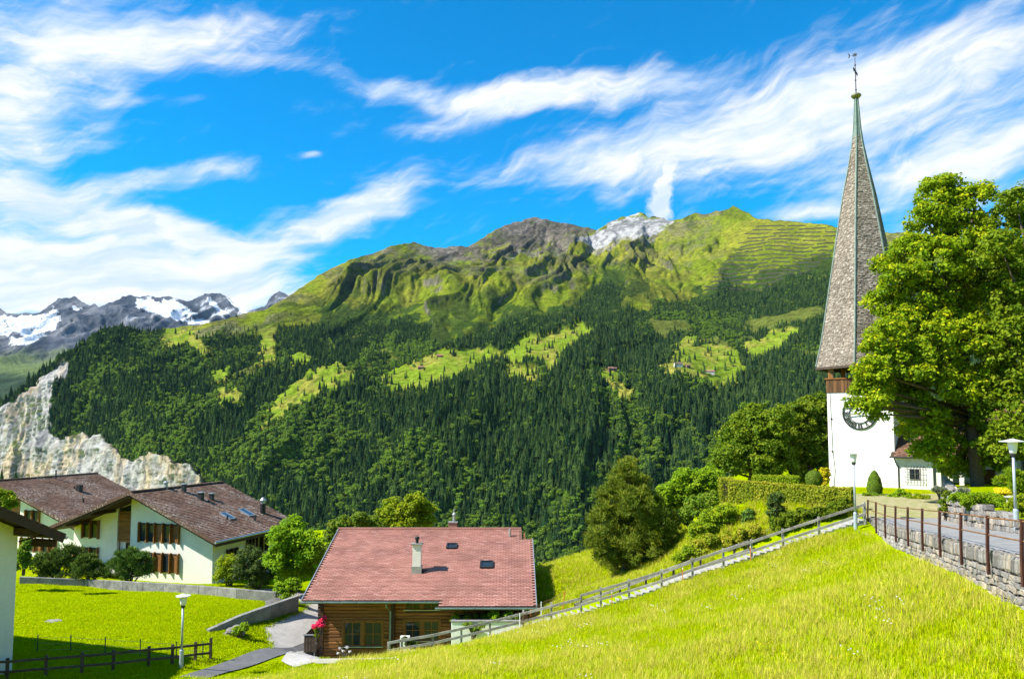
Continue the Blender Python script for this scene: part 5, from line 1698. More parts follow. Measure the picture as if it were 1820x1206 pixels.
# ------------------------------------------------------------------ street lamps
def lamp(loc, H, label, cap_r=.42, cap_mat='lamp_cap'):
    t = thing('street_lamp', label, 'street lamp', loc, random.uniform(0, 3), 'village street lamps')
    m = MB(); m.lathe([(.11, -.3), (.11, 1.0), (.085, 1.05)], n=12); m.build('pole_base', M['pole'], t, smooth=False)
    m = MB(); m.lathe([(.065, 1.04), (.055, H - .72)], n=10); m.build('pole', M['pole'], t, smooth=True)
    m = MB(); m.lathe([(.075, H - .74), (.12, H - .70), (.125, H - .62), (.09, H - .60)], n=12); m.build('collar', M['iron'], t)
    m = MB(); m.lathe([(.125, H - .60), (.15, H - .5), (.205, H - .1), (.205, H - .08)], n=16); m.build('lantern_glass', M['lamp_white'], t, smooth=True)
    m = MB(); m.lathe([(cap_r, H - .09), (cap_r, H - .065), (cap_r * .55, H - .02), (.1, H + .03), (.02, H + .05)], n=20); m.build('lamp_cap', M[cap_mat], t, smooth=False)
    return t


p = hit(1521, 942); lamp((p.x, p.y, p.z), p.y * (942 - 806) / FPX * 1.0, 'tall grey street lamp beside the stair top before the church tower')
p = hit(322, 1188); lamp((p.x, p.y, p.z), p.y * (1188 - 1062) / FPX * 1.0, 'white capped street lamp on the lawn behind the dark wooden fence', .40)
_Y = 33.2; p = at(1807, 945, _Y); p = Vector((p.x, _Y, path_z(_Y))); lamp(p, at(1804, 781, _Y).z - p.z, 'street lamp rising from the flower bed below the big tree', .52)


# ------------------------------------------------------------------ iron railing on the church path
def build_railing():
    Ys = [46.6 - 2.92 * k for k in range(0, 12)]
    base = Vector((wall_x(20.3), 20.3, float(path_z(20.3))))
    t = thing('iron_railing', 'rusty brown iron railing along the church path on the stone wall', 'railing', base)
    def P(Y, dz, dx=0.0): return Vector((wall_x(Y) - .06 + dx, Y, float(path_z(Y)) + dz)) - base
    for i, Y in enumerate(Ys):
        m = MB(); m.beam(P(Y, -.66 if 0 < i else -.1), P(Y, .2), .075, .075); m.beam(P(Y, .2), P(Y, 1.1, .04), .075, .075)
        m.build('post', M['rust'], t)
    for z in (1.04, .52):
        for a, b in zip(Ys[:-1], Ys[1:]):
            m = MB(); m.tube([P(a, z, .045), P(b, z, .045)], .026, 6); m.build('rail', M['rust_rail'], t)


M['rust'] = pm('rusty_iron', (0.085, 0.028, 0.016), 0.3, 6.0, 0.75, 0.3, 30.0, col2=(0.045, 0.018, 0.012))
M['rust_rail'] = pm('rusty_rail', (0.26, 0.13, 0.05), 0.25, 5.0, 0.7, 0.2, 30.0, col2=(0.14, 0.06, 0.03))
build_railing()

# ------------------------------------------------------------------ stone walls
M['stone'] = pm('grey_field_stone', (0.235, 0.215, 0.19), 0.3, 2.2, 0.9, 0.6, 9.0, randv=0.38, wear=((0.14, 0.13, 0.12), 0.5, 0.68, 2.0))
M['stone_warm'] = pm('warm_field_stone', (0.34, 0.285, 0.22), 0.2, 2.2, 0.9, 0.6, 9.0, randv=0.3, wear=((0.22, 0.19, 0.16), 0.5, 0.68, 2.0))
M['mortar'] = pm('pale_mortar', (0.42, 0.39, 0.34), 0.15, 3.0, 0.95, 0.5, 20.0)


def stone_mesh(seed):
    r = random.Random(seed); bm = bmesh.new()
    bmesh.ops.create_cube(bm, size=1.0)
    bmesh.ops.bevel(bm, geom=bm.edges[:], offset=.13, segments=1, affect='EDGES')
    for v in bm.verts:
        v.co += Vector((r.uniform(-.06, .06), r.uniform(-.06, .06), r.uniform(-.06, .06)))
    me = bpy.data.meshes.new('stone'); bm.to_mesh(me); bm.free()
    return me


STONES = [stone_mesh(i) for i in range(8)]
for k, me in enumerate(STONES):
    me.materials.append(M['stone'] if k % 3 else M['stone_warm'])


def lay_stones(parent, name, items, limit, restname):
    """items: (centre, size, rotz) in parent space, largest in view first"""
    for c, s, rz in items[:limit]:
        o = bpy.data.objects.new(name, STONES[random.randrange(8)]); link(o, parent)
        o.location = c; o.scale = s; o.rotation_euler = (random.uniform(-.05, .05), random.uniform(-.04, .04), rz)
    if len(items) > limit:
        V = []; F = []
        for c, s, rz in items[limit:]:
            me = STONES[random.randrange(8)]; R = Matrix.Rotation(rz, 3, 'Z'); b = len(V)
            V += [tuple(Vector(c) + R @ Vector((v.co.x * s[0], v.co.y * s[1], v.co.z * s[2]))) for v in me.vertices]
            F += [tuple(b + i for i in p.vertices) for p in me.polygons]
        me = bpy.data.meshes.new(restname); me.from_pydata(V, [], F)
        tag(mesh_obj(restname, me, M['stone'], parent), kind='stuff')


def build_retaining_wall():
    base = Vector((wall_x(20.3), 20.3, -5.0))
    t = thing('stone_retaining_wall', 'rubble stone retaining wall below the rusty railing of the church path', 'stone wall', base)
    d = Vector((.31, 1, 0)).normalized(); nrm = Vector((-d.y, d.x, 0))       # outward, to the slope
    rz = math.atan2(d.y, d.x)
    Y0, Y1 = 8.0, 47.2
    back = MB(); step = 1.0; Y = Y0
    while Y < Y1:
        b = min(Y + step, Y1)
        pts = []
        for yy in (Y, b):
            x = wall_x(yy) + .30
            pts.append((Vector((x, yy, min(gz(x - .3, yy), float(path_z(yy))) - .6)), Vector((x, yy, float(path_z(yy)) - .02))))
        q = [pts[0][0], pts[1][0], pts[1][1], pts[0][1]]
        back.prism([v - base for v in q], -nrm * .3)
        Y = b
    back.build('mortar_core', M['mortar'], t)
    items = []; cop = []
    rg = random.Random(12)
    # rubble courses
    Ld = Vector((.31, 1, 0)).length
    s = Y0
    zmax_h = 3.2
    level = 0
    zrel = -.48
    while zrel > -zmax_h:
        hgt = rg.uniform(.14, .23)
        Y = Y0 + rg.uniform(0, .3)
        while Y < Y1:
            w = rg.uniform(.18, .48); ym = Y + w / Ld / 2
            x = wall_x(ym); zt = float(path_z(ym)) + zrel
            if zt - hgt > gz(x - .25, ym) - .35:
                jz = rg.uniform(-.03, .03); hh = hgt * rg.uniform(.85, 1.1)
                c = Vector((x + .24, ym, zt - hgt / 2 + jz)) + nrm * rg.uniform(-.05, .03) - base
                items.append((c, (w * .95, .34, hh * .93), rz, (Y if Y > 19.0 else 60 + Y)))
            Y += w / Ld
        zrel -= hgt
    items.sort(key=lambda q: q[3])
    lay_stones(t, 'stone', [q[:3] for q in items], 300, 'stones')
    # upright coping
    Y = Y0
    while Y < Y1:
        w = rg.uniform(.12, .2); ym = Y + w / Ld / 2; hh = rg.uniform(.40, .5)
        cop.append((Vector((wall_x(ym) + .27, ym, float(path_z(ym)) - .44 + hh / 2)) + nrm * rg.uniform(-.03, .03) - base, (w * .93, .40, hh), rz, (Y if Y > 19.0 else 60 + Y)))
        Y += w / Ld
    cop.sort(key=lambda q: q[3])
    lay_stones(t, 'coping_stone', [q[:3] for q in cop], 150, 'coping_stones')


build_retaining_wall()


def build_garden_wall():
    pts = [(wall_x(27) + 4.4, 27), (wall_x(34) + 4.4, 34), (wall_x(40) + 4.4, 40), (wall_x(45.5) + 4.3, 45.5), (28.2, 49.2), (32.4, 57.2)]
    TOP = -4.2
    base = Vector((wall_x(40) + 4.4, 40, float(path_z(40))))
    t = thing('garden_stone_wall', 'low rough stone wall holding the churchyard flower beds', 'stone wall', base)
    rg = random.Random(3); items = []
    back = MB()
    for (a, b) in zip(pts[:-1], pts[1:]):
        A = Vector((*a, 0)); B = Vector((*b, 0)); d = (B - A); L = d.length; d.normalize(); nrm = Vector((-d.y, d.x, 0)); rz = math.atan2(d.y, d.x)
        za, zb = float(path_z(A.y)), float(path_z(B.y))
        back.prism([A + Vector((0, 0, za - .3)) - base - nrm * .12, B + Vector((0, 0, zb - .3)) - base - nrm * .12, B + Vector((0, 0, TOP - .05)) - base - nrm * .12, A + Vector((0, 0, TOP - .05)) - base - nrm * .12], -nrm * .3)
        z = -.05
        while z < 1.75:
            hgt = rg.uniform(.24, .36); s = 0
            while s < L:
                w = rg.uniform(.28, .6); p = A + d * (s + w / 2); zz = float(path_z(p.y)) + z + hgt / 2
                if zz < TOP + .1: items.append((Vector((p.x, p.y, zz + rg.uniform(-.05, .05))) + nrm * rg.uniform(-.06, .05) - base, (w * .92, .42, hgt * .95), rz + rg.uniform(-.1, .1), p.y if p.y > 24 else 99))
                s += w
            z += hgt
    back.build('mortar_core', M['mortar'], t)
    items.sort(key=lambda q: q[3])
    lay_stones(t, 'stone', [q[:3] for q in items], 190, 'stones')


build_garden_wall()


# ------------------------------------------------------------------ stairs along the slope with wooden rails
M['step'] = pm('concrete_step', (0.37, 0.355, 0.33), 0.1, 2.0, 0.9, 0.3, 20.0, wear=((0.30, 0.28, 0.25), 0.52, 0.75, 1.5))
ST = [(1537, 925), (1456, 951), (1392, 972), (1336, 991), (1286, 1007), (1231, 1024), (1176, 1044), (1118, 1062), (1068, 1076), (1033, 1086), (980, 1100), (930, 1113), (871, 1128), (820, 1140), (769, 1152), (714, 1161), (690, 1166), (672, 1171)]
STW = [at(px, py, float(np.interp(px, [690, 930, 1537], [46.2, 47.2, 46.3]))) for px, py in ST]


def st_at(f):
    """point along the stair line by world x"""
    xs = [p.x for p in STW][::-1]
    return Vector((f, float(np.interp(f, xs, [p.y for p in STW][::-1])), float(np.interp(f, xs, [p.z for p in STW][::-1]))))


def build_stairs():
    x1 = STW[0].x + .1; x0 = -1.5
    base = st_at(x0)
    t = thing('stone_staircase', 'long flight of pale concrete steps climbing to the church', 'stairs', base)
    n = 58
    for k in range(n):
        a = x0 + (x1 - x0) * k / n; b = x0 + (x1 - x0) * (k + 1.25) / n
        p = st_at((a + b) / 2); z = st_at(x0 + (x1 - x0) * (k + .5) / n).z - .26 * max(0, 1 - k / 30)
        m = MB(); m.box(a - base.x, b - base.x, p.y + .12 - base.y, p.y + 1.35 - base.y, z - .45 - base.z, z + .02 - base.z)
        m.build('step', M['step'], t)
    m = MB()
    m.beam(st_at(x0) - base + Vector((0, 1.45, -.1)), st_at(x1) - base + Vector((0, 1.45, -.1)), .12, .4)
    return t


build_stairs()


def build_stair_rails():
    base = STW[4].copy()
    t = thing('stair_railing', 'silvery two-plank wooden railing on the meadow side of the stairs', 'railing', base)
    pts = STW
    posts = list(range(17))
    for i in posts:
        p = pts[i] - base; hh = 1.12 if i < 9 else (1.0 if i < 12 else .85)
        m = MB(); m.box(p.x - .06, p.x + .06, p.y - .06, p.y + .06, p.z - .9, p.z + hh); m.build('post', M['wood_grey'], t)
    for i, j in zip(posts[:-1], posts[1:]):
        for hz in (.98, .42) if i < 9 else (.80, .34):
            a = pts[i] - base + Vector((0, -.085, hz)); b = pts[j] - base + Vector((0, -.085, hz))
            m = MB(); m.beam(a, b, .045, .15); m.build('rail', M['wood_grey'], t)
    # far side rail of the lower flight
    F = [(1330, 961, 48.0), (1305, 970, 48.0), (1245, 991, 48.1), (1197, 1009, 48.2), (1148, 1027, 48.3), (1102, 1044, 48.4), (1054, 1061, 48.5), (1022, 1073, 48.6)]
    b2 = at(1197, 1030, 48.2)
    t2 = thing('stair_handrail', 'shorter single plank handrail on the shrub side of the stairs', 'railing', b2)
    Q = [at(*f) for f in F]
    for q in Q:
        p = q - b2; m = MB(); m.box(p.x - .06, p.x + .06, p.y - .06, p.y + .06, p.z - 1.7, p.z + .04); m.build('post', M['wood_old'], t2)
    for a, b in zip(Q[:-1], Q[1:]):
        for dz, hgt in ((0, .16), (-.5, .13)):
            m = MB(); m.beam(a - b2 + Vector((0, -.085, dz)), b - b2 + Vector((0, -.085, dz)), .045, hgt); m.build('rail', M['wood_grey'], t2)


build_stair_rails()


# ------------------------------------------------------------------ dark wooden fence at the lawn's edge
def build_lawn_fence():
    pl = [(374, 1172), (347, 1175), (306, 1180), (264, 1184), (201, 1191), (145, 1196), (81, 1201), (12, 1207), (-50, 1212)]
    W = [hit(*p) if p[1] < 1208 else None for p in pl]
    W = [w if w is not None else W[7] + Vector((-2.0, -.1, 0)) for w in W]
    base = W[3]
    t = thing('wooden_fence', 'dark weathered two-rail wooden fence below the lawn', 'fence', base)
    for i, w in enumerate(W):
        p = w - base; hh = 1.12 + (.15 if i == 0 else 0)
        m = MB(); m.box(p.x - .07, p.x + .07, p.y - .06, p.y + .06, p.z - .4, p.z + hh); m.build('post', M['wood_old'], t)
    for a, b in zip(W[:-1], W[1:]):
        for z in (.95, .42):
            m = MB(); m.beam(a - base + Vector((0, -.09, z)), b - base + Vector((0, -.09, z)), .05, .13); m.build('rail', M['wood_old'], t)
    # light wire fence with green stakes
    pl = [(66, 1157), (126, 1158), (187, 1161), (249, 1165), (313, 1170), (360, 1170)]
    W = [hit(*p) for p in pl]; base = W[2]
    M['green_post'] = pm('green_stake', (0.03, 0.10, 0.055), 0.2, 4.0, 0.5)
    M['wire'] = pm('green_wire', (0.16, 0.26, 0.20), 0.1, 4.0, 0.5)
    t = thing('wire_fence', 'thin wire fence on green stakes across the sunny lawn', 'fence', base)
    for w in W:
        p = w - base; m = MB(); m.tube([p + Vector((0, 0, -.3)), p + Vector((random.uniform(-.04, .04), 0, .98))], .032, 6); m.build('stake', M['green_post'], t)
    for a, b in zip(W[:-1], W[1:]):
        for z in (.15, .5, .85):
            m = MB(); mid = (a + b) / 2 - base + Vector((0, 0, z - .05))
            m.tube([a - base + Vector((0, 0, z)), mid, b - base + Vector((0, 0, z))], .008, 4, cap=False); m.build('strand', M['wire'], t)


build_lawn_fence()


# ------------------------------------------------------------------ low concrete walls round the lawn
def concrete_wall(name, label, pts, th, panel=2.4):
    """pts: (px, py_base, height)"""
    W = [(hit(p[0], p[1]), p[2]) for p in pts]
    base = W[0][0]
    t = thing(name, label, 'concrete wall', base)
    for (a, ha), (b, hb) in zip(W[:-1], W[1:]):
        L = (b - a).length; n = max(1, round(L / panel)); d = (b - a); nrm = Vector((-d.y, d.x, 0)).normalized()
        if nrm.y < 0: nrm = -nrm
        for k in range(n):
            f0 = k / n; f1 = (k + 1) / n - .012 / L
            p, q = a.lerp(b, f0) - base, a.lerp(b, f1) - base
            h0, h1 = ha + (hb - ha) * f0, ha + (hb - ha) * f1
            m = MB(); up = Vector((0, 0, 1))
            m.prism([p - up * .5, q - up * .5, q + up * h1, p + up * h0], nrm * th); m.build('panel', M['concrete'], t, bevel=.015)
    return t


concrete_wall('garden_wall', 'long low concrete wall behind the lawn before the apartment house', [(34, 1038, .62), (150, 1042, .62), (290, 1052, .72), (420, 1064, .78), (490, 1072, .82)], .25)
concrete_wall('driveway_wall', 'thick concrete wall rising between lawn and driveway', [(372, 1124, .18), (430, 1112, .75), (482, 1102, 1.05), (531, 1088, 1.25)], .35)


# boulders
def boulder(px, py, size, label, seed):
    p = hit(px, py); r = random.Random(seed); bm = bmesh.new()
    bmesh.ops.create_icosphere(bm, subdivisions=3, radius=1)
    for v in bm.verts:
        n = v.co.copy(); k = 1 + .22 * math.sin(3.1 * n.x + seed) * math.cos(2.7 * n.y) + .12 * math.sin(7 * n.z + 5 * n.x) + r.uniform(-.03, .03)
        v.co = Vector((n.x * size[0], n.y * size[1], n.z * size[2])) * k
    me = bpy.data.meshes.new('boulder'); bm.to_mesh(me); bm.free()
    o = mesh_obj('boulder', me, M['stone']); o.location = (p.x, p.y, p.z + size[2] * .35); tag(o, label, 'boulder')


boulder(417, 1127, (.75, .5, .4), 'flat grey boulder lying in the grass below the driveway wall', 1)
boulder(490, 1083, (1.0, .7, .55), 'brown boulder at the corner where both concrete walls meet', 2)
boulder(357, 1045, (.5, .35, .18), 'small flat stone in the grass before the apartment house', 3)
boulder(96, 1104, (.5, .4, .08), 'pale flat stone sunk into the worn patch of lawn', 4)


# planter wall beside the chalet
def build_planter():
    b = at(802, 1146, 50.6); t = thing('planter', 'whitewashed retaining planter box at the chalet front', 'planter', b)
    w = at(926, 1146, 50.6).x - b.x
    m = MB(); m.box(0, w, 0, .25, -1.2, 1.48); m.build('front_wall', M['plaster'], t, bevel=.02)
    m = MB(); m.box(0, .25, .252, 2.0, -1.2, 1.48); m.build('side_wall', M['plaster'], t, bevel=.02)
    m = MB(); m.box(-.04, w + .04, -.05, .30, 1.481, 1.56); m.build('coping', M['concrete'], t)
    m = MB(); m.box(.252, w, .252, 2.3, .9, 1.38); m.build('soil', M['bark'], t)
    return b, w


PLANTER = build_planter()
p = hit(560, 1175)
m = MB(); q0, q1 = hit(552, 1176), hit(700, 1174); q2 = hit(520, 1187)
tag(m.beam(q0 + Vector((0, 0, .06)), q1 + Vector((0, 0, .06)), .14, .24).build('kerb', M['paving']), 'pale concrete kerb along the chalet bed', kind='structure')

# utility box by the chalet
p = at(720, 1146, 52.2); t = thing('meter_box', 'small white metal box standing before the chalet wall', 'box', p)
m = MB(); m.box(-.32, .32, -.15, .15, -1.5, .62); m.build('cabinet', M['lamp_white'], t, bevel=.015)
m = MB(); m.box(-.28, .28, -.165, -.151, -.1, .56); m.build('door', M['lamp_white'], t)


# bench and stone trough in the churchyard
def build_bench():
    p = Vector((30.0, 41.0, -4.35)); rx = at(1810, 893, 41.0)
    p.x = rx.x
    t = thing('stone_bench', 'pale slab bench beside the lamp in the flower bed', 'bench', p, .5)
    m = MB(); m.box(-.9, .9, -.25, .25, .42, .5); m.build('seat', M['paving'], t, bevel=.01)
    for x in (-.7, .7):
        m = MB(); m.box(x - .07, x + .07, -.2, .2, -.1, .419); m.build('leg', M['paving'], t)


build_bench()

# ------------------------------------------------------------------ foliage
def quads_mesh(name, c, nrm, tan, size, aspect, tint):
    b = np.cross(nrm, tan)
    s = size[:, None]
    V = np.stack([c + tan * s, c + b * s * aspect + nrm * s * .12, c - tan * s, c - b * s * aspect + nrm * s * .12], 1).reshape(-1, 3)
    me = np_mesh(name, V, np.arange(len(c) * 4).reshape(-1, 4))
    a = me.attributes.new('tint', 'FLOAT', 'FACE'); a.data.foreach_set('value', np.clip(tint, 0, 1).astype(np.float32))
    return me


def unit(v):
    return v / (np.linalg.norm(v, axis=1, keepdims=True) + 1e-9)


def crown_mesh(name, lobes, clump_r, leaf, n_leaf, seed, aspect=.6, along=False, upb=.45, flat=.75, tipamt=.25, clump_gap=1.0, fill=.25):
    """leaf clumps spread through the volume of overlapping lobes; lobes: (centre, (rx, ry, rz))"""
    rg = np.random.default_rng(seed)
    C = np.array([tuple(l[0]) for l in lobes]); R = np.array([l[1] for l in lobes])
    cc = []; 
    for i in range(len(lobes)):
        area = 4 * math.pi * ((R[i, 0] * R[i, 1]) ** 1.6 / 3 + (R[i, 0] * R[i, 2]) ** 1.6 / 3 + (R[i, 1] * R[i, 2]) ** 1.6 / 3) ** (1 / 1.6)
        n = max(4, int(area / (clump_r * clump_r * 2.1 * clump_gap)))
        d = unit(rg.normal(size=(n, 3))); d[:, 2] = np.where(d[:, 2] < -.55, -d[:, 2], d[:, 2])
        rr = rg.uniform(.72, 1.06, n)
        inn = rg.random(n) < fill; rr[inn] *= rg.uniform(.35, .8, inn.sum())
        p = C[i] + d * R[i] * rr[:, None]
        keep = np.ones(n, bool)
        for j in range(len(lobes)):
            if j != i:
                q = np.linalg.norm((p - C[j]) / R[j], axis=1); keep &= (q > .62) | (rg.random(n) < .12)
        cc.append(p[keep])
    cc = np.concatenate(cc); nc = len(cc)
    per = max(6, n_leaf // nc)
    cr = clump_r * rg.uniform(.6, 1.35, nc)
    ct = rg.uniform(0, 1, nc)
    k = np.repeat(np.arange(nc), per); n = len(k)
    d = rg.normal(size=(n, 3)); d[:, 2] += .35; d = unit(d)
    pos = cc[k] + d * np.array([1, 1, flat]) * (cr[k] * rg.uniform(.45, 1.08, n))[:, None]
    nr = unit(d * .7 + np.array([0, 0, upb]) + rg.normal(size=(n, 3)) * .42)
    if along:
        t = unit(d + np.array([0, 0, .35]) + rg.normal(size=(n, 3)) * .25); nr = unit(np.cross(t, rg.normal(size=(n, 3))))
    else:
        t = unit(np.cross(nr, rg.normal(size=(n, 3))))
    size = leaf * rg.uniform(.65, 1.3, n)
    tint = .45 * ct[k] + .40 * rg.random(n) + tipamt * (rg.random(n) < .5) * (d[:, 2] > .15)  # upper leaves lighter: shoot tips plus a highlight put into the tint
    return quads_mesh(name, pos, nr, t, size, aspect, tint), cc


def lob(px, py, r, Y, dy=0.0, ry=1.0, rz=1.0):
    k = (Y + dy) / FPX
    return (at(px, py, Y + dy), (r * k, r * k * ry, r * k * rz))


def tree(name, label, cat, lobes, base, trunk_r, mat, clump_r, leaf, n, seed, group=None, bark='bark', trunk_top=None, **kw):
    t = thing(name, label, cat, base, 0, group)
    B = Vector(base)
    L = [(l[0] - B, l[1]) for l in lobes]
    me, cc = crown_mesh('crown', L, clump_r, leaf, n, seed, **kw)
    mesh_obj('crown', me, M[mat], t)
    r = random.Random(seed); m = MB()
    top = trunk_top if trunk_top else sum(((l[0]) for l in L), Vector()) / len(L)
    top = Vector(top)
    p1 = Vector((top.x * .25, top.y * .25, top.z * .35)); p2 = Vector((top.x * .7, top.y * .7, top.z * .75))
    m.tube([(0, 0, -.6), (0, 0, .15), p1, p2, top], [trunk_r * 1.5, trunk_r * 1.1, trunk_r * .85, trunk_r * .6, trunk_r * .35], 10)
    for l in L:
        e = l[0]; s = p1.lerp(top, min(1, max(0, (e.z * .75 - p1.z) / max(.1, top.z - p1.z))))
        mid = s.lerp(e, .5) + Vector((r.uniform(-.2, .2), r.uniform(-.2, .2), r.uniform(0, .3))) * l[1][0] * .5
        m.tube([s, mid, e], [trunk_r * .4, trunk_r * .26, trunk_r * .08], 6)
    m.build('trunk', M[bark], t, smooth=True)
    return t


def shrub(name, label, lobes, mat, clump_r, leaf, n, seed, cat='shrub', group=None, **kw):
    c = sum((l[0] for l in lobes), Vector()) / len(lobes)
    zb = min(l[0].z - l[1][2] for l in lobes)
    base = Vector((c.x, c.y, zb))
    t = thing(name, label, cat, base, 0, group)
    L = [(l[0] - base, l[1]) for l in lobes]
    me, cc = crown_mesh('foliage', L, clump_r, leaf, n, seed, **kw)
    mesh_obj('foliage', me, M[mat], t)
    m = MB(); r = random.Random(seed)
    for l in L:
        for k in range(3):
            e = l[0] + Vector((r.uniform(-.5, .5) * l[1][0], r.uniform(-.5, .5) * l[1][1], r.uniform(0, .4) * l[1][2]))
            m.tube([(r.uniform(-.1, .1), r.uniform(-.1, .1), -.35), (e.x * .5, e.y * .5, e.z * .45), e], [.05, .035, .012], 5)
    m.build('stems', M['bark'], t)
    return t


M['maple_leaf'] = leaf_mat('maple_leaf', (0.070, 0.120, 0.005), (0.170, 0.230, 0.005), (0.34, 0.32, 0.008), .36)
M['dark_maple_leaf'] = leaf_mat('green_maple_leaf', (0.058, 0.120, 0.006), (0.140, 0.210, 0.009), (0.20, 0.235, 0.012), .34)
M['hazel_leaf'] = leaf_mat('hazel_leaf', (0.042, 0.088, 0.005), (0.105, 0.160, 0.008), (0.20, 0.225, 0.012), .32)
M['lime_leaf'] = leaf_mat('lime_green_leaf', (0.075, 0.150, 0.006), (0.165, 0.250, 0.008), (0.24, 0.30, 0.012), .38)
M['bush_leaf'] = leaf_mat('bush_leaf', (0.050, 0.105, 0.008), (0.115, 0.180, 0.012), (0.20, 0.22, 0.02), .32)
M['hedge_leaf'] = leaf_mat('hedge_leaf', (0.085, 0.130, 0.006), (0.20, 0.22, 0.010), (0.36, 0.28, 0.03), .28)
M['yellow_leaf'] = leaf_mat('yellow_shrub_leaf', (0.20, 0.20, 0.010), (0.42, 0.36, 0.012), (0.58, 0.42, 0.02), .35)
M['gold_green'] = leaf_mat('gold_green_leaf', (0.09, 0.15, 0.004), (0.185, 0.245, 0.008), (0.30, 0.30, 0.010), .35)
M['pine_needle'] = leaf_mat('pine_needle', (0.036, 0.064, 0.005), (0.095, 0.128, 0.009), (0.19, 0.19, 0.014), .18)
M['mugo_needle'] = leaf_mat('mugo_needle', (0.020, 0.050, 0.010), (0.060, 0.105, 0.014), (0.12, 0.165, 0.02), .15)
M['yew'] = leaf_mat('yew_needle', (0.020, 0.042, 0.010), (0.050, 0.080, 0.014), (0.10, 0.12, 0.02), .15)
M['box_leaf'] = leaf_mat('box_leaf', (0.040, 0.085, 0.008), (0.085, 0.150, 0.012), (0.15, 0.20, 0.015), .25)
M['pink'] = leaf_mat('pink_petal', (0.42, 0.012, 0.055), (0.62, 0.03, 0.12), (0.75, 0.10, 0.22), .3)
M['yellow_petal'] = leaf_mat('yellow_petal', (0.55, 0.33, 0.01), (0.75, 0.48, 0.02), None, .3)
M['white_petal'] = leaf_mat('white_petal', (0.65, 0.65, 0.58), (0.8, 0.8, 0.74), None, .3)
M['lavender'] = leaf_mat('lavender_leaf', (0.075, 0.10, 0.045), (0.13, 0.15, 0.08), (0.20, 0.15, 0.20), .2)

# ---- the two big trees beside the church
Y = 55.0
LM = [(1575, 478, 24), (1570, 540, 28), (1572, 605, 34), (1545, 660, 26), (1575, 690, 34), (1668, 345, 34), (1700, 362, 30), (1735, 352, 28), (1650, 395, 34), (1700, 415, 48), (1620, 452, 36), (1665, 470, 50), (1735, 450, 46), (1595, 500, 30), (1640, 535, 50), (1705, 530, 58), (1755, 540, 40),
      (1592, 575, 34), (1650, 605, 58), (1720, 615, 58), (1562, 632, 30), (1605, 655, 46), (1670, 690, 60), (1735, 700, 52), (1556, 690, 28), (1600, 715, 40), (1532, 700, 17), (1548, 724, 15), (1520, 716, 11), (1560, 712, 20), (1530, 722, 11), (1555, 735, 16), (1640, 760, 46), (1700, 775, 50), (1750, 780, 34), (1660, 806, 30), (1715, 818, 30), (1690, 830, 22), (1735, 832, 20), (1645, 800, 22), (1750, 818, 30), (1772, 806, 26)]
rg_ = random.Random(2)
L1 = [lob(a, b, r, Y, rg_.uniform(-2.0, 1.5) + (-1.2 if a < 1570 and b > 640 else 0), 1.15, .95) for a, b, r in LM]
bp_ = at(1738, 868, 54.5)
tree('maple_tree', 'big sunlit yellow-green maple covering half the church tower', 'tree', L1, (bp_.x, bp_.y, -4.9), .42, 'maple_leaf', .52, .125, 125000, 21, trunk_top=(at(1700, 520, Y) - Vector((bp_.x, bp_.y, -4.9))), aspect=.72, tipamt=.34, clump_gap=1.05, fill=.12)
Y = 51.0
LM = [(1808, 362, 30), (1790, 400, 36), (1830, 400, 45), (1785, 455, 42), (1835, 470, 60), (1790, 520, 42), (1840, 560, 70), (1785, 600, 44), (1830, 650, 65), (1780, 670, 40), (1820, 730, 58), (1775, 745, 36), (1800, 790, 40), (1850, 790, 55), (1880, 480, 80), (1890, 640, 90), (1765, 800, 24)]
L2 = [lob(a, b, r, Y, rg_.uniform(-1.5, 2.5), 1.15, .95) for a, b, r in LM]
bp_ = at(1846, 880, 51)
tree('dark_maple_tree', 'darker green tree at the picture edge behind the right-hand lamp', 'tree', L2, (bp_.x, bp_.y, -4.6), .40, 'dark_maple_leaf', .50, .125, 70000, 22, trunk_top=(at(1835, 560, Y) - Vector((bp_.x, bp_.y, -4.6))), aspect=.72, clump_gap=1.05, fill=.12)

# ---- trees left of the tower
Y = 73
LA = [lob(a, b, r, Y, rg_.uniform(-1.5, 1.5)) for a, b, r in [(1335, 755, 34), (1310, 785, 34), (1360, 780, 42), (1295, 820, 34), (1335, 825, 44), (1375, 830, 42), (1388, 745, 22), (1345, 738, 20), (1280, 835, 20)]]
b_ = at(1335, 880, Y); tree('hazel_tree', 'broad dark green tree behind the hedges beside the tower', 'tree', LA, (b_.x, Y, -7.4), .28, 'hazel_leaf', .55, .14, 36000, 31, clump_gap=1.1)
Y = 75
LB = [lob(a, b, r, Y, rg_.uniform(-1.5, 1.5)) for a, b, r in [(1448, 722, 22), (1425, 738, 24), (1458, 755, 26), (1418, 775, 32), (1452, 795, 34), (1410, 815, 32), (1445, 838, 34), (1470, 730, 16), (1475, 780, 24)]]
b_ = at(1440, 880, Y); tree('alder_tree', 'tall green tree touching the white tower edge', 'tree', LB, (b_.x, Y, -7.2), .25, 'hazel_leaf', .55, .14, 30000, 32, clump_gap=1.1)
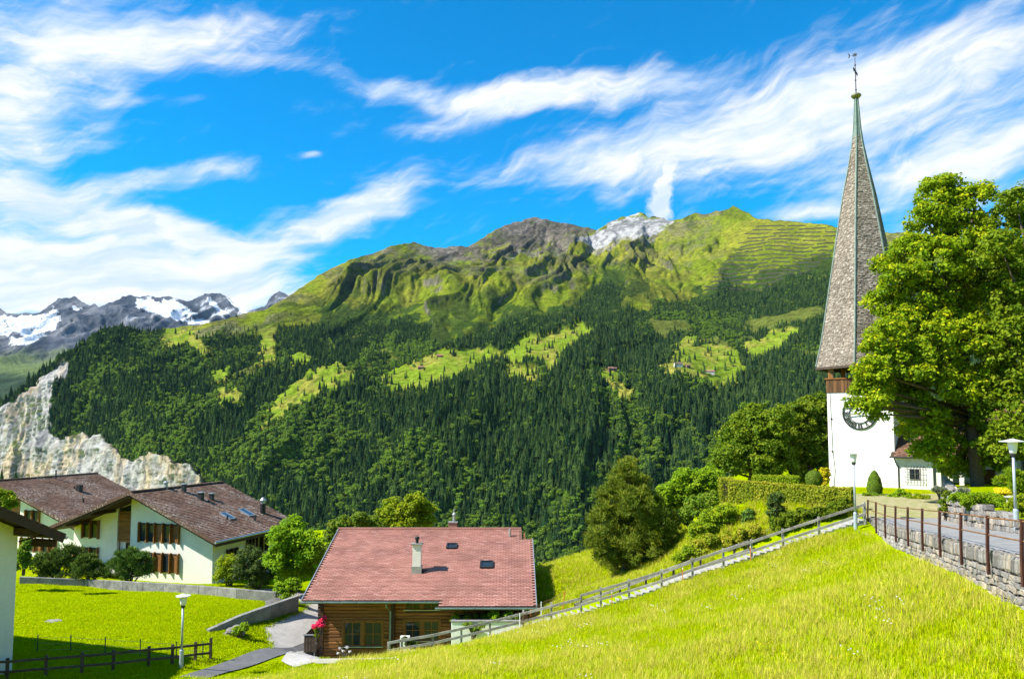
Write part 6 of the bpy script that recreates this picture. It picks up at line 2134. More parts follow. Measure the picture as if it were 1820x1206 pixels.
# ---- pine in the middle of the slope
Y = 57
LP = [(1117, 832, 17), (1107, 858, 26), (1130, 865, 24), (1092, 890, 30), (1128, 898, 34), (1155, 900, 24), (1078, 928, 32), (1118, 938, 40), (1162, 935, 34), (1186, 930, 22), (1062, 962, 24), (1096, 975, 36), (1140, 978, 40), (1180, 965, 28), (1110, 1003, 30), (1075, 990, 20), (1150, 1000, 24)]
LPb = [lob(a, b, r, Y, rg_.uniform(-1.6, 1.6), 1.2) for a, b, r in LP]
b_ = at(1110, 1022, Y); tree('pine_tree', 'broad dark olive pine standing alone on the grassy slope', 'tree', LPb, (b_.x, Y, gz(b_.x, Y)), .22, 'pine_needle', .34, .17, 62000, 33, aspect=.13, along=True, clump_gap=1.0, fill=.2)
# ---- trees by the chalet
Y = 76
LC = [lob(a, b, r, Y, rg_.uniform(-1, 1)) for a, b, r in [(700, 905, 18), (690, 922, 20), (735, 893, 16), (752, 905, 17), (726, 915, 22), (755, 925, 18), (715, 930, 20)]]
b_ = at(728, 990, Y); tree('walnut_tree', 'yellow-green tree rising behind the red chalet roof', 'tree', LC, (b_.x, Y, gz(b_.x, Y)), .2, 'gold_green', .5, .14, 15000, 41)
Y = 72
LD = [lob(a, b, r, Y, rg_.uniform(-1, 1)) for a, b, r in [(618, 930, 13), (640, 926, 14), (660, 932, 14), (600, 940, 15), (590, 955, 14), (585, 985, 16)]]
shrub('birch_bush', 'light green bush showing above the left end of the red roof', LD, 'bush_leaf', .45, .13, 9000, 42)
Y = 65
LE = [lob(a, b, r, Y, rg_.uniform(-1, 1)) for a, b, r in [(520, 938, 18), (500, 960, 24), (538, 962, 24), (515, 985, 28), (552, 990, 22), (490, 995, 20), (535, 1015, 26), (505, 1020, 20), (562, 970, 14)]]
b_ = hit(530, 1052); tree('ash_tree', 'fresh green garden tree between apartment house and chalet', 'tree', LE, b_, .14, 'lime_leaf', .42, .11, 26000, 43, trunk_top=(at(522, 970, Y) - b_))
Y = 67.6
shrub('golden_shrub', 'round yellow-green shrub at the corner of the apartment house', [lob(404, 1012, 22, Y), lob(420, 1002, 16, Y), lob(396, 1024, 14, Y), lob(418, 1022, 18, Y)], 'gold_green', .3, .075, 9000, 44)
Y = 66.8
shrub('yew_shrub', 'dark yew shrub between the golden shrub and the garden tree', [lob(444, 1000, 26, Y), lob(465, 1010, 26, Y), lob(435, 1020, 22, Y), lob(478, 1022, 20, Y), lob(455, 1030, 20, Y)], 'yew', .35, .11, 12000, 45, aspect=.3)
Y = 69.5
mg = dict(aspect=.16, along=True, fill=.15)
shrub('mugo_pine', 'wide dark mountain pine before the left windows of the apartment house', [lob(75, 1003, 20, Y), lob(100, 996, 20, Y), lob(122, 988, 20, Y), lob(120, 1008, 24, Y), lob(90, 1015, 18, Y)], 'mugo_needle', .32, .16, 14000, 46, **mg)
shrub('mugo_pine', 'smaller mountain pine right beside the entrance porch', [lob(152, 1002, 18, Y - 1), lob(168, 1012, 16, Y - 1), lob(182, 1020, 11, Y - 1), lob(148, 1018, 16, Y - 1)], 'mugo_needle', .3, .16, 9000, 47, **mg)
shrub('mugo_pine', 'upright mountain pine before the lower window row and porch', [lob(212, 1010, 20, Y - 1.2), lob(232, 988, 13, Y - 1.2), lob(248, 998, 18, Y - 1.2), lob(228, 1016, 20, Y - 1.2), lob(254, 1016, 16, Y - 1.2), lob(214, 990, 9, Y - 1.2)], 'mugo_needle', .3, .16, 12000, 48, **mg)
shrub('garden_bush', 'loose yellow-green bush between the two roofs at the left edge', [lob(6, 885, 15, 62), lob(16, 898, 12, 62), lob(4, 900, 14, 62)], 'gold_green', .3, .1, 4000, 49)
shrub('garden_bush', 'narrow dark bush behind the corner house wall', [lob(42, 985, 12, 64), lob(40, 1002, 12, 64), lob(46, 968, 9, 64)], 'bush_leaf', .25, .09, 4000, 50)
shrub('garden_bush', 'light green sapling bush at the corner of the concrete walls', [lob(510, 1052, 14, 60.5), lob(522, 1040, 11, 60.5), lob(498, 1045, 9, 60.5)], 'lime_leaf', .25, .08, 3500, 51)
shrub('grass_tuft', 'leafy tuft growing beside the flat boulder', [lob(432, 1116, 9, 51.5), lob(420, 1122, 8, 51.5)], 'lime_leaf', .16, .06, 1500, 52, 'plant')

# ---- shrubs on the bank below the church
def S(label, mat, Y, lobes, seed, n=6000, leaf=.09, clump=.3, name='bank_shrub', **kw):
    return shrub(name, label, [lob(a, b, r, Y, random.uniform(-.4, .4)) for a, b, r in lobes], mat, clump, leaf, n, seed, **kw)


S('tall light green bush right behind the lone pine', 'lime_leaf', 63, [(1195, 880, 24), (1220, 862, 26), (1250, 862, 26), (1178, 895, 18), (1235, 890, 28), (1268, 850, 18), (1210, 900, 26)], 61, 22000, .11, .38)
S('dark green bush between pine and clipped hedge', 'bush_leaf', 59, [(1240, 905, 22), (1265, 895, 20), (1222, 920, 18)], 62, 9000)
S('yellow-green bush below the left end of the clipped hedge', 'gold_green', 52, [(1262, 928, 20), (1290, 915, 16), (1245, 945, 18), (1275, 945, 18)], 63, 9000)
S('brownish twiggy bush just above the handrail', 'hedge_leaf', 50.2, [(1262, 968, 16), (1240, 975, 14), (1285, 960, 12)], 64, 6000)
S('small dark rounded bush amid the bank plants', 'mugo_needle', 51, [(1332, 922, 13), (1345, 928, 9)], 65, 4500, .09, .22)
S('pointed dark conifer before the clipped hedge', 'yew', 50.2, [(1380, 888, 11), (1378, 905, 15), (1384, 918, 13)], 66, 5000, .09, .22, aspect=.3)
S('low spreading green shrub along the upper stairs', 'hazel_leaf', 48.6, [(1400, 925, 16), (1430, 922, 18), (1378, 936, 14), (1455, 918, 14)], 67, 9000, .08, .25)
S('low olive shrub beside the middle of the stairs', 'hedge_leaf', 48.7, [(1318, 955, 13), (1342, 948, 13), (1298, 965, 10)], 68, 5000, .08, .22)
S('grey-green cushion plant on the rocky part of the bank', 'lavender', 49, [(1355, 955, 8), (1370, 950, 8)], 69, 2500, .06, .16, name='cushion_plant')
S('bright green cushion at the foot of the bank', 'lime_leaf', 50, [(1225, 985, 12), (1208, 992, 9), (1240, 990, 9)], 70, 4000, .08, .2, name='cushion_plant')
S('dark green shrub filling the hollow under the hedge', 'bush_leaf', 52.5, [(1310, 925, 14), (1300, 938, 12), (1322, 940, 12)], 71, 5000)
S('green bush beside the lamp at the stair top', 'hazel_leaf', 48.8, [(1485, 905, 12), (1500, 898, 11), (1472, 912, 10)], 72, 4500, .07, .2)


# ---- clipped hedges
def hedge(label, A, B, th, zb, zt, mat, n, seed, leaf=.07):
    base = Vector((A[0], A[1], zb)); d = Vector((B[0] - A[0], B[1] - A[1], 0)); L = d.length; d.normalize(); nrm = Vector((-d.y, d.x, 0))
    t = thing('hedge', label, 'hedge', base)
    rg = np.random.default_rng(seed)
    face = rg.choice(5, n, p=[.42, .12, .30, .08, .08])
    a = rg.random(n) * L; h = rg.random(n); w = (rg.random(n) - .5)
    H0 = zt[0] - zb; H1 = zt[1] - zb
    Ht = H0 + (H1 - H0) * a / L
    nn = np.zeros((n, 3)); pos = np.zeros((n, 3))
    dn, nv = np.array(d), np.array(nrm)
    bumpy = (fbm(a * 1.7, h * 2.5, 3, .5, seed) - .5) * .22
    off = th / 2 + bumpy + rg.normal(0, .05, n)
    for f, vec in ((0, -nv), (1, nv)):
        m = face == f; nn[m] = vec; pos[m] = dn * a[m][:, None] + vec * off[m][:, None] + np.array([0, 0, 1]) * (h * Ht)[m][:, None]
    m = face == 2; nn[m] = (0, 0, 1); pos[m] = dn * a[m][:, None] + nv * (w * th)[m][:, None] + np.array([0, 0, 1]) * (Ht + bumpy * .5 + rg.normal(0, .05, n))[m][:, None]
    for f, s in ((3, 0), (4, L)):
        m = face == f; v = -dn if s == 0 else dn; nn[m] = v; pos[m] = dn * s + v * (bumpy[m][:, None]) + nv * (w * th)[m][:, None] + np.array([0, 0, 1]) * (h * Ht)[m][:, None]
    nr = unit(nn + rg.normal(size=(n, 3)) * .5); tn = unit(np.cross(nr, rg.normal(size=(n, 3))))
    tint = .5 * fbm(a * .9, h * 1.5, 3, .5, seed + 9) + .5 * rg.random(n) - .1 + .2 * (face == 2)  # top face lighter: sunlight put into the leaf tint
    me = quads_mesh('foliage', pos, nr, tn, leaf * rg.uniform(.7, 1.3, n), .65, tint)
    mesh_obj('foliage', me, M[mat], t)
    c = MB(); q = [Vector((0, 0, -.6)), d * L + Vector((0, 0, -.6)), d * L + Vector((0, 0, H1 - .12)), Vector((0, 0, H0 - .12))]
    i = nrm * (th / 2 - .12)
    c.prism([v - i for v in q], i * 2); c.build('branches', M['twig'], t)
    return t


M['twig'] = pm('twigs', (0.07, 0.065, 0.025), 0.4, 6.0, 0.95, 0.6, 14.0)
a, b = at(1300, 905, 54.5), at(1516, 905, 50.2)
hedge('long clipped yellow-green hedge between the bank shrubs and the tower', (a.x, a.y), (b.x, b.y), 1.1, -6.3, (at(1300, 855, 54.5).z, at(1516, 870, 50.2).z), 'hedge_leaf', 30000, 1)
a, b = at(1290, 900, 60.5), at(1296, 900, 55.2)
hedge('short hedge end turning back from the long clipped hedge', (a.x, a.y), (b.x, b.y), 1.0, -6.6, (at(1290, 850, 60.5).z, at(1296, 853, 55.2).z), 'hedge_leaf', 9000, 2)
a, b = at(1338, 860, 63), at(1420, 860, 61.5)
hedge('second smaller clipped hedge behind the long one', (a.x, a.y), (b.x, b.y), 1.2, -6.4, (at(1338, 846, 63).z, at(1420, 847, 61.5).z), 'gold_green', 10000, 3)


def topiary(label, px, py0, py1, rpx, Y, mat, seed, cone=False, n=9000):
    b = at(px, py0, Y); t = thing('topiary', label, 'shrub', b)
    H = at(px, py1, Y).z - b.z; R = rpx * Y / FPX
    rg = np.random.default_rng(seed)
    h = rg.random(n); a = rg.uniform(0, 6.283, n)
    prof = (np.sqrt(np.clip(1 - (2 * h - 1) ** 2, 0, 1)) if not cone else np.interp(h, [0, .12, .35, .7, .92, 1], [.55, .9, 1.0, .75, .35, .03]))
    r = R * prof * (1 + rg.normal(0, .03, n))
    pos = np.stack([r * np.cos(a), r * np.sin(a), h * H + rg.normal(0, .02, n)], 1)
    nr = unit(np.stack([np.cos(a), np.sin(a), (h - .4)], 1) + rg.normal(size=(n, 3)) * .4); tn = unit(np.cross(nr, rg.normal(size=(n, 3))))
    mesh_obj('foliage', quads_mesh('foliage', pos, nr, tn, .05 * rg.uniform(.7, 1.3, n), .6, rg.random(n)), M[mat], t)
    m = MB(); hs = np.linspace(.02, .97, 9)
    pr = [(R * .9 * float(np.sqrt(1 - (2 * q - 1) ** 2)) if not cone else R * .9 * float(np.interp(q, [0, .12, .35, .7, .92, 1], [.55, .9, 1.0, .75, .35, .03])), q * H) for q in hs]
    m.lathe([(.06, -.4)] + pr, n=14); m.build('branches', M['twig_green'], t, smooth=True)


M['twig_green'] = pm('green_twigs', (0.025, 0.045, 0.010), 0.3, 6.0, 0.95, 0.5, 14.0)
topiary('clipped round box ball beside the yellow shrub', 1447, 866, 836, 14, 60, 'box_leaf', 1)
topiary('pointed clipped yew before the white tower wall', 1555, 882, 836, 12.5, 60, 'box_leaf', 2, True)
shrub('golden_column', 'upright golden yellow shrub at the tower corner', [lob(1465, 855, 7, 61.5, 0, 1, 1.6), lob(1463, 838, 5, 61.5, 0, 1, 1.8), lob(1469, 842, 5, 61.5, 0, 1, 1.8)], 'yellow_leaf', .16, .07, 3500, 73)

# ---- beds before the church and on the stone wall
S('low green plants in the bed at the tower foot', 'bush_leaf', 59, [(1540, 884, 8), (1556, 886, 9), (1572, 886, 7)], 81, 3500, .06, .18, name='bed_plant')
S('leafy light green perennial under the annex window', 'lime_leaf', 58, [(1600, 880, 9), (1588, 886, 8), (1612, 884, 8)], 82, 3500, .07, .18, name='bed_plant')
S('yellow flowering plant at the annex wall corner', 'gold_green', 57, [(1630, 887, 9), (1645, 888, 8), (1618, 889, 7)], 83, 3000, .06, .18, name='bed_plant')
S('bright green cushion spilling over the rough stone wall', 'lime_leaf', 40.0, [(1715, 893, 13), (1738, 890, 14), (1762, 892, 14), (1728, 904, 10), (1750, 906, 12), (1700, 886, 9), (1775, 898, 13)], 84, 16000, .055, .2, name='wall_plant')
S('dark trailing plant hanging down the wall corner', 'bush_leaf', 44.5, [(1678, 893, 7), (1676, 906, 6), (1682, 880, 7)], 85, 2500, .05, .15, name='wall_plant')
S('grey lavender at the top of the garden wall corner', 'lavender', 45.5, [(1664, 871, 6), (1676, 873, 6)], 86, 2500, .06, .16, name='lavender_plant', aspect=.2, along=True)
S('faded lavender behind the bright wall cushion', 'lavender', 44, [(1705, 876, 6), (1720, 876, 6)], 87, 2500, .06, .16, name='lavender_plant', aspect=.2, along=True)
S('feathery light juniper beside the lamp post', 'lime_leaf', 45, [(1800, 848, 13), (1785, 856, 10), (1815, 856, 14), (1808, 866, 12)], 88, 6000, .1, .26, name='juniper', aspect=.22, along=True)
S('golden leaved shrub at the foot of the lamp', 'gold_green', 36, [(1800, 908, 12), (1815, 895, 13), (1818, 912, 14), (1790, 912, 9)], 89, 7000, .06, .2, name='wall_plant')
S('yellow flower cluster among the wall cushions', 'yellow_petal', 42.5, [(1775, 874, 7), (1788, 876, 7)], 90, 1800, .05, .14, name='wall_plant')
S('low green bush trailing at the lamp base', 'bush_leaf', 34, [(1814, 934, 8), (1820, 940, 10)], 91, 2500, .06, .18, name='wall_plant')

# ---- chalet flowers
pb, pw_ = PLANTER
Yp = pb.y + 1.0
S('yellow blooming shrub at the left end of the planter', 'gold_green', Yp, [(808, 1100, 6), (813, 1095, 4)], 92, 1600, .05, .13, name='planter_plant')
S('leafy vine hanging over the white planter wall', 'bush_leaf', pb.y - .12, [(835, 1112, 6), (845, 1117, 7), (856, 1112, 6), (828, 1110, 4)], 93, 2400, .05, .12, name='planter_plant')
S('tall leafy vegetable row in the planter', 'lime_leaf', Yp, [(880, 1094, 7), (892, 1096, 7), (904, 1095, 7), (874, 1090, 5)], 94, 3200, .07, .15, name='planter_plant')
S('small green bush at the right end of the planter', 'lime_leaf', Yp, [(921, 1096, 6)], 95, 1200, .06, .13, name='planter_plant')
S('yellow flowers along the planter edge', 'yellow_petal', pb.y + .45, [(869, 1107, 4), (878, 1107, 3), (890, 1108, 3)], 96, 900, .035, .09, name='planter_flowers')
S('white flowers between the yellow planter flowers', 'white_petal', pb.y + .4, [(884, 1108, 2.5), (897, 1109, 3)], 97, 500, .03, .08, name='planter_flowers')
S('dark green undergrowth in the middle of the planter', 'bush_leaf', Yp + .3, [(845, 1099, 7), (860, 1098, 6), (830, 1100, 6)], 98, 2500, .06, .14, name='planter_plant')
S('pink geraniums on the balcony rail of the chalet', 'pink', 52.5, [(566, 1108, 4), (574, 1102, 4), (559, 1114, 4), (572, 1110, 3.5), (577, 1098, 3)], 99, 2600, .04, .12, name='geranium', cat='flowers')
S('green geranium foliage hanging under the pink blooms', 'lime_leaf', 52.6, [(564, 1120, 4), (562, 1130, 3)], 100, 900, .05, .1, name='geranium')
S('dark potted shrub before the chalet window', 'yew', 52.0, [(728, 1142, 6), (738, 1146, 6), (720, 1136, 5)], 101, 1600, .06, .13, name='potted_shrub')
S('white umbel flowers at the chalet corner', 'white_petal', 51.3, [(604, 1152, 1.6), (610, 1157, 1.8), (617, 1150, 1.6), (601, 1161, 1.6), (613, 1163, 1.5), (622, 1158, 1.4)], 102, 420, .035, .1, name='umbel_plant')

# ------------------------------------------------------------------ long meadow grass
def clump_mesh(name, seed, nb, h0, h1, w, spread, lean):
    rg = random.Random(seed); V = []; F = []; tint = []
    for i in range(nb):
        a = rg.uniform(0, 6.283); r = spread * math.sqrt(rg.random())
        x, y = r * math.cos(a), r * math.sin(a); h = rg.uniform(h0, h1); d = rg.uniform(0, 6.283); l = rg.uniform(.1, 1) * lean * h
        ox, oy = math.cos(d) * l, math.sin(d) * l + .12 * h; px, py = -math.sin(d) * w / 2, math.cos(d) * w / 2
        b = len(V)
        V += [(x - px, y - py, -.05), (x + px, y + py, -.05), (x + ox * .4 + px * .8, y + oy * .4 + py * .8, h * .62), (x + ox * .4 - px * .8, y + oy * .4 - py * .8, h * .62), (x + ox, y + oy, h)]
        F += [(b, b + 1, b + 2, b + 3), (b + 3, b + 2, b + 4)]
        t = rg.random(); tint += [t, t]
    me = bpy.data.meshes.new(name); me.from_pydata(V, [], F)
    a = me.attributes.new('tint', 'FLOAT', 'FACE'); a.data.foreach_set('value', tint)
    return me


M['blade'] = leaf_mat('grass_blade', (0.125, 0.185, 0.0), (0.255, 0.315, 0.001), (0.40, 0.38, 0.010), .4, gain=2.25, up=.8, spec=0.0)
M['straw'] = leaf_mat('dry_grass_blade', (0.20, 0.22, 0.012), (0.36, 0.33, 0.04), (0.45, 0.38, 0.09), .35, gain=2.0, up=.8, spec=0.0)
M['short_blade'] = leaf_mat('lawn_blade', (0.145, 0.215, 0.0), (0.245, 0.325, 0.0), (0.34, 0.36, 0.006), .4, gain=2.0, up=.88, spec=0.0)


def build_grass():
    rg = np.random.default_rng(8)
    n = 90000
    x = rg.uniform(-17, 20.5, n); Y = 13 + (47.0 - 13) * rg.random(n) ** .85
    inview = np.abs(x / Y) < .74
    sy = np.interp(x, [p.x for p in STW][::-1], [p.y for p in STW][::-1])
    keep = inview & (x < wall_x(Y) - .35) & (Y < sy - .05)
    g = ground(x, Y)
    rd = in_poly(x, Y, ROAD_POLY)
    keep &= ~rd & (g / Y > -.40)
    keep &= ~((x < -10) & (Y > 43.5)) & ~((x < -12.5) & (Y > 41.8))
    x, Y, g = x[keep], Y[keep], g[keep]
    m = fbm(x / 3.5, Y / 3.5, 4, .55, 300)
    sel = rg.random(len(x)) < np.clip(.35 + 1.1 * (m - .25), .2, 1)
    x, Y, g, m = x[sel][:42000], Y[sel][:42000], g[sel][:42000], m[sel][:42000]
    N = len(x)
    rot = np.zeros((N, 3)); rot[:, 2] = rg.uniform(-1.2, 1.2, N) - .6
    s = rg.uniform(.45, 1.15, N) * (.55 + .8 * m) * np.interp(Y, [13, 30, 47], [.8, .95, .95])
    pick = np.where(rg.random(N) < np.clip((m - .40) * 2.4, .05, .52), rg.integers(4, 6, N), rg.integers(0, 4, N))
    srcs = [src('grass_source', clump_mesh('grass_kind', 10 + i, 30, .12, .42, .017, .24, .65), [M['blade']]) for i in range(4)]
    srcs += [src('grass_source', clump_mesh('straw_kind', 20 + i, 18, .22, .56, .012, .2, .8), [M['straw']]) for i in range(2)]
    scatter('meadow_grass', np.stack([x, Y, g], 1), rot, np.stack([s, s, s], 1), pick, srcs, 'long sunlit meadow grass on the slope')
    print('grass', N)
    # small meadow flowers
    fm = []
    for i, (mt, nn) in enumerate((('white_petal', 5), ('yellow_petal', 6))):
        r = random.Random(70 + i); V = []; F = []; ti = []
        for k in range(nn):
            x0, y0, h = r.uniform(-.25, .25), r.uniform(-.25, .25), r.uniform(.3, .55)
            for q in range(3):
                a = r.uniform(0, 6.28); s_ = r.uniform(.018, .035); b = len(V); z = h + r.uniform(-.02, .02)
                V += [(x0 + s_ * math.cos(a + t * 1.571), y0 + s_ * math.sin(a + t * 1.571), z + r.uniform(-.01, .01)) for t in range(4)]; F.append((b, b + 1, b + 2, b + 3)); ti.append(r.random())
        me = bpy.data.meshes.new('flower_kind'); me.from_pydata(V, [], F); at_ = me.attributes.new('tint', 'FLOAT', 'FACE'); at_.data.foreach_set('value', ti)
        fm.append(src('flower_source', me, [M[mt]]))
    fs = rg.choice(N, 420, replace=False); fs = fs[m[fs] > .44][:85]
    scatter('meadow_flowers', np.stack([x, Y, g], 1)[fs], rot[fs], np.ones((len(fs), 3)), rg.integers(0, 2, len(fs)), fm, 'scattered white and yellow flowers in the meadow grass')
    # rough grass on the knoll behind the stairs
    n = 19000
    x = rg.uniform(0, 22.5, n); Y = rg.uniform(48.6, 72, n); g = ground(x, Y)
    keep = (x > 2.0) & ((x < 15.5) | (Y < 53)) & ~((x > 21) & (Y > 49.5))
    x, Y, g = x[keep], Y[keep], g[keep]; N = len(x)
    rot = np.zeros((N, 3)); rot[:, 2] = rg.uniform(0, 6.28, N); s = rg.uniform(.5, 1.1, N)
    srcs2 = [src('grass_source', o.data.copy(), []) for o in srcs]
    scatter('knoll_grass', np.stack([x, Y, g], 1), rot, np.stack([s, s, s], 1), rg.choice([0, 1, 2, 3, 4, 5], N, p=[.17, .17, .17, .17, .16, .16]), srcs2, 'rough grass on the knoll under the pine')
    # mown lawn
    n = 34000
    x = rg.uniform(-46, -11, n); Y = rg.uniform(40, 69.5, n); g = ground(x, Y)
    keep = (x / Y > -.72) & ~in_poly(x, Y, ROAD_POLY) & ~in_poly(x, Y, DRIVE_POLY)
    x, Y, g = x[keep], Y[keep], g[keep]; N = len(x)
    rot = np.zeros((N, 3)); rot[:, 2] = rg.uniform(0, 6.28, N); s = rg.uniform(.5, 1.2, N)
    srcs3 = [src('grass_source', clump_mesh('lawn_kind', 40 + i, 26, .05, .13, .02, .3, .6), [M['short_blade']]) for i in range(3)]
    scatter('lawn_grass', np.stack([x, Y, g], 1), rot, np.stack([s * 1.4, s * 1.4, s], 1), rg.integers(0, 3, N), srcs3, 'short mown grass of the lawn before the apartment house')


ROAD_POLY = hp((290, 1204), (345, 1187), (420, 1164), (478, 1152), (560, 1132), (640, 1130), (640, 1165), (524, 1187), (500, 1176), (470, 1181), (400, 1203), (370, 1206.5))
DRIVE_POLY = hp((474, 1130), (468, 1116), (492, 1106), (533, 1090), (545, 1074), (500, 1062), (440, 1050), (470, 1046), (545, 1056), (600, 1062), (640, 1100), (640, 1135), (560, 1133), (478, 1152))
build_grass()

# ------------------------------------------------------------------ marker stakes and netting by the stairs
M['orange'] = pm('orange_stake', (0.55, 0.16, 0.03), 0.15, 5.0, 0.6)
for (px, dz, lab) in ((1331, .95, 'thin orange stake at the upper stairs below the handrail end'), (1211, .9, 'thin orange stake beside the middle of the stair railing'), (1086, .85, 'thin orange stake near the lower stairs above the chalet')):
    x = float(np.interp(px, [p_[0] for p_ in ST][::-1], [q_.x for q_ in STW][::-1])); p = st_at(x) + Vector((0, -.3, 0)); p.z = gz(p.x, p.y)
    t = thing('marker_stake', lab, 'stake', p, 0, 'orange stakes along the stairs')
    m = MB(); m.tube([(0, 0, -.3), (.02, 0, dz)], .022, 6); m.build('rod', M['orange'], t)
    m = MB(); m.tube([(.02, 0, dz + .001), (.02, 0, dz + .08)], .028, 6); m.build('cap', M['lamp_white'], t)


def build_netting():
    pl = [(924, 1117, 46.7), (940, 1098, 47.2), (962, 1090, 48.6), (1000, 1078, 48.9)]
    W = []
    for px, py, Y in pl:
        q = at(px, py, Y); W.append(Vector((q.x, q.y, gz(q.x, q.y))))
    base = W[1]
    t = thing('netting_fence', 'loose rusty netting fence between chalet corner and stairs', 'fence', base)
    for i, w in enumerate(W):
        m = MB(); m.tube([w - base + Vector((0, 0, -.3)), w - base + Vector((.12 * (i % 2), 0, 1.15))], .03, 6); m.build('stake', M['orange'] if i % 2 else M['lamp_white'], t)
    for a, b in zip(W[:-1], W[1:]):
        for k in range(6):
            z = .12 + k * .19
            m = MB(); m.tube([a - base + Vector((0, 0, z)), (a + b) / 2 - base + Vector((0, 0, z - .06)), b - base + Vector((0, 0, z))], .009, 4, cap=False); m.build('strand', M['rust_rail'], t)
        n = 9
        for k in range(1, n):
            c = a.lerp(b, k / n) - base
            m = MB(); m.tube([c + Vector((0, 0, .05)), c + Vector((0, 0, 1.02))], .007, 4, cap=False); m.build('mesh_wire', M['rust_rail'], t)


build_netting()

# ------------------------------------------------------------------ things on the far slopes
M['hut_wood'] = pm('hut_wood', (0.16, 0.10, 0.07), 0.25, 0.3, 0.9)
M['hut_roof'] = pm('hut_roof', (0.30, 0.14, 0.10), 0.2, 0.3, 0.9)
M['hut_pale'] = pm('hut_pale', (0.52, 0.48, 0.42), 0.1, 0.3, 0.9)


def hut(px, py, w, d, h, label, wall='hut_wood', roof='hut_roof', rz=0.2, name='alpine_hut'):
    p = surf(px, py); t = thing(name, label, 'hut', p, rz, 'alpine huts on the far meadows')
    m = MB(); m.box(-w / 2, w / 2, -d / 2, d / 2, -6, h); m.prism([(-w / 2, -d / 2, h), (-w / 2, d / 2, h), (-w / 2, 0, h + d * .28)], (w, 0, 0)); m.build('walls', M[wall], t)
    o = .9; zo = h + d * .28
    r = MB()
    r.prism([(-w / 2 - o, -d / 2 - o, h - o * .56 + .3), (-w / 2 - o, 0, zo + .35), (-w / 2 - o, 0, zo + .85), (-w / 2 - o, -d / 2 - o, h - o * .56 + .8)], (w + 2 * o, 0, 0))
    r.prism([(-w / 2 - o, d / 2 + o, h - o * .56 + .3), (-w / 2 - o, .01, zo + .35), (-w / 2 - o, .01, zo + .85), (-w / 2 - o, d / 2 + o, h - o * .56 + .8)], (w + 2 * o, 0, 0))
    r.build('roof', M[roof], t)
    for k in (-1, 1):
        g = MB(); g.box(k * w * .25 - .7, k * w * .25 + .7, -d / 2 - .12, -d / 2 + .05, h * .35, h * .8); g.build('window', M['glass'], t)


hut(748, 655, 16, 10, 4, 'small brown hut in the middle of the brightest far meadow')
hut(782, 636, 15, 9, 4, 'brown hut at the upper edge of the brightest far meadow', rz=-.1)
hut(1088, 659, 22, 10, 4.5, 'long red-roofed hut on the small meadow below the limestone peak')
hut(1045, 656, 12, 9, 4, 'grey hut beside the long red-roofed hut', 'hut_pale', 'hut_wood')
hut(1205, 652, 20, 14, 7, 'pale cable car station building on the far meadow', 'hut_pale', 'hut_wood', .1, 'cable_station')
hut(1222, 653, 12, 9, 5, 'low brown shed beside the pale station building', rz=.5)
hut(1262, 662, 22, 9, 4, 'long low barn at the meadow edge right of the station', 'hut_pale', 'hut_roof', -.1)


# single spruces standing free on the meadows
def lone_spruces():
    ORD = ['first', 'second', 'third', 'fourth', 'fifth', 'sixth', 'seventh', 'eighth', 'ninth', 'tenth', 'eleventh', 'twelfth', 'thirteenth', 'fourteenth', 'fifteenth', 'sixteenth', 'seventeenth']
    spots = [
        ('bright meadow with two brown huts', [(842, 640), (836, 650), (848, 655), (858, 640), (790, 660), (722, 668), (868, 632), (700, 662)]),
        ('sloping meadow right of the two huts', [(885, 640), (905, 648), (915, 632), (935, 626), (955, 616), (968, 628), (985, 612), (1005, 606), (1025, 600), (930, 655), (945, 668), (905, 668)]),
        ('long slanting meadow left of the huts', [(545, 672), (560, 662), (580, 655), (528, 690), (540, 700), (600, 650), (572, 676), (505, 700), (612, 660)]),
        ('meadow round the cable car station', [(1200, 645), (1235, 640), (1250, 650), (1275, 640), (1290, 655), (1258, 628), (1300, 632), (1215, 630)]),
        ('small meadow left of the church spire', [(1350, 606), (1375, 596)]), ('small meadow with the long red-roofed hut', [(1060, 668), (1085, 668)]),
        ('saddle meadow below the snowy peaks', [(335, 590), (350, 604), (310, 590)]), ('narrow upright clearing in the left forest', [(460, 600), (470, 618)]),
        ('small clearing above the apartment roof', [(380, 658), (395, 654)]), ('shrubby slope above the forest edge', [(655, 560), (840, 590), (1150, 540), (1120, 575), (620, 575)])]
    rg = random.Random(4)
    mesh = []
    for me in CONIFERS:
        c = me.copy(); c.materials.append(M['spruce']); c.materials.append(M['bark']); mesh.append(c)
    for where, lst in spots:
        for k, (px, py) in enumerate(sorted(lst)):
            p = surf(px, py + rg.uniform(-1, 1))
            o = bpy.data.objects.new('spruce_tree', mesh[rg.randrange(4)]); link(o)
            h = rg.uniform(17, 29); o.location = p - Vector((0, 0, .6)); o.scale = (h * 1.05, h * 1.05, h); o.rotation_euler = (0, 0, rg.uniform(0, 6))
            tag(o, '%s free-standing spruce from the left on the %s' % (ORD[k], where), 'tree', 'lone spruces on the far meadows')


lone_spruces()


# two spruce tops behind the apartment roof
def near_spruce(px, py_top, Y, hpx, label, seed):
    t = at(px, py_top, Y); H = hpx
    b = Vector((t.x, t.y, t.z - H)); th = thing('garden_spruce', label, 'tree', b)
    me = conifer_mesh('crown', seed, 16, .2); me.materials.append(M['spruce']); me.materials.append(M['bark'])
    o = link(bpy.data.objects.new('crown', me), th); o.scale = (H, H, H)


near_spruce(29, 829, 104, 13, 'pointed spruce top behind the left apartment gable', 71)
near_spruce(4, 828, 106, 13, 'spruce top behind the roof at the very picture edge', 72)


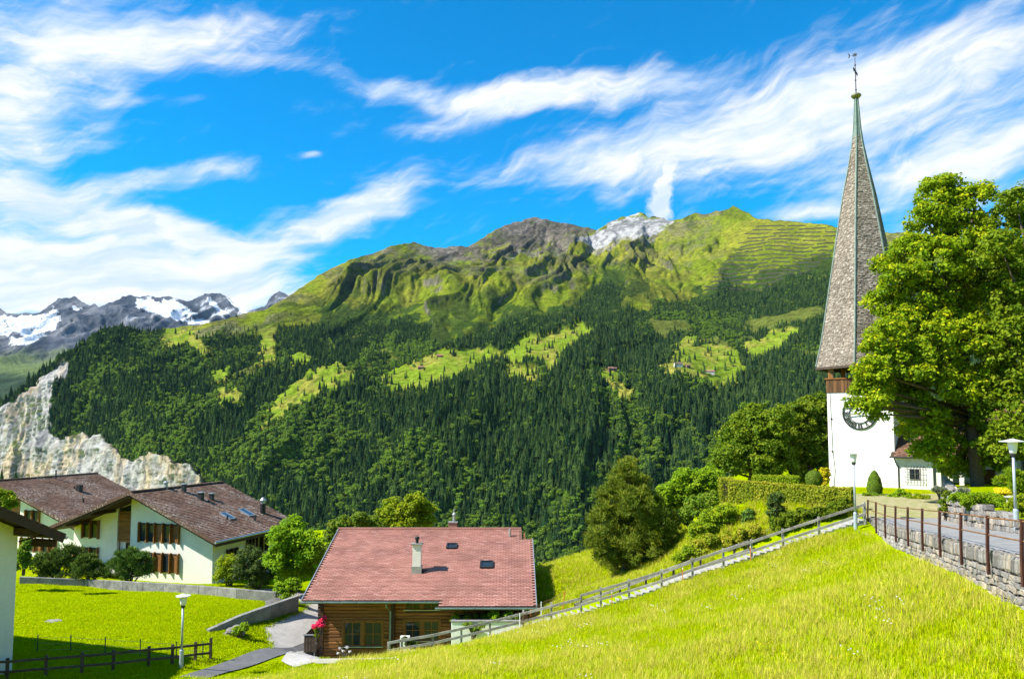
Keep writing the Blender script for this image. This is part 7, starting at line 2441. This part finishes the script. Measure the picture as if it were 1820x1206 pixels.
# avalanche barriers on the grassy shoulder
M['barrier'] = pm('barrier_dark_wood', (0.055, 0.050, 0.035), 0.2, 0.2, 0.9)  # dark brown wood, the barriers' own colour


ORDN = ['first', 'second', 'third', 'fourth', 'fifth', 'sixth', 'seventh', 'eighth', 'ninth', 'tenth', 'eleventh', 'twelfth', 'thirteenth', 'fourteenth', 'fifteenth', 'sixteenth', 'seventeenth']


def barriers():
    rg = random.Random(6)
    n = 0
    for row in range(17):
        y0 = 402 + row * 6.6
        xa, xb = 1338 - row * 5.2 + rg.uniform(-8, 8), 1492 - row * 2.0 - max(0, row - 9) * 9
        x = xa; seg = 0
        while x < xb - 10:
            L = rg.uniform(22, 58); e = min(x + L, xb)
            top = np.interp((x + e) / 2, SKY[:, 0], SKY[:, 1]) + 5
            f = lambda q: y0 + (q - 1400) * -.035 + 0.8 * math.sin(q * .05 + row)
            if f(x) > top:
                m = MB(); pts = [surf(q, f(q)) for q in np.linspace(x, e, 7)]
                base = pts[3]
                for a, b in zip(pts[:-1], pts[1:]):
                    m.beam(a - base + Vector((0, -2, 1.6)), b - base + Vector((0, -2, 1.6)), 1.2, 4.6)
                o = m.build('avalanche_barrier', M['barrier']); o.location = base
                tag(o, 'avalanche barrier %s from the left in the %s row below the ridge' % (ORDN[seg], ORDN[row]), 'barrier', 'avalanche barriers'); n += 1; seg += 1
            x = e + rg.uniform(3, 9)
    print('barriers', n)


barriers()

# ------------------------------------------------------------------ air
def build_haze():
    m = bpy.data.materials.new('haze'); m.use_nodes = True
    T = NT(m.node_tree); out = T.new('ShaderNodeOutputMaterial')
    v = T.new('ShaderNodeVolumePrincipled')
    v.inputs['Color'].default_value = (0.42, 0.68, 1.0, 1)
    v.inputs['Density'].default_value = HAZE
    v.inputs['Anisotropy'].default_value = 0.0
    T.l.new(v.outputs[0], out.inputs['Volume'])
    b = MB(); b.box(-13500, 13500, -5900, 11800, -481.5, 2350)
    o = b.build('haze', m); tag(o, 'thin bluish air between the village and the far mountains', kind='stuff')


HAZE = 0.65e-5
build_haze()
